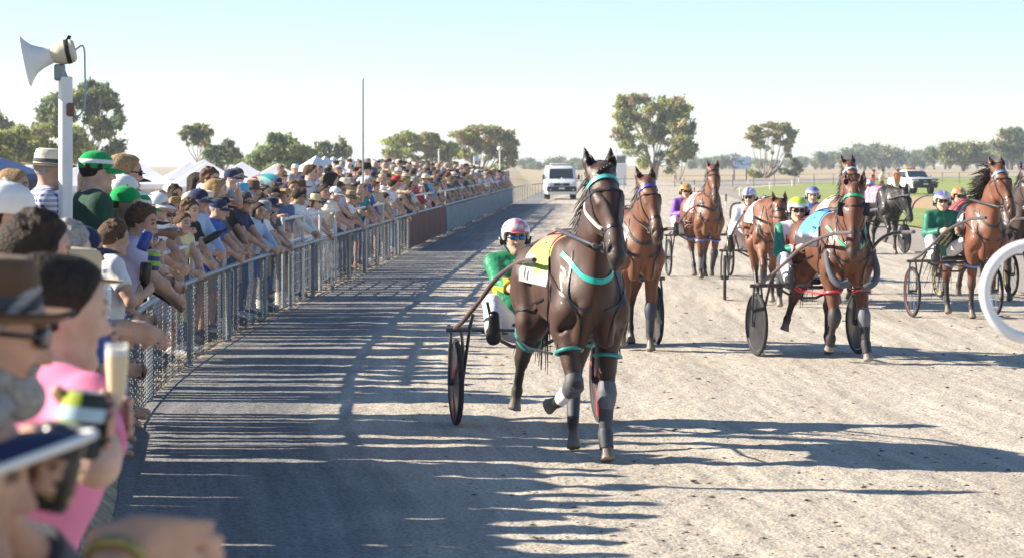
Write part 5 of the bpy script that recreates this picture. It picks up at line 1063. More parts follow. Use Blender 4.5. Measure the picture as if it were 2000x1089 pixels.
# the far rest of the crowd, too many to tell apart: one mass
def far_crowd():
    tmpl = []
    for po, yw in (('rail', 0), ('clasp', -28), ('down', 0), ('fold', 24), ('phone', 0), ('cup', -28)):
        f = FIG[po, yw]; s_, h_, t_, k_ = (0, 1, 0), (0, 0, 1), (0, 0, 0), (1, 0, 0)
        pr = body_prims(f, k_, fingers=False) + shirt_prims(f, .55, .02, -.06, False, s_) + trouser_prims(f, 1.8, .018, t_) + hair_prims(f, 'short', h_, .02)
        me = sdf_mesh(pr, .036, 'far_template', blend=.012); n = len(me.vertices); co = np.zeros(n * 3, np.float32); me.vertices.foreach_get('co', co); c4 = np.zeros(n * 4, np.float32); me.color_attributes['col'].data.foreach_get('color', c4)
        fi = np.zeros(len(me.loops), np.int32); me.loops.foreach_get('vertex_index', fi); tmpl.append((co.reshape(-1, 3), c4.reshape(-1, 4)[:, :3], fi.reshape(-1, 4), f)); bpy.data.meshes.remove(me)
    rg = np.random.default_rng(77); Vs, Cs, Fs, o = [], [], [], 0; Cap = MB(); capv = None
    sh = [(.78, .78, .77), (.03, .04, .10), (.45, .55, .72), (.70, .64, .52), (.05, .05, .06), (.30, .31, .33), (.05, .12, .42), (.78, .78, .77), (.45, .06, .07), (.55, .50, .68), (.06, .20, .12)]; hr = [(.04, .025, .02), (.10, .06, .03), (.02, .03, .08), (.7, .7, .68), (.33, .27, .18), (.36, .34, .32), (.03, .02, .015), (.3, .2, .1), (.02, .02, .02), (.13, .08, .05)]
    spots = []
    for Y0 in np.arange(66, 137, .62):
        for q in range(3 if Y0 > 80 else 1): spots.append((Y0 + rg.uniform(-.3, .3), (.42 if (q == 0 and Y0 > 80) else rg.uniform(1.0, 4.2))))
    for (Y_, of) in spots:
        x = fence_x(Y_) - of
        if not free(x, Y_, .33): continue
        placed.append((x, Y_)); co, c3, fc, f = tmpl[rg.integers(0, 3) if of < .6 else rg.integers(2, 6)]; a = R(-105 - rg.uniform(0, 40)); s = rg.uniform(.93, 1.07); V = co @ rot_z(a).T * s + A(x, Y_, bank_z(of, Y_) + (.12 if of > 1.5 and Y_ > 84 else 0))
        skin = A(.56, .36, .26) * rg.uniform(.8, 1.1); w = 1 - c3.sum(1, keepdims=True); C = c3[:, :1] * skin + c3[:, 1:2] * A(*sh[rg.integers(0, len(sh))]) + c3[:, 2:3] * A(*hr[rg.integers(0, len(hr))]) + np.clip(w, 0, 1) * A(.12, .13, .17)
        Vs.append(V); Cs.append(C); Fs.append(fc + o); o += len(V)
        if rg.random() < .55:
            hd = f['head'] * s; hw_ = rot_z(a) @ hd + A(x, Y_, bank_z(of, Y_) + (.12 if of > 1.5 and Y_ > 84 else 0)); hm = MB(); wide = rg.random() < .4; hm.lathe([(.20 if wide else .115, .052), (.10, .06), (.098, .10), (.07, .145), (0, .155)], 9, M4(rot_z(a) @ f['R'] * s, hw_), close=False)
            hv = np.array(hm.v); Vs.append(hv); Cs.append(np.tile(A(*hr[rg.integers(0, len(hr))]) * 1.1, (len(hv), 1))); Fs.append(np.array(hm.f) + o); o += len(hv)
    V = np.concatenate(Vs); Fc = np.concatenate(Fs); me = bpy.data.meshes.new('far_crowd'); me.vertices.add(len(V)); me.vertices.foreach_set('co', V.astype(np.float32).ravel()); me.loops.add(Fc.size); me.loops.foreach_set('vertex_index', Fc.ravel().astype(np.int32)); me.polygons.add(len(Fc)); me.polygons.foreach_set('loop_start', np.arange(0, Fc.size, 4, dtype=np.int32)); me.polygons.foreach_set('use_smooth', np.ones(len(Fc), bool)); me.update(calc_edges=True); setcol(me, np.concatenate(Cs))
    tag(link('far_crowd', me, mat('far_crowd_cloth', None, rough=.8, spec=.15, var=.15, scale=4, attr='col')), kind='stuff'); print('far', len(spots), len(V))
far_crowd()
# ---------------------------------------------------------------- people nearest the camera and what they hold
def near_person(label, px, py, D, face, lean, yaw, pitch, arms, shirt, bottoms, skin=0, s=1.0, hair=None, hat=None, shades=False, voxel=.0085, extras=None, fat=0.0):
    f = base_fig(lean, yaw, pitch); w = at(px, py, D); c, sn = math.cos(R(face)), math.sin(R(face)); Rz = rot_z(R(face)); base = np.array(w) - Rz @ (f['head'] * s)
    base_z = base[2]; loc = lambda wp: (Rz.T @ (np.array(wp) - base)) / s; dirl = lambda v: Rz.T @ np.array(v, float)
    for (sd, tgt, hint, hd, grip) in arms:
        t = loc(tgt)
        if grip and grip[0] == 'can':
            ctr = loc(grip[1]); r = grip[3] / s; fr = f['sh'][sd] - ctr; axl = unit(dirl(grip[2])); fr = fr - axl * (fr @ axl); wr = ctr + unit(unit(fr) * .7 + A(0, 0, -.55)) * (r + .085)
            arm(f, sd, wr, hint); f['grip'][sd] = ('can', ctr, axl, r, grip[4]); f['hd'][sd] = unit(ctr - f['wr'][sd])
        else: arm(f, sd, t, hint, None if hd is None else dirl(hd), grip)
    for sd in (1, -1):
        if sd not in f['el']: arm(f, sd, (sd * .25, .05, .84), (sd * .4, -1, 0), hd=(0, .15, -1), grip=('c', .6))
    o = link('person', sdf_mesh(body_prims(f), voxel, 'person', face_col(f)), SK[skin], loc=tuple(base), rot=(0, 0, R(face))); o.scale = (s,) * 3; tag(o, label, 'person', 'people nearest the camera')
    kind, sl, m = shirt; link(kind, sdf_mesh(shirt_prims(f, sl, .017, -.06, True, (1, 1, 1), fat), voxel, kind, False), m, o); put(PANTS if bottoms[0] == 'trousers' else SHORTS, FB[bottoms[1]], o)
    if hair: put((HAIRU if hat else HAIR)[hair[0]], HC[hair[1]], o, frame(f))
    if hat:
        h = put(HATS[hat[0]], hat[1], o, frame(f, (0, -.004, .004), hat[3] if len(hat) > 3 else 0), hat[0].replace(' ', '_'))
        if len(hat) > 2 and hat[2]: put(BANDM, hat[2], h, Matrix.Identity(4))
    if shades: put(SHADES, LENS, o, frame(f))
    o['_f'] = 0; del o['_f']; return o, f
alum = mat('can_top', (.62, .62, .62), rough=.25, metal=.8)
def can(label, w, axis, col, r=.033, h=.122, stripe=None, s=1.0, kind='beer_can', cat='can'):
    R_ = np.array(Vector((0, 0, 1)).rotation_difference(Vector(axis)).to_matrix()); M = M4(R_, np.array(w) - unit(axis) * h * s * .5); b = MB(); b.lathe([(r * .78, 0), (r * .97, .006), (r, .014), (r, h * .86), (r * .92, h * .93), (r * .84, h * .96)], 24, close=True)
    o = b.build(kind, col); o.matrix_basis = M; o.scale = (s,) * 3; tag(o, label, cat)
    b = MB(); b.lathe([(r * .84, h * .95), (r * .86, h * .98), (r * .80, h * .975), (r * .2, h * .972), (0, h * .972)], 20, close=False); b.box((r * .2, 0, h * .982), (r * .7, r * .35, .002)); b.build('can_top', alum, o)
    if stripe:
        b = MB(); b.lathe([(r + .002, h * stripe[0]), (r + .0024, h * (stripe[0] + .01)), (r + .0024, h * (stripe[1] - .01)), (r + .002, h * stripe[1])], 24, close=False); b.build('can_sleeve', stripe[2], o)
    return o
blue_can = mat('can_blue', (.02, .06, .28), rough=.3, metal=.3, var=.25, scale=30); black_can = mat('can_black', (.015, .015, .016), rough=.3, metal=.2, var=.2); gold_b = pattern_mat('can_gold', (.02, .018, .015), (.48, .33, .08), 'spots', 30, .35)
lime = pattern_mat('stubby_lime', (.34, .42, .04), (.02, .03, .03), 'stripe', 75, .8)
# lowest left: man in navy cap, arms on the rail
cw = at(108, 908, 3.45)
o, f = near_person('man in navy cap with white edged peak at the bottom left corner', -112, 935, 3.35, -80, 24, -4, -4, [(1, at(235, 1062, 3.35), (.9, -.3, -.7), (1, .25, -.1), ('c', .6)), (-1, cw, (-.6, -.2, -.9), None, ('can', cw, (.25, .1, .96), .034, -1))], ('shirt', 1.55, FB['charcoal']), ('trousers', 'denim'), 1, 1.0, ('short', 'grey'), None, voxel=.0075)
hc_ = put(CAPM, FB['navy'], o, frame(f, (0, .0, .008), 16), 'cap')
b = MB(); b.tube([(math.sin(a) * .101, (math.cos(a)) * .108 + .105 * max(math.cos(a * 1.3), 0) - .012, .008 - .035 * (a * a) * .35) for a in np.linspace(-1.15, 1.15, 17)], .0065, 8); put(b.mesh('cap_peak_edge'), FB['white'], hc_, Matrix.Identity(4))
can('black and gold can held low by the man in the navy cap', cw, (.25, .1, .96), black_can, stripe=(.15, .6, gold_b))
wr_ = o.matrix_basis @ Vector(f['wr'][1]); wd = unit(rot_z(R(-80)) @ (f['wr'][1] - f['el'][1])); u_ = unit(np.cross(wd, A(0, 0, 1))); v_ = np.cross(wd, u_); wr_ = A(*wr_) - wd * .03
b = MB(); b.tube(torus_pts((0, 0, 0), u_, v_, .036, 18), .008, 8, closed=True); nz_ = v_ if v_[2] > 0 else -v_; b.box(tuple(nz_ * .038), (.036, .036, .012), bev=.004); o = b.build('wrist_watch', mat('watch_band', (.30, .26, .10), rough=.4, metal=.5), loc=tuple(wr_)); tag(o, 'pale faced wrist watch on the forearm along the bottom edge', 'watch')
# brown hat
cw2 = at(160, 826, 4.4)
o, f = near_person('grey bearded man in brown felt hat and sunglasses in the left foreground', -22, 660, 4.9, -78, 20, -6, -6, [(1, cw2, (.7, -.3, -.9), None, ('can', cw2, (.12, .05, .98), .040, 1))], ('shirt', .6, FB['charcoal']), ('trousers', 'denim'), 1, 1.04, ('short', 'grey'), None, True)
hb_ = put(hat_mesh('felt_hat', .062, .10, .0, True, .012), FB['brown'], o, frame(f, (0, -.004, .0), 4), 'felt_hat'); put(BANDM, FB['charcoal'], hb_, Matrix.Identity(4))
bd = sdf_mesh([P_((0, .075, -.105), (0, .06, -.115), .035, .035, .03), P_((-.05, .03, -.07), (-.015, .075, -.1), .026, .028, .03), P_((.05, .03, -.07), (.015, .075, -.1), .026, .028, .03), P_((-.03, .088, -.045), (.03, .088, -.045), .011, .011, .02)], .008, 'beard', False); put(bd, HC['grey'], o, frame(f), 'beard')
can('can in a lime and black foam holder in the grey bearded man\'s hand', cw2, (.12, .05, .98), lime, .038, .118, (.55, .75, mat('holder_pale', (.40, .55, .62), rough=.8)))
# pink shirt
fl = at(228, 764, 5.5)
o, f = near_person('man with cropped dark hair in pink T-shirt leaning on the rail', 112, 616, 5.75, -36, 17, -26, -4, [(1, fl + Vector((0, 0, -.04)), (.8, -.4, -.9), None, ('can', fl + Vector((0, 0, -.055)), (0, 0, 1), .018, 1))], ('shirt', .62, mat('fabric_pinktee', (.80, .26, .42), rough=.85, spec=.15, var=.1, bump=.3, bscale=14)), ('trousers', 'denim'), 0, 1.05, ('short', 'dark'), voxel=.008)
glass = mat('clear_plastic', (.85, .88, .90), rough=.06, spec=.6, alpha=.20, var=.01); champ = mat('sparkling_wine', (.82, .62, .20), rough=.2, trans=0.0, var=.02); foam = mat('wine_foam', (.85, .82, .70), rough=.8)
r_ = empty('champagne_flute', (fl.x, fl.y, fl.z)); tag(r_, 'champagne flute of pale wine held by the man in pink', 'glass')
b = MB(); b.lathe([(.004, -.045), (.012, -.03), (.021, .0), (.026, .06), (.025, .105), (.0235, .105), (.0245, .06), (.0195, .002), (.010, -.026)], 24, close=False); b.build('bowl', glass, r_)
b = MB(); b.lathe([(0, -.12), (.034, -.119), (.034, -.115), (.006, -.108), (.004, -.08), (.004, -.044), (0, -.043)], 20, close=False); b.build('stem', glass, r_)
b = MB(); b.lathe([(.008, -.028), (.0188, .002), (.0238, .06), (.0238, .078), (0, .078)], 20, close=False); b.build('wine', champ, r_); b = MB(); b.lathe([(.0238, .078), (.0236, .092), (0, .093)], 20, close=False); b.build('froth', foam, r_)
cw3 = at(192, 662, 6.6)
o, f = near_person('person with dark brown hair behind the brown hat holding a blue can', 72, 500, 8.2, -66, 14, 0, -4, [(1, cw3, (.8, -.3, -.9), None, ('can', cw3, (0, 0, 1), .036, 1))], ('shirt', .6, FB['navy']), ('trousers', 'charcoal'), 1, 1.0, ('messy', 'dark'), voxel=.011)
can('blue can raised between the pink shirt and the fence post', cw3, (0, 0, 1), blue_can, .036, .122)
o, f = near_person('person in white cap blurred at the left edge', 14, 432, 9.5, -70, 6, 0, -4, [], ('shirt', .6, FB['brown']), ('trousers', 'denim'), 1, 1.06, ('short', 'dark'), ('cap', FB['white']), voxel=.012)
o, f = near_person('person in tan straw hat in front of the white post', 146, 566, 9.2, -62, 14, 0, -6, [(1, at(292, 612, 9.9), (.8, -.2, -.6), (1, .3, -.3), ('c', .15))], ('shirt', .6, FB['cream']), ('trousers', 'khaki'), 1, .98, ('short', 'grey'), ('straw hat', FB['straw'], None, 0), voxel=.012)
o, f = near_person('grey haired person beside the tan straw hat with an arm over the rail', 128, 500, 10.6, -60, 14, 0, -6, [(1, at(270, 640, 10.8), (.8, -.2, -.6), (1, .1, -.5), ('c', .2))], ('shirt', .6, FB['pale blue']), ('trousers', 'denim'), 0, 1.0, ('messy', 'grey'), voxel=.012)
# bottles and cans in the nearer crowd
bw = at(204, 572, 12.2); r_ = empty('water_bottle', tuple(bw)); tag(r_, 'clear plastic water bottle with white cap held above the rail', 'bottle')
b = MB(); b.lathe([(.028, -.10), (.032, -.095), (.031, .03), (.026, .06), (.012, .085), (.012, .10)], 20); b.build('bottle_body', glass, r_); b = MB(); b.lathe([(.014, .095), (.014, .115), (0, .116)], 14); b.build('bottle_cap', FB['white'], r_); b = MB(); b.lathe([(.0325, -.05), (.0325, .02)], 20, close=False); b.build('bottle_label', mat('label_paper', (.62, .66, .72), rough=.5, var=.3, scale=60), r_)
can('blue can raised to the mouth of the white T-shirt youth', at(283, 470, 17.1), (.35, .1, .93), blue_can, .036, .125, s=1.1)
can('blue and navy can held up below the fair haired boy', at(47, 412, 16.6), (0, 0, 1), mat('can_navy', (.02, .035, .12), rough=.35, var=.2), .040, .12, (.72, .97, mat('can_sky', (.03, .28, .62), rough=.35)), s=1.25)
can('lime striped can beside the white T-shirt youth', at(300, 508, 17.0), (.1, 0, .99), pattern_mat('can_lime', (.30, .50, .05), (.02, .05, .16), 'hoop', 110, .5), .036, .12, s=1.1)
can('dark can beside the lime striped can', at(284, 530, 16.9), (.1, 0, .99), black_can, .036, .12, s=1.1)
cw4 = at(28, 392, 16.4); b = MB(); b.lathe([(.026, -.06), (.036, .06), (.0345, .06), (.025, -.055)], 20, close=False); o = b.build('plastic_cup', glass, loc=tuple(cw4), rot=(0, R(-14), 0)); tag(o, 'clear plastic cup tilted beside the blue and navy can', 'cup')
dw = at(418, 461, 26.9); b = MB(); b.lathe([(.032, -.11), (.035, -.1), (.035, .02), (.02, .07), (.014, .09), (.014, .13), (.017, .13), (.017, .14), (0, .14)], 18); o = b.build('wine_bottle', black_can, loc=tuple(dw), rot=(0, R(62), R(20))); o.scale = (1.15,) * 3; tag(o, 'dark glass bottle held sideways by the girl in yellow', 'bottle')
# ---------------------------------------------------------------- trees
barkm = mat('gum_bark', (.30, .25, .21), rough=.85, var=.35, scale=3, bump=.4, bscale=12); darkbark = mat('dark_bark', (.16, .12, .09), rough=.9, var=.3, scale=4, bump=.4)
def leaf_mat(name):
    m = bpy.data.materials.new(name); m.use_nodes = True; nt = m.node_tree; N = nt.nodes; L = nt.links; p = N['Principled BSDF']; at_ = N.new('ShaderNodeAttribute'); at_.attribute_name = 'col'
    nz = N.new('ShaderNodeTexNoise'); nz.inputs['Scale'].default_value = .6; tc = N.new('ShaderNodeTexCoord'); L.new(tc.outputs['Object'], nz.inputs['Vector'])
    mr = N.new('ShaderNodeMapRange'); mr.inputs[1].default_value = .3; mr.inputs[2].default_value = .7; mr.inputs[3].default_value = .75; mr.inputs[4].default_value = 1.3; L.new(nz.outputs[0], mr.inputs[0])
    mx = N.new('ShaderNodeMix'); mx.data_type = 'RGBA'; mx.blend_type = 'MULTIPLY'; mx.inputs[0].default_value = 1; L.new(at_.outputs[0], mx.inputs[6]); L.new(mr.outputs[0], mx.inputs[7]); L.new(mx.outputs[2], p.inputs['Base Color'])
    p.inputs['Roughness'].default_value = .6; p.inputs['Specular IOR Level'].default_value = .25
    tr = N.new('ShaderNodeBsdfTranslucent'); L.new(mx.outputs[2], tr.inputs[0]); ms = N.new('ShaderNodeMixShader'); ms.inputs[0].default_value = .35; L.new(p.outputs[0], ms.inputs[1]); L.new(tr.outputs[0], ms.inputs[2]); L.new(ms.outputs[0], N['Material Output'].inputs[0]); return m
leafm = leaf_mat('gum_leaves')
def leaves_mesh(clumps, n, size, cols, rg, droop=.5, hollow=.15):
    """clumps: (centre, radii); many leaf sprays spread through each clump, denser towards its skin"""
    w = np.array([r[0] * r[1] * r[2] for _, r in clumps]) ** .75; w /= w.sum(); k = rg.choice(len(clumps), n, p=w); C = np.array([c for c, _ in clumps])[k]; Rr = np.array([r for _, r in clumps])[k]
    d = rg.normal(size=(n, 3)); d /= np.linalg.norm(d, axis=1, keepdims=True); rad = (hollow + (1 - hollow) * rg.random(n) ** .7)[:, None] * (1 + .5 * rg.random(n)[:, None] ** 3); tw = np.array([tuple(rg.normal(size=3)) for _ in clumps])[k]
    pos = C + d * Rr * rad * (1 + .22 * np.sin((d * tw).sum(1) * 5)[:, None])
    a = rg.normal(size=(n, 3)); a[:, 2] -= droop * 1.2; a /= np.linalg.norm(a, axis=1, keepdims=True); b = np.cross(a, rg.normal(size=(n, 3))); b /= np.linalg.norm(b, axis=1, keepdims=True)
    s = size * (.6 + .8 * rg.random(n))[:, None]; V = np.stack([pos - a * s, pos + b * s * .42, pos + a * s, pos - b * s * .42], 1).reshape(-1, 3); Fc = np.arange(n * 4).reshape(-1, 4)
    me = bpy.data.meshes.new('crown'); me.vertices.add(len(V)); me.vertices.foreach_set('co', V.astype(np.float32).ravel()); me.loops.add(n * 4); me.loops.foreach_set('vertex_index', Fc.ravel().astype(np.int32)); me.polygons.add(n); me.polygons.foreach_set('loop_start', np.arange(0, n * 4, 4, dtype=np.int32)); me.update(calc_edges=True)
    cc = 1.95 * np.array(cols)[rg.integers(0, len(cols), len(clumps))][k] * (.75 + .5 * rg.random((n, 1))); setcol(me, np.repeat(cc, 4, 0)); return me
OLIVE = [(.15, .17, .075), (.17, .18, .07), (.21, .18, .10), (.12, .14, .07)]; YGREEN = [(.22, .24, .07), (.26, .26, .08), (.17, .19, .07), (.24, .20, .11)]; DARKG = [(.085, .115, .065), (.10, .125, .075), (.125, .14, .08)]; RUST = [(.22, .185, .105), (.21, .18, .095), (.17, .165, .08), (.20, .20, .085)]
def tree(label, base, Y, clumps, stems, cols, n, leaf=.3, bark=barkm, trunk_r=.22, depth=.8, seed=1, group='gum trees', fork=.12, hollow=.15):
    """base: photo px of the foot; clumps: (px, py, rx, ry) outlines which get a depth of their own; stems: how many trunks"""
    rg = np.random.default_rng(seed); b0 = at(*base, Y); m = Y / F; r = empty('tree', tuple(b0)); tag(r, label, 'tree', group); cl = []
    span = max(abs(c[0] - base[0]) for c in clumps) * m
    for (x, y, rx, ry) in clumps:
        c = at(x, y, Y) - b0; dd = max(span ** 2 - (c.x) ** 2, 0) ** .5; c.y += rg.uniform(-1, 1) * dd * .7 * depth; cl.append((tuple(c), (rx * m * .5, rx * m * .5, ry * m * .5)))
        for q in range(8):
            u = rg.normal(size=3); u *= (.35 + .65 * rg.random()) / np.linalg.norm(u); k_ = .30 + .26 * rg.random(); cl.append((tuple(A(*c) + u * A(rx * m, rx * m, ry * m) * 1.02), (rx * m * k_, rx * m * k_, ry * m * k_ * 1.1)))
    b = MB(); wisps = []; top = max(c[2] for c, _ in cl); ang = rg.uniform(0, 6)
    feet = [A(math.cos(ang + i * 2.4) * trunk_r * .8, math.sin(ang + i * 2.4) * trunk_r * .8, -.3) for i in range(stems)]; used_ = []
    main = cl[::9]; order = rg.permutation(len(main))
    for i, q in enumerate(order):
        c = A(*main[q][0]); ft = feet[i % stems]; fk = ft + A(c[0] * fork, c[1] * fork, top * (.16 + .10 * rg.random())); mid = lerp(fk, c, .5) + A(rg.normal() * .04, rg.normal() * .04, -.03) * top
        pts = smooth_path([ft, fk, mid, c], 4); k = len(pts); rs = [max(.72 * trunk_r * (1 - t / (k - 1)) ** .8 * (.75 if i >= stems else 1), .03 * top / 8) for t in range(k)]; b.tube(pts, rs, 6)
        wisps += [(tuple(lerp(fk, c, t_) + rg.normal(size=3) * .05 * top), (.05 * top * (.6 + rg.random()),) * 2 + (.045 * top,)) for t_ in (.6, .78, .92)]
        for z in range(4): 
            e = c + rg.normal(size=3) * A(*main[q][1]) * .75; b.tube([lerp(fk, c, .55 + .12 * z) + A(0, 0, -.01), lerp(mid, e, .6), e], [.05 * top / 8, .035 * top / 8, .012], 4)
    b.build('trunk', bark, r); link('crown', leaves_mesh(cl + wisps, int(n * .74), leaf, cols, rg, hollow=hollow), leafm, r); return r
tree('tall gum with dark drooping clumps behind the loudspeaker post', (165, 338), 250, [(100, 205, 34, 20), (135, 190, 30, 18), (170, 168, 26, 16), (205, 178, 26, 20), (215, 205, 24, 18), (172, 205, 26, 20), (120, 225, 26, 18), (218, 245, 24, 18), (195, 240, 18, 16), (95, 222, 24, 14), (222, 295, 26, 22), (240, 230, 8, 10)], 4, DARKG + OLIVE[:2], 15000, .24, seed=2, hollow=.15)
tree('olive gum below the loudspeaker horn', (100, 345), 215, [(95, 258, 36, 20), (60, 285, 34, 24), (125, 290, 36, 28), (95, 310, 44, 24), (150, 275, 26, 22), (165, 300, 30, 22), (140, 262, 24, 16)], 3, OLIVE + YGREEN[:2], 15000, .22, seed=3)
tree('yellow green gum at the left edge above the blue marquee', (20, 345), 205, [(35, 262, 36, 18), (8, 285, 40, 24), (45, 295, 34, 24), (10, 312, 44, 22), (-30, 280, 40, 26)], 3, YGREEN + OLIVE, 12000, .22, seed=4)
tree('brownish gum rising behind the left edge', (-5, 340), 290, [(5, 240, 26, 18), (-20, 245, 28, 20), (20, 255, 18, 12), (-6, 270, 24, 18)], 2, RUST, 6000, .26, seed=5)
tree('small flat topped gum on a single leaning stem', (388, 336), 290, [(370, 252, 14, 7), (388, 250, 16, 8), (404, 256, 13, 8), (360, 262, 11, 7), (385, 266, 18, 8), (400, 270, 10, 7)], 1, DARKG + OLIVE, 5200, .24, trunk_r=.16, seed=6, bark=darkbark)
tree('rounded dark gum beside the small flat topped gum', (435, 345), 270, [(425, 292, 24, 12), (450, 292, 20, 12), (412, 300, 18, 12), (440, 308, 30, 14), (405, 280, 12, 8), (462, 308, 16, 14), (420, 318, 26, 12)], 2, DARKG + OLIVE, 9000, .24, seed=7)
tree('bushy green tree behind the white marquees', (545, 350), 240, [(545, 290, 34, 24), (520, 305, 30, 22), (575, 292, 28, 24), (600, 305, 20, 18), (540, 272, 14, 14), (565, 278, 18, 14), (535, 320, 40, 18), (590, 320, 30, 18), (500, 312, 18, 14)], 2, [(.15, .19, .08), (.18, .21, .10), (.12, .155, .07)], 15000, .24, bark=darkbark, seed=8)
tree('wispy grey green tree right of the bushy tree', (645, 350), 260, [(620, 292, 14, 10), (640, 286, 14, 10), (665, 284, 12, 12), (678, 298, 10, 14), (630, 305, 22, 12), (660, 308, 24, 14), (645, 322, 36, 12)], 2, [(.17, .19, .12), (.20, .21, .13), (.14, .165, .10)], 8000, .24, bark=darkbark, seed=9)
tree('small pale shrub beside the bushy tree', (483, 350), 255, [(480, 318, 22, 12), (495, 325, 18, 10)], 1, OLIVE, 3000, .22, bark=darkbark, seed=19)
tree('spreading gum with yellow green umbrella crown', (838, 352), 330, [(780, 278, 26, 12), (805, 268, 28, 11), (835, 270, 28, 12), (770, 295, 20, 14), (795, 290, 24, 10), (830, 290, 26, 12), (862, 282, 24, 14), (870, 300, 18, 14), (875, 318, 14, 10), (778, 312, 12, 10), (845, 305, 16, 10), (885, 292, 16, 14), (815, 312, 12, 8), (850, 320, 14, 8)], 3, YGREEN + OLIVE, 21000, .22, seed=10, fork=.3)
tree('spreading gum with rusty umbrella crown', (935, 352), 340, [(900, 262, 26, 10), (930, 255, 26, 10), (965, 258, 28, 11), (990, 272, 22, 14), (1002, 295, 14, 18), (915, 276, 24, 10), (955, 276, 28, 10), (985, 300, 18, 12), (993, 318, 14, 12), (935, 292, 14, 10), (905, 300, 14, 12), (960, 296, 16, 10), (925, 312, 10, 8), (1000, 280, 12, 12)], 4, RUST + OLIVE[:1] + YGREEN[:1], 20000, .22, seed=11, fork=.3)
tree('rounded green shrub in front of the rusty crowned gum', (962, 345), 320, [(955, 334, 14, 8), (970, 332, 14, 8), (962, 338, 18, 6)], 1, [(.18, .24, .07), (.17, .21, .07)], 4000, .2, bark=darkbark, seed=12)
tree('big many stemmed gum with pale limbs behind the lead horse', (1278, 352), 345, [(1218, 205, 20, 16), (1245, 196, 26, 14), (1275, 208, 26, 16), (1310, 200, 24, 14), (1335, 215, 20, 18), (1212, 232, 18, 16), (1240, 228, 20, 16), (1325, 240, 26, 20), (1348, 262, 14, 22), (1300, 232, 20, 14), (1215, 255, 16, 12), (1290, 258, 22, 14), (1330, 275, 22, 18), (1208, 268, 12, 8), (1225, 275, 12, 10), (1350, 290, 14, 12), (1265, 240, 16, 12), (1312, 320, 12, 12), (1255, 318, 10, 10)], 6, YGREEN + OLIVE + RUST[:1], 21000, .27, seed=13, trunk_r=.26, hollow=.15)
tree('slender pale gum right of the big many stemmed gum', (1325, 354), 335, [(1318, 285, 12, 12), (1335, 278, 14, 14), (1345, 300, 12, 12), (1328, 300, 12, 10), (1310, 300, 8, 8)], 2, OLIVE, 4500, .24, trunk_r=.12, seed=14, fork=.5)
tree('lone umbrella gum with bare pale limbs beside the billboard', (1492, 347), 400, [(1475, 252, 16, 7), (1500, 246, 20, 7), (1528, 250, 18, 8), (1545, 262, 12, 10), (1468, 265, 10, 8), (1515, 262, 22, 7), (1540, 280, 12, 10), (1490, 264, 16, 7), (1548, 272, 8, 12)], 2, RUST + OLIVE[:1], 8500, .28, trunk_r=.26, seed=15, fork=.5)
tree('low scrubby bush at the foot of the umbrella gum', (1472, 349), 395, [(1468, 340, 12, 7), (1480, 342, 10, 6)], 1, YGREEN, 1800, .22, bark=darkbark, seed=16)
tree('grey green sapling right of the umbrella gum', (1560, 348), 400, [(1556, 318, 8, 8), (1562, 330, 9, 8), (1530, 336, 10, 7), (1550, 338, 12, 7)], 1, OLIVE, 2400, .24, trunk_r=.08, bark=darkbark, seed=17)
tree('broad low gum right of the parked utility truck', (1882, 332), 620, [(1850, 285, 24, 14), (1875, 292, 26, 16), (1905, 292, 26, 16), (1835, 300, 16, 14), (1860, 310, 24, 12), (1900, 310, 26, 12), (1920, 302, 16, 14)], 5, OLIVE + YGREEN[:1], 12000, .42, trunk_r=.35, seed=20, bark=darkbark)
tree('tall gum at the right edge of the paddock', (1975, 330), 600, [(1965, 262, 22, 12), (1985, 272, 22, 16), (1950, 280, 14, 14), (1972, 296, 24, 16), (2000, 300, 22, 14), (1990, 256, 12, 8)], 3, DARKG + OLIVE, 9000, .42, trunk_r=.35, seed=21, bark=darkbark)
# far tree line: individual paddock trees, five shapes copied
proto = []
for i in range(5):
    rg = np.random.default_rng(100 + i); r = empty('tree', (0, 0, -50)); cl = [((rg.uniform(-3, 3), rg.uniform(-3, 3), rg.uniform(3.5, 7.5)), (rg.uniform(1.6, 3.2),) * 2 + (rg.uniform(1.2, 2.0),)) for _ in range(7)] + [((rg.uniform(-2, 2), 0, 2.5), (2.6, 2.6, 1.6))]
    link('crown', leaves_mesh(cl, 1500, .55, DARKG + OLIVE[:1], rg), leafm, r); b = MB()
    for c, _ in cl[:5]: b.tube([(0, 0, -.5), (c[0] * .3, c[1] * .3, 2), c], [.35, .25, .08], 5)
    b.build('trunk', darkbark, r); proto.append(r)
ft = random.Random(5); k = 0
ranges = [(1022, 1135, 12, 333, 18, 32), (1135, 1215, 6, 332, 14, 26), (1345, 1440, 9, 330, 16, 34), (1440, 1640, 14, 328, 12, 26), (1600, 1648, 3, 328, 34, 48), (1655, 1740, 9, 328, 32, 50), (1745, 1810, 7, 327, 28, 42), (1812, 1990, 10, 325, 34, 50), (690, 760, 5, 334, 16, 26)]
for (a, c, n, yb, h0, h1) in ranges:
    for i in range(n):
        px = a + (c - a) * (i + ft.random()) / n; h = ft.uniform(h0, h1); Yd = ft.uniform(820, 1050); o = proto[k] if k < 5 else copy_tree(proto[k % 5]); w = at(px, yb, Yd)
        o.location = (w.x, Yd, w.z - .6); o.scale = (h * Yd / F / 8.6 * ft.uniform(.9, 1.3),) * 2 + (h * Yd / F / 8.6,); o.rotation_euler = (0, 0, ft.uniform(0, 6)); k += 1
        side = 'left of the big many stemmed gum' if px < 1220 else 'between the big gum and the billboard' if px < 1440 else 'behind the billboard and umbrella gum' if px < 1600 else 'in the dark clump behind the walking officials' if px < 1740 else 'behind the parked utility truck' if px < 1815 else 'behind the broad low gum'
        tag(o, f'small hazy far tree {side}', 'tree', f'far trees {side}')
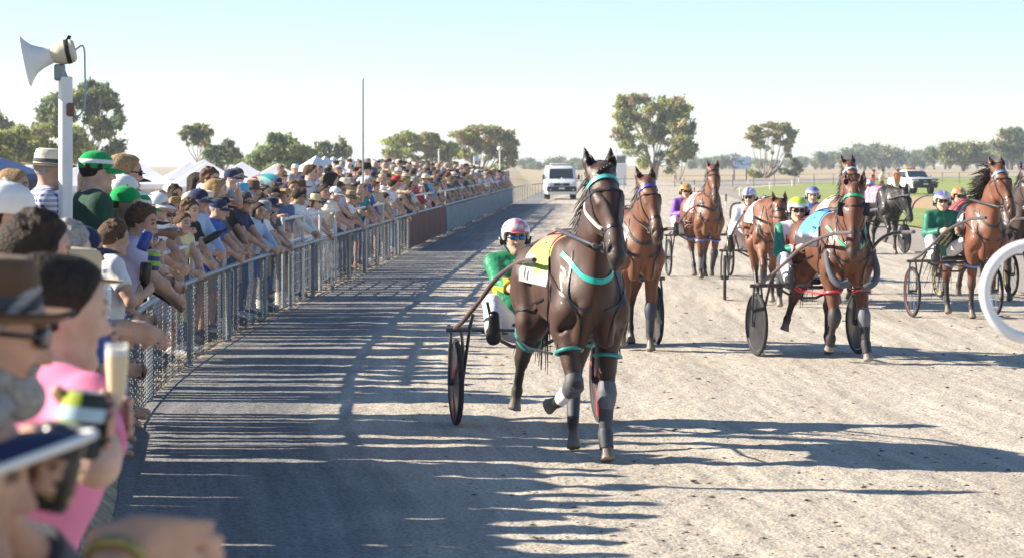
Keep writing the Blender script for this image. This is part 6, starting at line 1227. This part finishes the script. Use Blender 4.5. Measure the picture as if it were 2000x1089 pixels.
# ---------------------------------------------------------------- paddock fences, billboard, posts
fpost = mat('fence_post_grey', (.20, .19, .17), rough=.9, var=.3)
def paddock(name, lab, pts, n, h=1.2):
    r = empty(name, tuple(pts[0])); tag(r, lab, 'fence'); P = [Vector(p) for p in pts]; L = [0]
    for i in range(1, len(P)): L.append(L[-1] + (P[i] - P[i - 1]).length)
    at_l = lambda l: next(P[i - 1].lerp(P[i], (l - L[i - 1]) / (L[i] - L[i - 1])) for i in range(1, len(P)) if l <= L[i] + 1e-6)
    for i in range(n): q = at_l(L[-1] * i / (n - 1)) - P[0]; b = MB(); b.tube([q + Vector((0, 0, -.2)), q + Vector((0, 0, h))], .05, 6); b.build('post', fpost, r)
    b = MB()
    for z in (.35, .7, h - .05): b.tube([at_l(L[-1] * i / 20) - P[0] + Vector((0, 0, z)) for i in range(21)], .014, 4)
    b.build('wire', fpost, r)
paddock('wire_fence', 'post and wire paddock fence behind the billboard and officials', [at(1060, 366, 270), at(1270, 371, 235), at(1420, 369, 240), at(1700, 363, 260), at(2060, 357, 290)], 32, 1.3)
far = empty('fence_rail_bend', (fence_x(139), 139, 0)); tag(far, 'far bend of the pipe fence curving away behind the ambulance', 'fence'); bp = [(fence_x(139), 139), (.9, 152), (2.2, 170), (4.4, 190), (8, 212), (13, 230)]; b = MB(); b.tube([(x - far.location.x, y - 139, RH) for x, y in bp], .03, 6); b.build('top_rail', galv, far)
for i in range(26): q = smooth_path([(x, y, 0) for x, y in bp], 6)[i + 1]; b = MB(); b.tube([(q[0] - far.location.x, q[1] - 139, 0), (q[0] - far.location.x, q[1] - 139, RH)], .03, 6); b.build('post', galv, far)
def text_mesh(s, size, ext=.0, name='lettering'):
    cu = bpy.data.curves.new('t', 'FONT'); cu.body = s; cu.size = size; cu.align_x = 'CENTER'; cu.align_y = 'CENTER'; cu.extrude = ext; o = bpy.data.objects.new('t', cu); COL.objects.link(o); bpy.context.view_layer.update(); me = bpy.data.meshes.new_from_object(o); bpy.data.objects.remove(o); me.name = name; return me
sg = at(1446, 352, 330); r = empty('billboard', tuple(sg)); tag(r, 'pale blue billboard on two dark posts with TMC lettering', 'billboard')
m_ = 330 / F; b = MB(); b.box((0, 0, 33 * m_), (38 * m_, .08, 24 * m_), bev=.02); b.build('board', mat('billboard_face', (.60, .72, .88), rough=.5, var=.05), r)
for s in (-12, 12): b = MB(); b.box((s * m_, .1, 14 * m_), (.16, .14, 29 * m_)); b.build('post', darkbark, r)
ink = mat('billboard_ink', (.03, .05, .08), rough=.6)
tm = link('lettering', text_mesh('TMC', 13 * m_, .004), ink, r, (-1.5 * m_, -.05, 33.5 * m_), (R(90), 0, 0)); tm.scale = (.78, 1.15, 1); link('small_lettering', text_mesh('media', 4.6 * m_, .004), ink, r, (14 * m_, -.05, 31 * m_), (R(90), 0, 0))
b = MB(); pts = [(math.cos(a) * 9 * m_ - 9 * m_, -.048, math.sin(a) * 9 * m_ + 33 * m_) for a in np.linspace(1.0, 5.6, 22)]; b.tube(pts, [.02 + .17 * math.sin(math.pi * i / 21) for i in range(22)], 6, flat=1); o = b.build('crescent_logo', mat('billboard_crescent', (.45, .25, .20), rough=.6), r); o.scale = (1, .08, 1); o.location = (0, -.045, 0)
wpost = mat('marker_white', (.78, .77, .74), rough=.6, var=.1); bpost = mat('marker_black', (.03, .03, .03), rough=.6)
mk = [(1318, 363, 'w'), (1336, 359, 'b'), (1356, 366, 'b'), (1333, 376, 'b'), (1356, 383, 'b'), (1418, 402, 'b'), (1463, 412, 'b'), (1445, 384, 'w'), (1461, 361, 'w'), (1331, 371, 'b'), (1504, 372, 'w'), (1547, 366, 'w'), (1376, 361, 'b'), (1560, 358, 'w')]
for i, (x, y, c) in enumerate(mk):
    g_ = G(x, y); b = MB(); hh = .62 if y < 380 else .55; b.tube([(0, 0, 0), (0, 0, hh * .3)], .045, 8); b.build('base', wpost, (r := empty('marker_post', (g_.x, g_.y, .04)))); tag(r, ('thin black marker post' if c == 'b' else 'thin white marker post') + ' with a white foot beside the inner lane', 'post', ('black' if c == 'b' else 'white') + ' marker posts beside the inner lane'); b = MB(); b.tube([(0, 0, hh * .3), (0, 0, hh), (0, 0, hh + .02)], [.042, .042, .015], 8); b.build('shaft', bpost if c == 'b' else wpost, r)
b = MB(); jb = at(1213, 362, 260); r = empty('judges_tower', tuple(jb)); tag(r, 'small white judges tower with flat roof behind the lead horse ears', 'tower'); b.box((0, 0, 1.1), (1.1, 1.1, 2.2), bev=.03); b.build('wall', wp, r); b = MB(); b.box((0, 0, 3.05), (1.5, 1.5, .12), bev=.03); b.build('roof', wp, r)
for x in (-.5, .5): b = MB(); b.box((x, -.5, 3.2), (.09, .09, 1.0)); b.build('corner_post', wp, r)
b = MB(); b.box((0, -.45, 2.6), (.9, .03, .7)); b.build('window', mat('dusky_glass', (.12, .15, .18), rough=.1, spec=.6), r)
for (x, y, h, Y) in ((857, 336, 42, 230), (926, 336, 30, 220), (976, 340, 46, 225)):
    w = at(x, y, Y); r = empty('light_post', tuple(w)); tag(r, 'white post with a round lamp head above the far crowd' if x == 976 else 'white post carrying a small banner above the far crowd' if x == 926 else 'plain white post above the far crowd near the yellow green gum', 'post'); hh = h * Y / F; b = MB(); b.tube([(0, 0, -1.5), (0, 0, hh)], .06, 8); b.build('pole', wp, r)
    b = MB()
    if x == 976: b.lathe([(0, 0), (.2, .05), (.24, .2), (.15, .34), (0, .38)], 12, Matrix.Translation((0, 0, hh))); b.build('lamp_head', wp, r)
    elif x == 926: b.box((.18, 0, hh - .2), (.5, .03, .45), bev=.01); b.build('banner', mat('banner_blue', (.45, .62, .80), rough=.7), r)
    else: b.box((0, 0, hh + .06), (.16, .16, .12), bev=.02); b.build('post_cap', wp, r)
# ---------------------------------------------------------------- marquees and umbrella
canvas = mat('white_canvas', (.80, .81, .82), rough=.7, var=.04, bump=.2, bscale=3); bluec = mat('blue_canvas', (.03, .07, .20), rough=.7, var=.1)
def marquee(label, px, py, Y, w, m, rise=None, group='white marquees behind the crowd', rz=.2):
    g0 = at(px, py, Y); rise = rise or w * .30; ev = 2.15; r = empty('marquee', (g0.x, Y, g0.z - rise - ev), rz); tag(r, label, 'marquee', group); h = w / 2; b = MB(); rows = []
    ring = [(-h, -h), (0, -h), (h, -h), (h, 0), (h, h), (0, h), (-h, h), (-h, 0), (-h, -h)]
    for t in (0, .12, .35, .65, 1): s = t; rows.append([(x * s, y * s, ev + rise * (1 - s) ** 1.12 - (.03 if i % 2 else 0) * s) for i, (x, y) in enumerate(ring)])
    b.sheet(rows); rows = [[(x * 1.003, y * 1.003, ev + z) for x, y in ring] for z in (.0, -.22)]; b.sheet(rows); b.build('canopy', m, r, sharp=25)
    for x in (-1, 1):
        for y in (-1, 1): b = MB(); b.tube([(x * h * .98, y * h * .98, 0), (x * h * .98, y * h * .98, ev)], .03, 6); b.build('leg', galv, r)
    b = MB(); b.sheet([[(-h, h * .97, z), (0, h * .99, z), (h, h * .97, z)] for z in (.0, 1, ev - .2)]); b.build('back_wall', m, r)
for i, (x, y, Y, w) in enumerate([(45, 325, 100, 3.0), (98, 326, 112, 3.0), (160, 320, 105, 3.0), (275, 318, 115, 3.2), (398, 311, 140, 3.0), (370, 316, 132, 3.0), (405, 316, 112, 3.6), (473, 316, 112, 3.4), (541, 319, 115, 3.3)]):
    marquee('white peaked marquee ' + ['at the left edge behind the straw hat man', 'behind the gingham shirt', 'behind the bright green cap', 'behind the ginger man in the black cap', 'in the back row with its tip above the others', 'behind the crew cut man', 'behind the young man with the phone', 'behind the two men at the back', 'left of the long marquee row'][i], x, y, Y, w, canvas)
for i in range(10): marquee('white marquee in the long receding row behind the tall pale youth', 618 + 17.5 * i - i * i * .3, 304 + 1.0 * i, 118 + i * 9, 4.6, canvas, 1.75, 'long row of white marquees', .55)
marquee('dark blue marquee at the left edge under the gums', 6, 308, 95, 3.0, bluec, .6, None, .3)
um = at(517, 366, 70); r = empty('umbrella', (um.x, um.y, um.z - .3), .4); r.rotation_euler = (R(18), R(-10), 0); tag(r, 'big teal orange and spotted pink umbrella above the crowd', 'umbrella')
pan = [mat('umb_teal', (.06, .45, .48), rough=.6), pattern_mat('umb_pink', (.62, .04, .14), (.80, .75, .76), 'spots', 9, .6), mat('umb_orange', (.75, .36, .10), rough=.6), mat('umb_mint', (.35, .62, .52), rough=.6)]
for k in range(8):
    b = MB(); rows = []
    for t in np.linspace(0, 1, 6): rows.append([(math.cos(a) * .62 * math.sin(t * 1.35), math.sin(a) * .62 * math.sin(t * 1.35), .3 + .36 * math.cos(t * 1.35) - .02 * math.sin((a - k * math.pi / 4) * 4) * t) for a in np.linspace(k * math.pi / 4, (k + 1) * math.pi / 4, 5)])
    b.sheet(rows); b.build('panel', pan[[0, 0, 1, 1, 0, 2, 3, 0][k]], r)
b = MB(); b.tube([(0, 0, -.55), (0, 0, .72)], .009, 6); b.build('shaft', blackl, r)
# ---------------------------------------------------------------- vehicles
carw = mat('white_car_paint', (.80, .80, .80), rough=.25, spec=.5, var=.02, coat=.5); glassd = mat('tinted_glass', (.03, .045, .055), rough=.06, spec=.8); plast = mat('black_plastic', (.025, .026, .028), rough=.5, var=.1); lampm = mat('headlamp', (.55, .58, .62), rough=.1, spec=.8); amber = mat('amber_lens', (.75, .25, .03), rough=.2)
def loft(b, secs):   # secs: (z, half width, y front, y back, corner radius)
    rows = []
    for (z, w, yf, yb, rr) in secs:
        q = [(-w, yb - rr), (-w, yf + rr), (-w + rr * .3, yf + rr * .3), (-w + rr, yf), (0, yf - rr * .12), (w - rr, yf), (w - rr * .3, yf + rr * .3), (w, yf + rr), (w, yb - rr), (w - rr, yb), (-w + rr, yb), (-w, yb - rr)]; rows.append([(x, y, z) for x, y in q])
    b.sheet([r_[::-1] for r_ in rows]); b.add(rows[-1][:-1], [tuple(range(len(rows[-1]) - 1))]); b.add(rows[0][:-1], [tuple(reversed(range(len(rows[0]) - 1)))])
def wheel(par, x, y, rr, w=.22):
    e = empty('wheel'); e.parent = par; e.location = (x, y, rr); Rm = M4(np.array([[0, 0, 1.], [0, 1, 0], [-1, 0, 0]]), (0, 0, 0)); b = MB(); b.lathe([(rr * .6, -w / 2), (rr * .93, -w / 2), (rr, -w * .35), (rr, w * .35), (rr * .93, w / 2), (rr * .6, w / 2)], 24, Rm, close=False); b.build('tyre', tyre, e); b = MB(); b.lathe([(rr * .62, -w * .4), (rr * .3, -w * .3), (0, -w * .32)], 20, Rm, close=False); b.lathe([(rr * .62, w * .4), (rr * .3, w * .3), (0, w * .32)], 20, Rm, close=False); b.build('rim', galv, e)
def panel(par, name, m, pts, th=.02):
    b = MB(); b.sheet([pts[:2], [pts[3], pts[2]]], th); return b.build(name, m, par, smooth=False)
g_ = G(1097, 391); r = empty('ambulance', (g_.x, g_.y, .03), R(1.5)); tag(r, 'white van ambulance with roof light bar driving up the track', 'ambulance')
b = MB(); loft(b, [(.30, .88, .05, 4.6, .2), (.60, .93, -.06, 4.65, .22), (.98, .93, -.02, 4.65, .22), (1.12, .92, .12, 4.65, .22), (1.20, .91, .32, 4.65, .2), (1.86, .83, .86, 4.62, .2), (1.94, .81, .98, 4.6, .2), (2.02, .74, 1.2, 4.5, .2)]); b.build('body', carw, r, sharp=30)
panel(r, 'windscreen', glassd, [(-.74, .335, 1.245), (.74, .335, 1.245), (.68, .80, 1.83), (-.68, .80, 1.83)], .012)
b = MB(); b.box((0, -.08, .62), (1.78, .14, .30), bev=.05); b.build('bumper', plast, r)
b = MB(); b.box((0, -.055, .89), (.95, .05, .16), bev=.02); gr = b.build('grille', plast, r); b = MB(); b.tube(torus_pts((0, -.09, .90), (1, 0, 0), (0, 0, 1), .07, 16), .010, 6, closed=True); b.box((0, -.09, .90), (.09, .01, .02)); b.build('badge', chrome, gr)
for s in (-1, 1):
    b = MB(); b.box((s * .70, .0, .93), (.30, .12, .17), rz=s * .25, bev=.05); b.build('headlight', lampm, r)
    b = MB(); b.box((s * 1.04, .55, 1.33), (.14, .12, .30), bev=.04); b.tube([(s * .86, .5, 1.25), (s * 1.02, .55, 1.25)], .025, 6); b.build('mirror', plast, r)
    b = MB(); b.lathe([(0, 0), (.05, .0), (.05, .03), (0, .03)], 12, M4(np.array([[1., 0, 0], [0, 0, -1], [0, 1, 0]]), (s * .68, -.155, .58))); b.build('fog_lamp', lampm, r)
    wheel(r, s * .78, .75, .31); wheel(r, s * .78, 3.6, .31)
    panel(r, 'side_window', glassd, [(s * .905, .60, 1.25), (s * .905, 1.5, 1.25), (s * .845, 1.5, 1.80), (s * .845, 1.0, 1.80)], .01)
    b = MB(); b.tube([(s * .25, .31, 1.225), (s * .02 + s * .1, .37, 1.31)], .012, 4); b.build('wiper', plast, r)
b = MB(); b.box((0, -.155, .66), (.36, .012, .10)); b.build('number_plate', wpost, r)
b = MB(); b.box((0, 1.35, 2.09), (1.30, .32, .13), bev=.04); b.build('light_bar', mat('light_bar_lens', (.62, .55, .52), rough=.2), r)
b = MB(); b.box((0, .21, 1.16), (.22, .012, .06), M=Matrix.Rotation(R(-62), 3, 'X')); b.build('bonnet_emblem', mat('emblem_blue', (.12, .30, .55), rough=.4), r)
for s in (-.38, .38): 
    f = base_fig(0, 0, 0); [arm(f, q, (q * .2, .35, 1.15), (q * .6, 0, -.8), grip=('c', .8)) for q in (1, -1)]; o = link('person', sdf_mesh(body_prims(f, fingers=False, legs=False), .03, 'person', face_col(f)), SK[1], loc=(g_.x + s, g_.y + 1.05, .02), rot=(0, 0, math.pi)); o.scale = (.95, .95, .95); tag(o, 'driver in green seen through the ambulance windscreen' if s < 0 else 'passenger in dark green seen through the ambulance windscreen', 'person'); link('shirt', sdf_mesh(shirt_prims(f, .6), .03, 'shirt', False), FB['dark green'], o); put(HAIR['short'], HC['dark'], o, frame(f))
g_ = G(1806, 381); r = empty('utility_truck', (g_.x, g_.y, .06), R(14)); tag(r, 'white dual cab utility truck with black bull bar parked on the grass', 'utility truck')
K = 1.0; b = MB(); loft(b, [(.42, .86, .0, 4.7, .18), (.62, .90, -.04, 4.75, .2), (.95, .91, .0, 4.75, .22), (1.06, .89, .14, 4.75, .22), (1.12, .86, .5, 4.7, .2)]); b.build('body', carw, r, sharp=30)
b = MB(); loft(b, [(1.08, .85, 1.0, 3.0, .15), (1.14, .84, 1.06, 2.98, .15), (1.62, .70, 1.75, 2.85, .15), (1.69, .64, 1.9, 2.7, .15)]); b.build('cab', carw, r, sharp=30)
panel(r, 'windscreen', glassd, [(-.72, 1.10, 1.18), (.72, 1.10, 1.18), (.62, 1.70, 1.60), (-.62, 1.70, 1.60)], .012)
b = MB(); b.box((0, -.10, .58), (1.84, .22, .30), bev=.06); b.build('bumper', plast, r); b = MB(); b.box((0, -.035, .87), (.95, .06, .26), bev=.03); gr = b.build('grille', plast, r); b = MB(); b.tube(torus_pts((0, -.075, .90), (1, 0, 0), (0, 0, 1), .075, 16), .011, 6, closed=True); b.box((0, -.075, .9), (.2, .01, .025)); b.build('badge', chrome, gr)
b = MB()
for z in (.80, 1.02): b.tube(smooth_path([(-.93, .15, z - .08), (-.86, -.20, z), (.86, -.20, z), (.93, .15, z - .08)], 4), .035, 8)
for x in (-.45, .45): b.tube([(x, -.2, .5), (x, -.21, 1.03)], .032, 8)
b.build('bull_bar', plast, r)
for s in (-1, 1):
    b = MB(); b.box((s * .72, .0, .92), (.32, .14, .17), rz=s * .3, bev=.05); b.build('headlight', lampm, r); b = MB(); b.box((s * 1.0, 1.35, 1.22), (.17, .10, .18), bev=.04); b.tube([(s * .84, 1.3, 1.15), (s * 1.0, 1.35, 1.15)], .02, 6); b.build('mirror', carw if s > 0 else plast, r)
    wheel(r, s * .78, .80, .37, .26); wheel(r, s * .78, 3.75, .37, .26)
    for (ya, yb_, yc, yd) in ((1.3, 2.0, 2.0, 1.72), (2.06, 2.8, 2.65, 2.06)): panel(r, 'side_window', glassd, [(s * .845, ya, 1.17), (s * .845, yb_, 1.17), (s * .735, yc, 1.57), (s * .735, yd, 1.57)], .01)
    b = MB(); b.sheet([[(s * (.915 if t else .905), .80 + .46 * math.cos(a), .40 + (.46 + .03 * t) * math.sin(a)) for a in np.linspace(0, math.pi, 12)] for t in (0, 1)], .02); b.build('wheel_arch', plast, r)
b = MB(); b.box((0, -.225, .70), (.37, .012, .11)); b.build('number_plate', wpost, r)
b = MB(); b.box((-.15, 2.2, 1.76), (.75, .22, .10), bev=.03); b.build('beacon_bar', amber, r)
b = MB(); b.tube([(-.72, 3.05, 1.1), (-.66, 3.0, 1.68), (.66, 3.0, 1.68), (.72, 3.05, 1.1)], .035, 8); b.build('sports_bar', plast, r)
# officials on the infield
hv = mat('orange_vest', (.80, .20, .03), rough=.7, var=.08); hy = mat('pale_vest', (.80, .50, .22), rough=.7)
def official(lab, px, py, face, stride, tee, sl, legs, vest, hat, s=1.0):
    f = base_fig(3, 0, -4); 
    if stride:
        f['an'][1] = A(.10, .34, .10); f['an'][-1] = A(-.10, -.36, .16); f['toe'][1] = f['an'][1] + A(.01, .19, -.02); f['toe'][-1] = f['an'][-1] + A(-.01, .15, -.10)
        for q in (1, -1): f['kn'][q] = ik(f['hp'][q], f['an'][q], .43, .43, (0, 1, .1))[0]
        arm(f, 1, (.24, -.12, .92), (.2, -1, 0), hd=(0, -.1, -1), grip=('c', .6)); arm(f, -1, (-.24, .34, 1.06), (-.2, -1, -.3), hd=(0, 1, .1), grip=('c', .6))
    else: [arm(f, q, (q * .22, .10, .88), (q * .5, -1, 0), hd=(0, .2, -1), grip=('c', .6)) for q in (1, -1)]
    g_ = G(px, py); o = link('person', sdf_mesh(body_prims(f), .018, 'person', face_col(f)), SK[1], loc=(g_.x, g_.y, .06), rot=(0, 0, R(face))); o.scale = (s,) * 3; tag(o, lab, 'person', 'track officials in vests')
    link('shirt', sdf_mesh(shirt_prims(f, sl), .018, 'shirt', False), FB[tee], o); link('vest', sdf_mesh(shirt_prims(f, 0, .024, -.04, False), .018, 'vest', False), vest, o); link('trousers', sdf_mesh(trouser_prims(f, *legs[0]), .018, 'trousers', False), FB[legs[1]], o); put(HAIRU['short'], HC['grey'], o, frame(f)); put(CAPM, FB[hat], o, frame(f), 'cap')
    for sd in (0, 2): link('shoe', sdf_mesh(shoe_prims(f)[sd:sd + 2], .018, 'shoe', False), FB['charcoal'], o)
official('official in orange vest and grey shorts walking on the infield', 1704, 386, -92, True, 'navy', .6, ((.85, .022), 'grey'), hv, 'navy')
official('official in pale vest, white shirt and grey trousers walking toward the truck', 1722, 383, -95, True, 'white', 1.9, ((1.9,), 'charcoal'), hy, 'navy')
official('official in orange vest and tan shorts standing beside the truck', 1752, 382, -165, False, 'charcoal', .6, ((.95, .02), 'tan'), hv, 'navy')
# ---------------------------------------------------------------- loudspeaker on its post, white looped rail end
Y = 17.0; tp = at(131, 150, Y); r = empty('loudspeaker_post', (tp.x - .01, Y, 0)); tag(r, 'square white post carrying the horn loudspeaker', 'post'); b = MB(); b.box((0, 0, tp.z / 2), (.076, .076, tp.z), rz=.5, bev=.006); b.build('shaft', wp, r)
b = MB(); b.box((.035, -.02, tp.z - .22), (.05, .05, .09), bev=.01); b.build('junction_box', mat('rusty_box', (.20, .10, .07), rough=.8, var=.3), r)
b = MB(); b.tube(smooth_path([(.055, -.01, tp.z + .17), (.12, -.01, tp.z + .2), (.13, -.01, tp.z + .05), (.13, -.01, tp.z - .18), (.09, -.02, tp.z - .26), (.04, -.02, tp.z - .24)], 6), .006, 6); b.build('cable', mat('grey_cable', (.35, .40, .45), rough=.6), r)
hw = at(102, 108, Y); cream = mat('cream_plastic', (.62, .56, .42), rough=.5, var=.1); r = empty('horn_loudspeaker', tuple(hw)); tag(r, 'white and cream horn loudspeaker pointing left on the post', 'loudspeaker')
dr = unit((-.95, -.10, -.22)); zz = A(0, 0, 1); ux = unit(np.cross(zz, dr)); uy = np.cross(dr, ux); RM = np.stack([ux, uy, dr], 1)
b = MB(); b.lathe([(.050, -.02), (.058, .02), (.072, .07), (.098, .12), (.135, .155), (.165, .175), (.172, .18), (.166, .186), (.13, .165), (.09, .13), (.05, .06), (0, .03)], 32, M4(RM, (0, 0, 0)), sx=.9, close=False); b.build('horn', wp, r)
b = MB(); b.lathe([(0, -.16), (.06, -.155), (.078, -.14), (.08, -.06), (.066, -.03), (.052, .0), (.05, .02)], 24, M4(RM, (0, 0, 0)), close=False); b.build('driver_housing', cream, r)
b = MB(); b.tube([tuple(A(*dr) * -.12 + A(0, 0, .08)), tuple(A(*dr) * -.10 + A(0, 0, .095))], .02, 8); b.lathe([(.0805, -.12), (.083, -.115), (.083, -.095), (.0805, -.09)], 24, M4(RM, (0, 0, 0)), close=False); b.build('clamp', plast, r)
b = MB(); b.box((.05, 0, -.115), (.07, .05, .11), bev=.01); b.tube([(.06, 0, -.08), (.095, 0, -.16)], .016, 8); b.build('bracket', galv, r)
Y = 8.2; rc_ = at(2016, 569, Y); r = empty('white_rail_loop', (rc_.x, Y, 0)); tag(r, 'white tubular loop at the end of a rail at the right edge', 'rail'); b = MB(); b.tube([(math.cos(a) * .152, 0, rc_.z + math.sin(a) * .150) for a in np.linspace(0, 2 * math.pi, 41)[:-1]], .0185, 12, closed=True); b.build('loop', mat('white_gloss_pipe', (.80, .80, .82), rough=.25, spec=.5, var=.03), r); b = MB(); b.tube([(.15, 0, rc_.z), (.19, .02, rc_.z - .2), (.2, .02, 0)], .02, 10); b.build('stand', wp, r)
# loose clods and gravel kicked up on the track
rg = np.random.default_rng(4); n = 2600; b = []; V = []; Fc = []
ico = [(0, 0, 1), (.9, 0, .1), (-.4, .8, .0), (-.5, -.75, .05), (.1, .1, -.6)]
yy = 1 / rg.uniform(1 / 60, 1 / 13.2, n); 
for i in range(n):
    y = yy[i]; x = fence_x(y) + rg.uniform(2.2, TW(y) * .98); s = (.006 + .016 * rg.random() ** 5) * (1 + y / 80); a = rg.uniform(0, 6.3); o = len(V)
    for (p_, q_, z_) in ico: V.append((x + (p_ * math.cos(a) - q_ * math.sin(a)) * s * 1.7, y + (p_ * math.sin(a) + q_ * math.cos(a)) * s, .024 + z_ * s * .4))
    Fc += [(o, o + 1, o + 2), (o, o + 2, o + 3), (o, o + 3, o + 1), (o + 4, o + 2, o + 1), (o + 4, o + 3, o + 2), (o + 4, o + 1, o + 3)]
me = bpy.data.meshes.new('gravel_clods'); me.from_pydata(V, [], Fc); o = link('gravel_clods', me, mat('clod_dirt', (.13, .10, .075), rough=.95, var=.4, scale=3)); tag(o, kind='stuff')
# ---------------------------------------------------------------- thin dusty air
hm = bpy.data.materials.new('haze'); hm.use_nodes = True; nt = hm.node_tree; nt.nodes.remove(nt.nodes['Principled BSDF']); v = nt.nodes.new('ShaderNodeVolumePrincipled'); v.inputs['Color'].default_value = (.80, .88, 1, 1); v.inputs['Density'].default_value = .0003; v.inputs['Anisotropy'].default_value = .2
nt.links.new(v.outputs[0], nt.nodes['Material Output'].inputs['Volume']); b = MB(); b.box((0, 1500, 9), (5600, 3400, 24)); o = b.build('haze', hm, smooth=False); tag(o, kind='stuff')
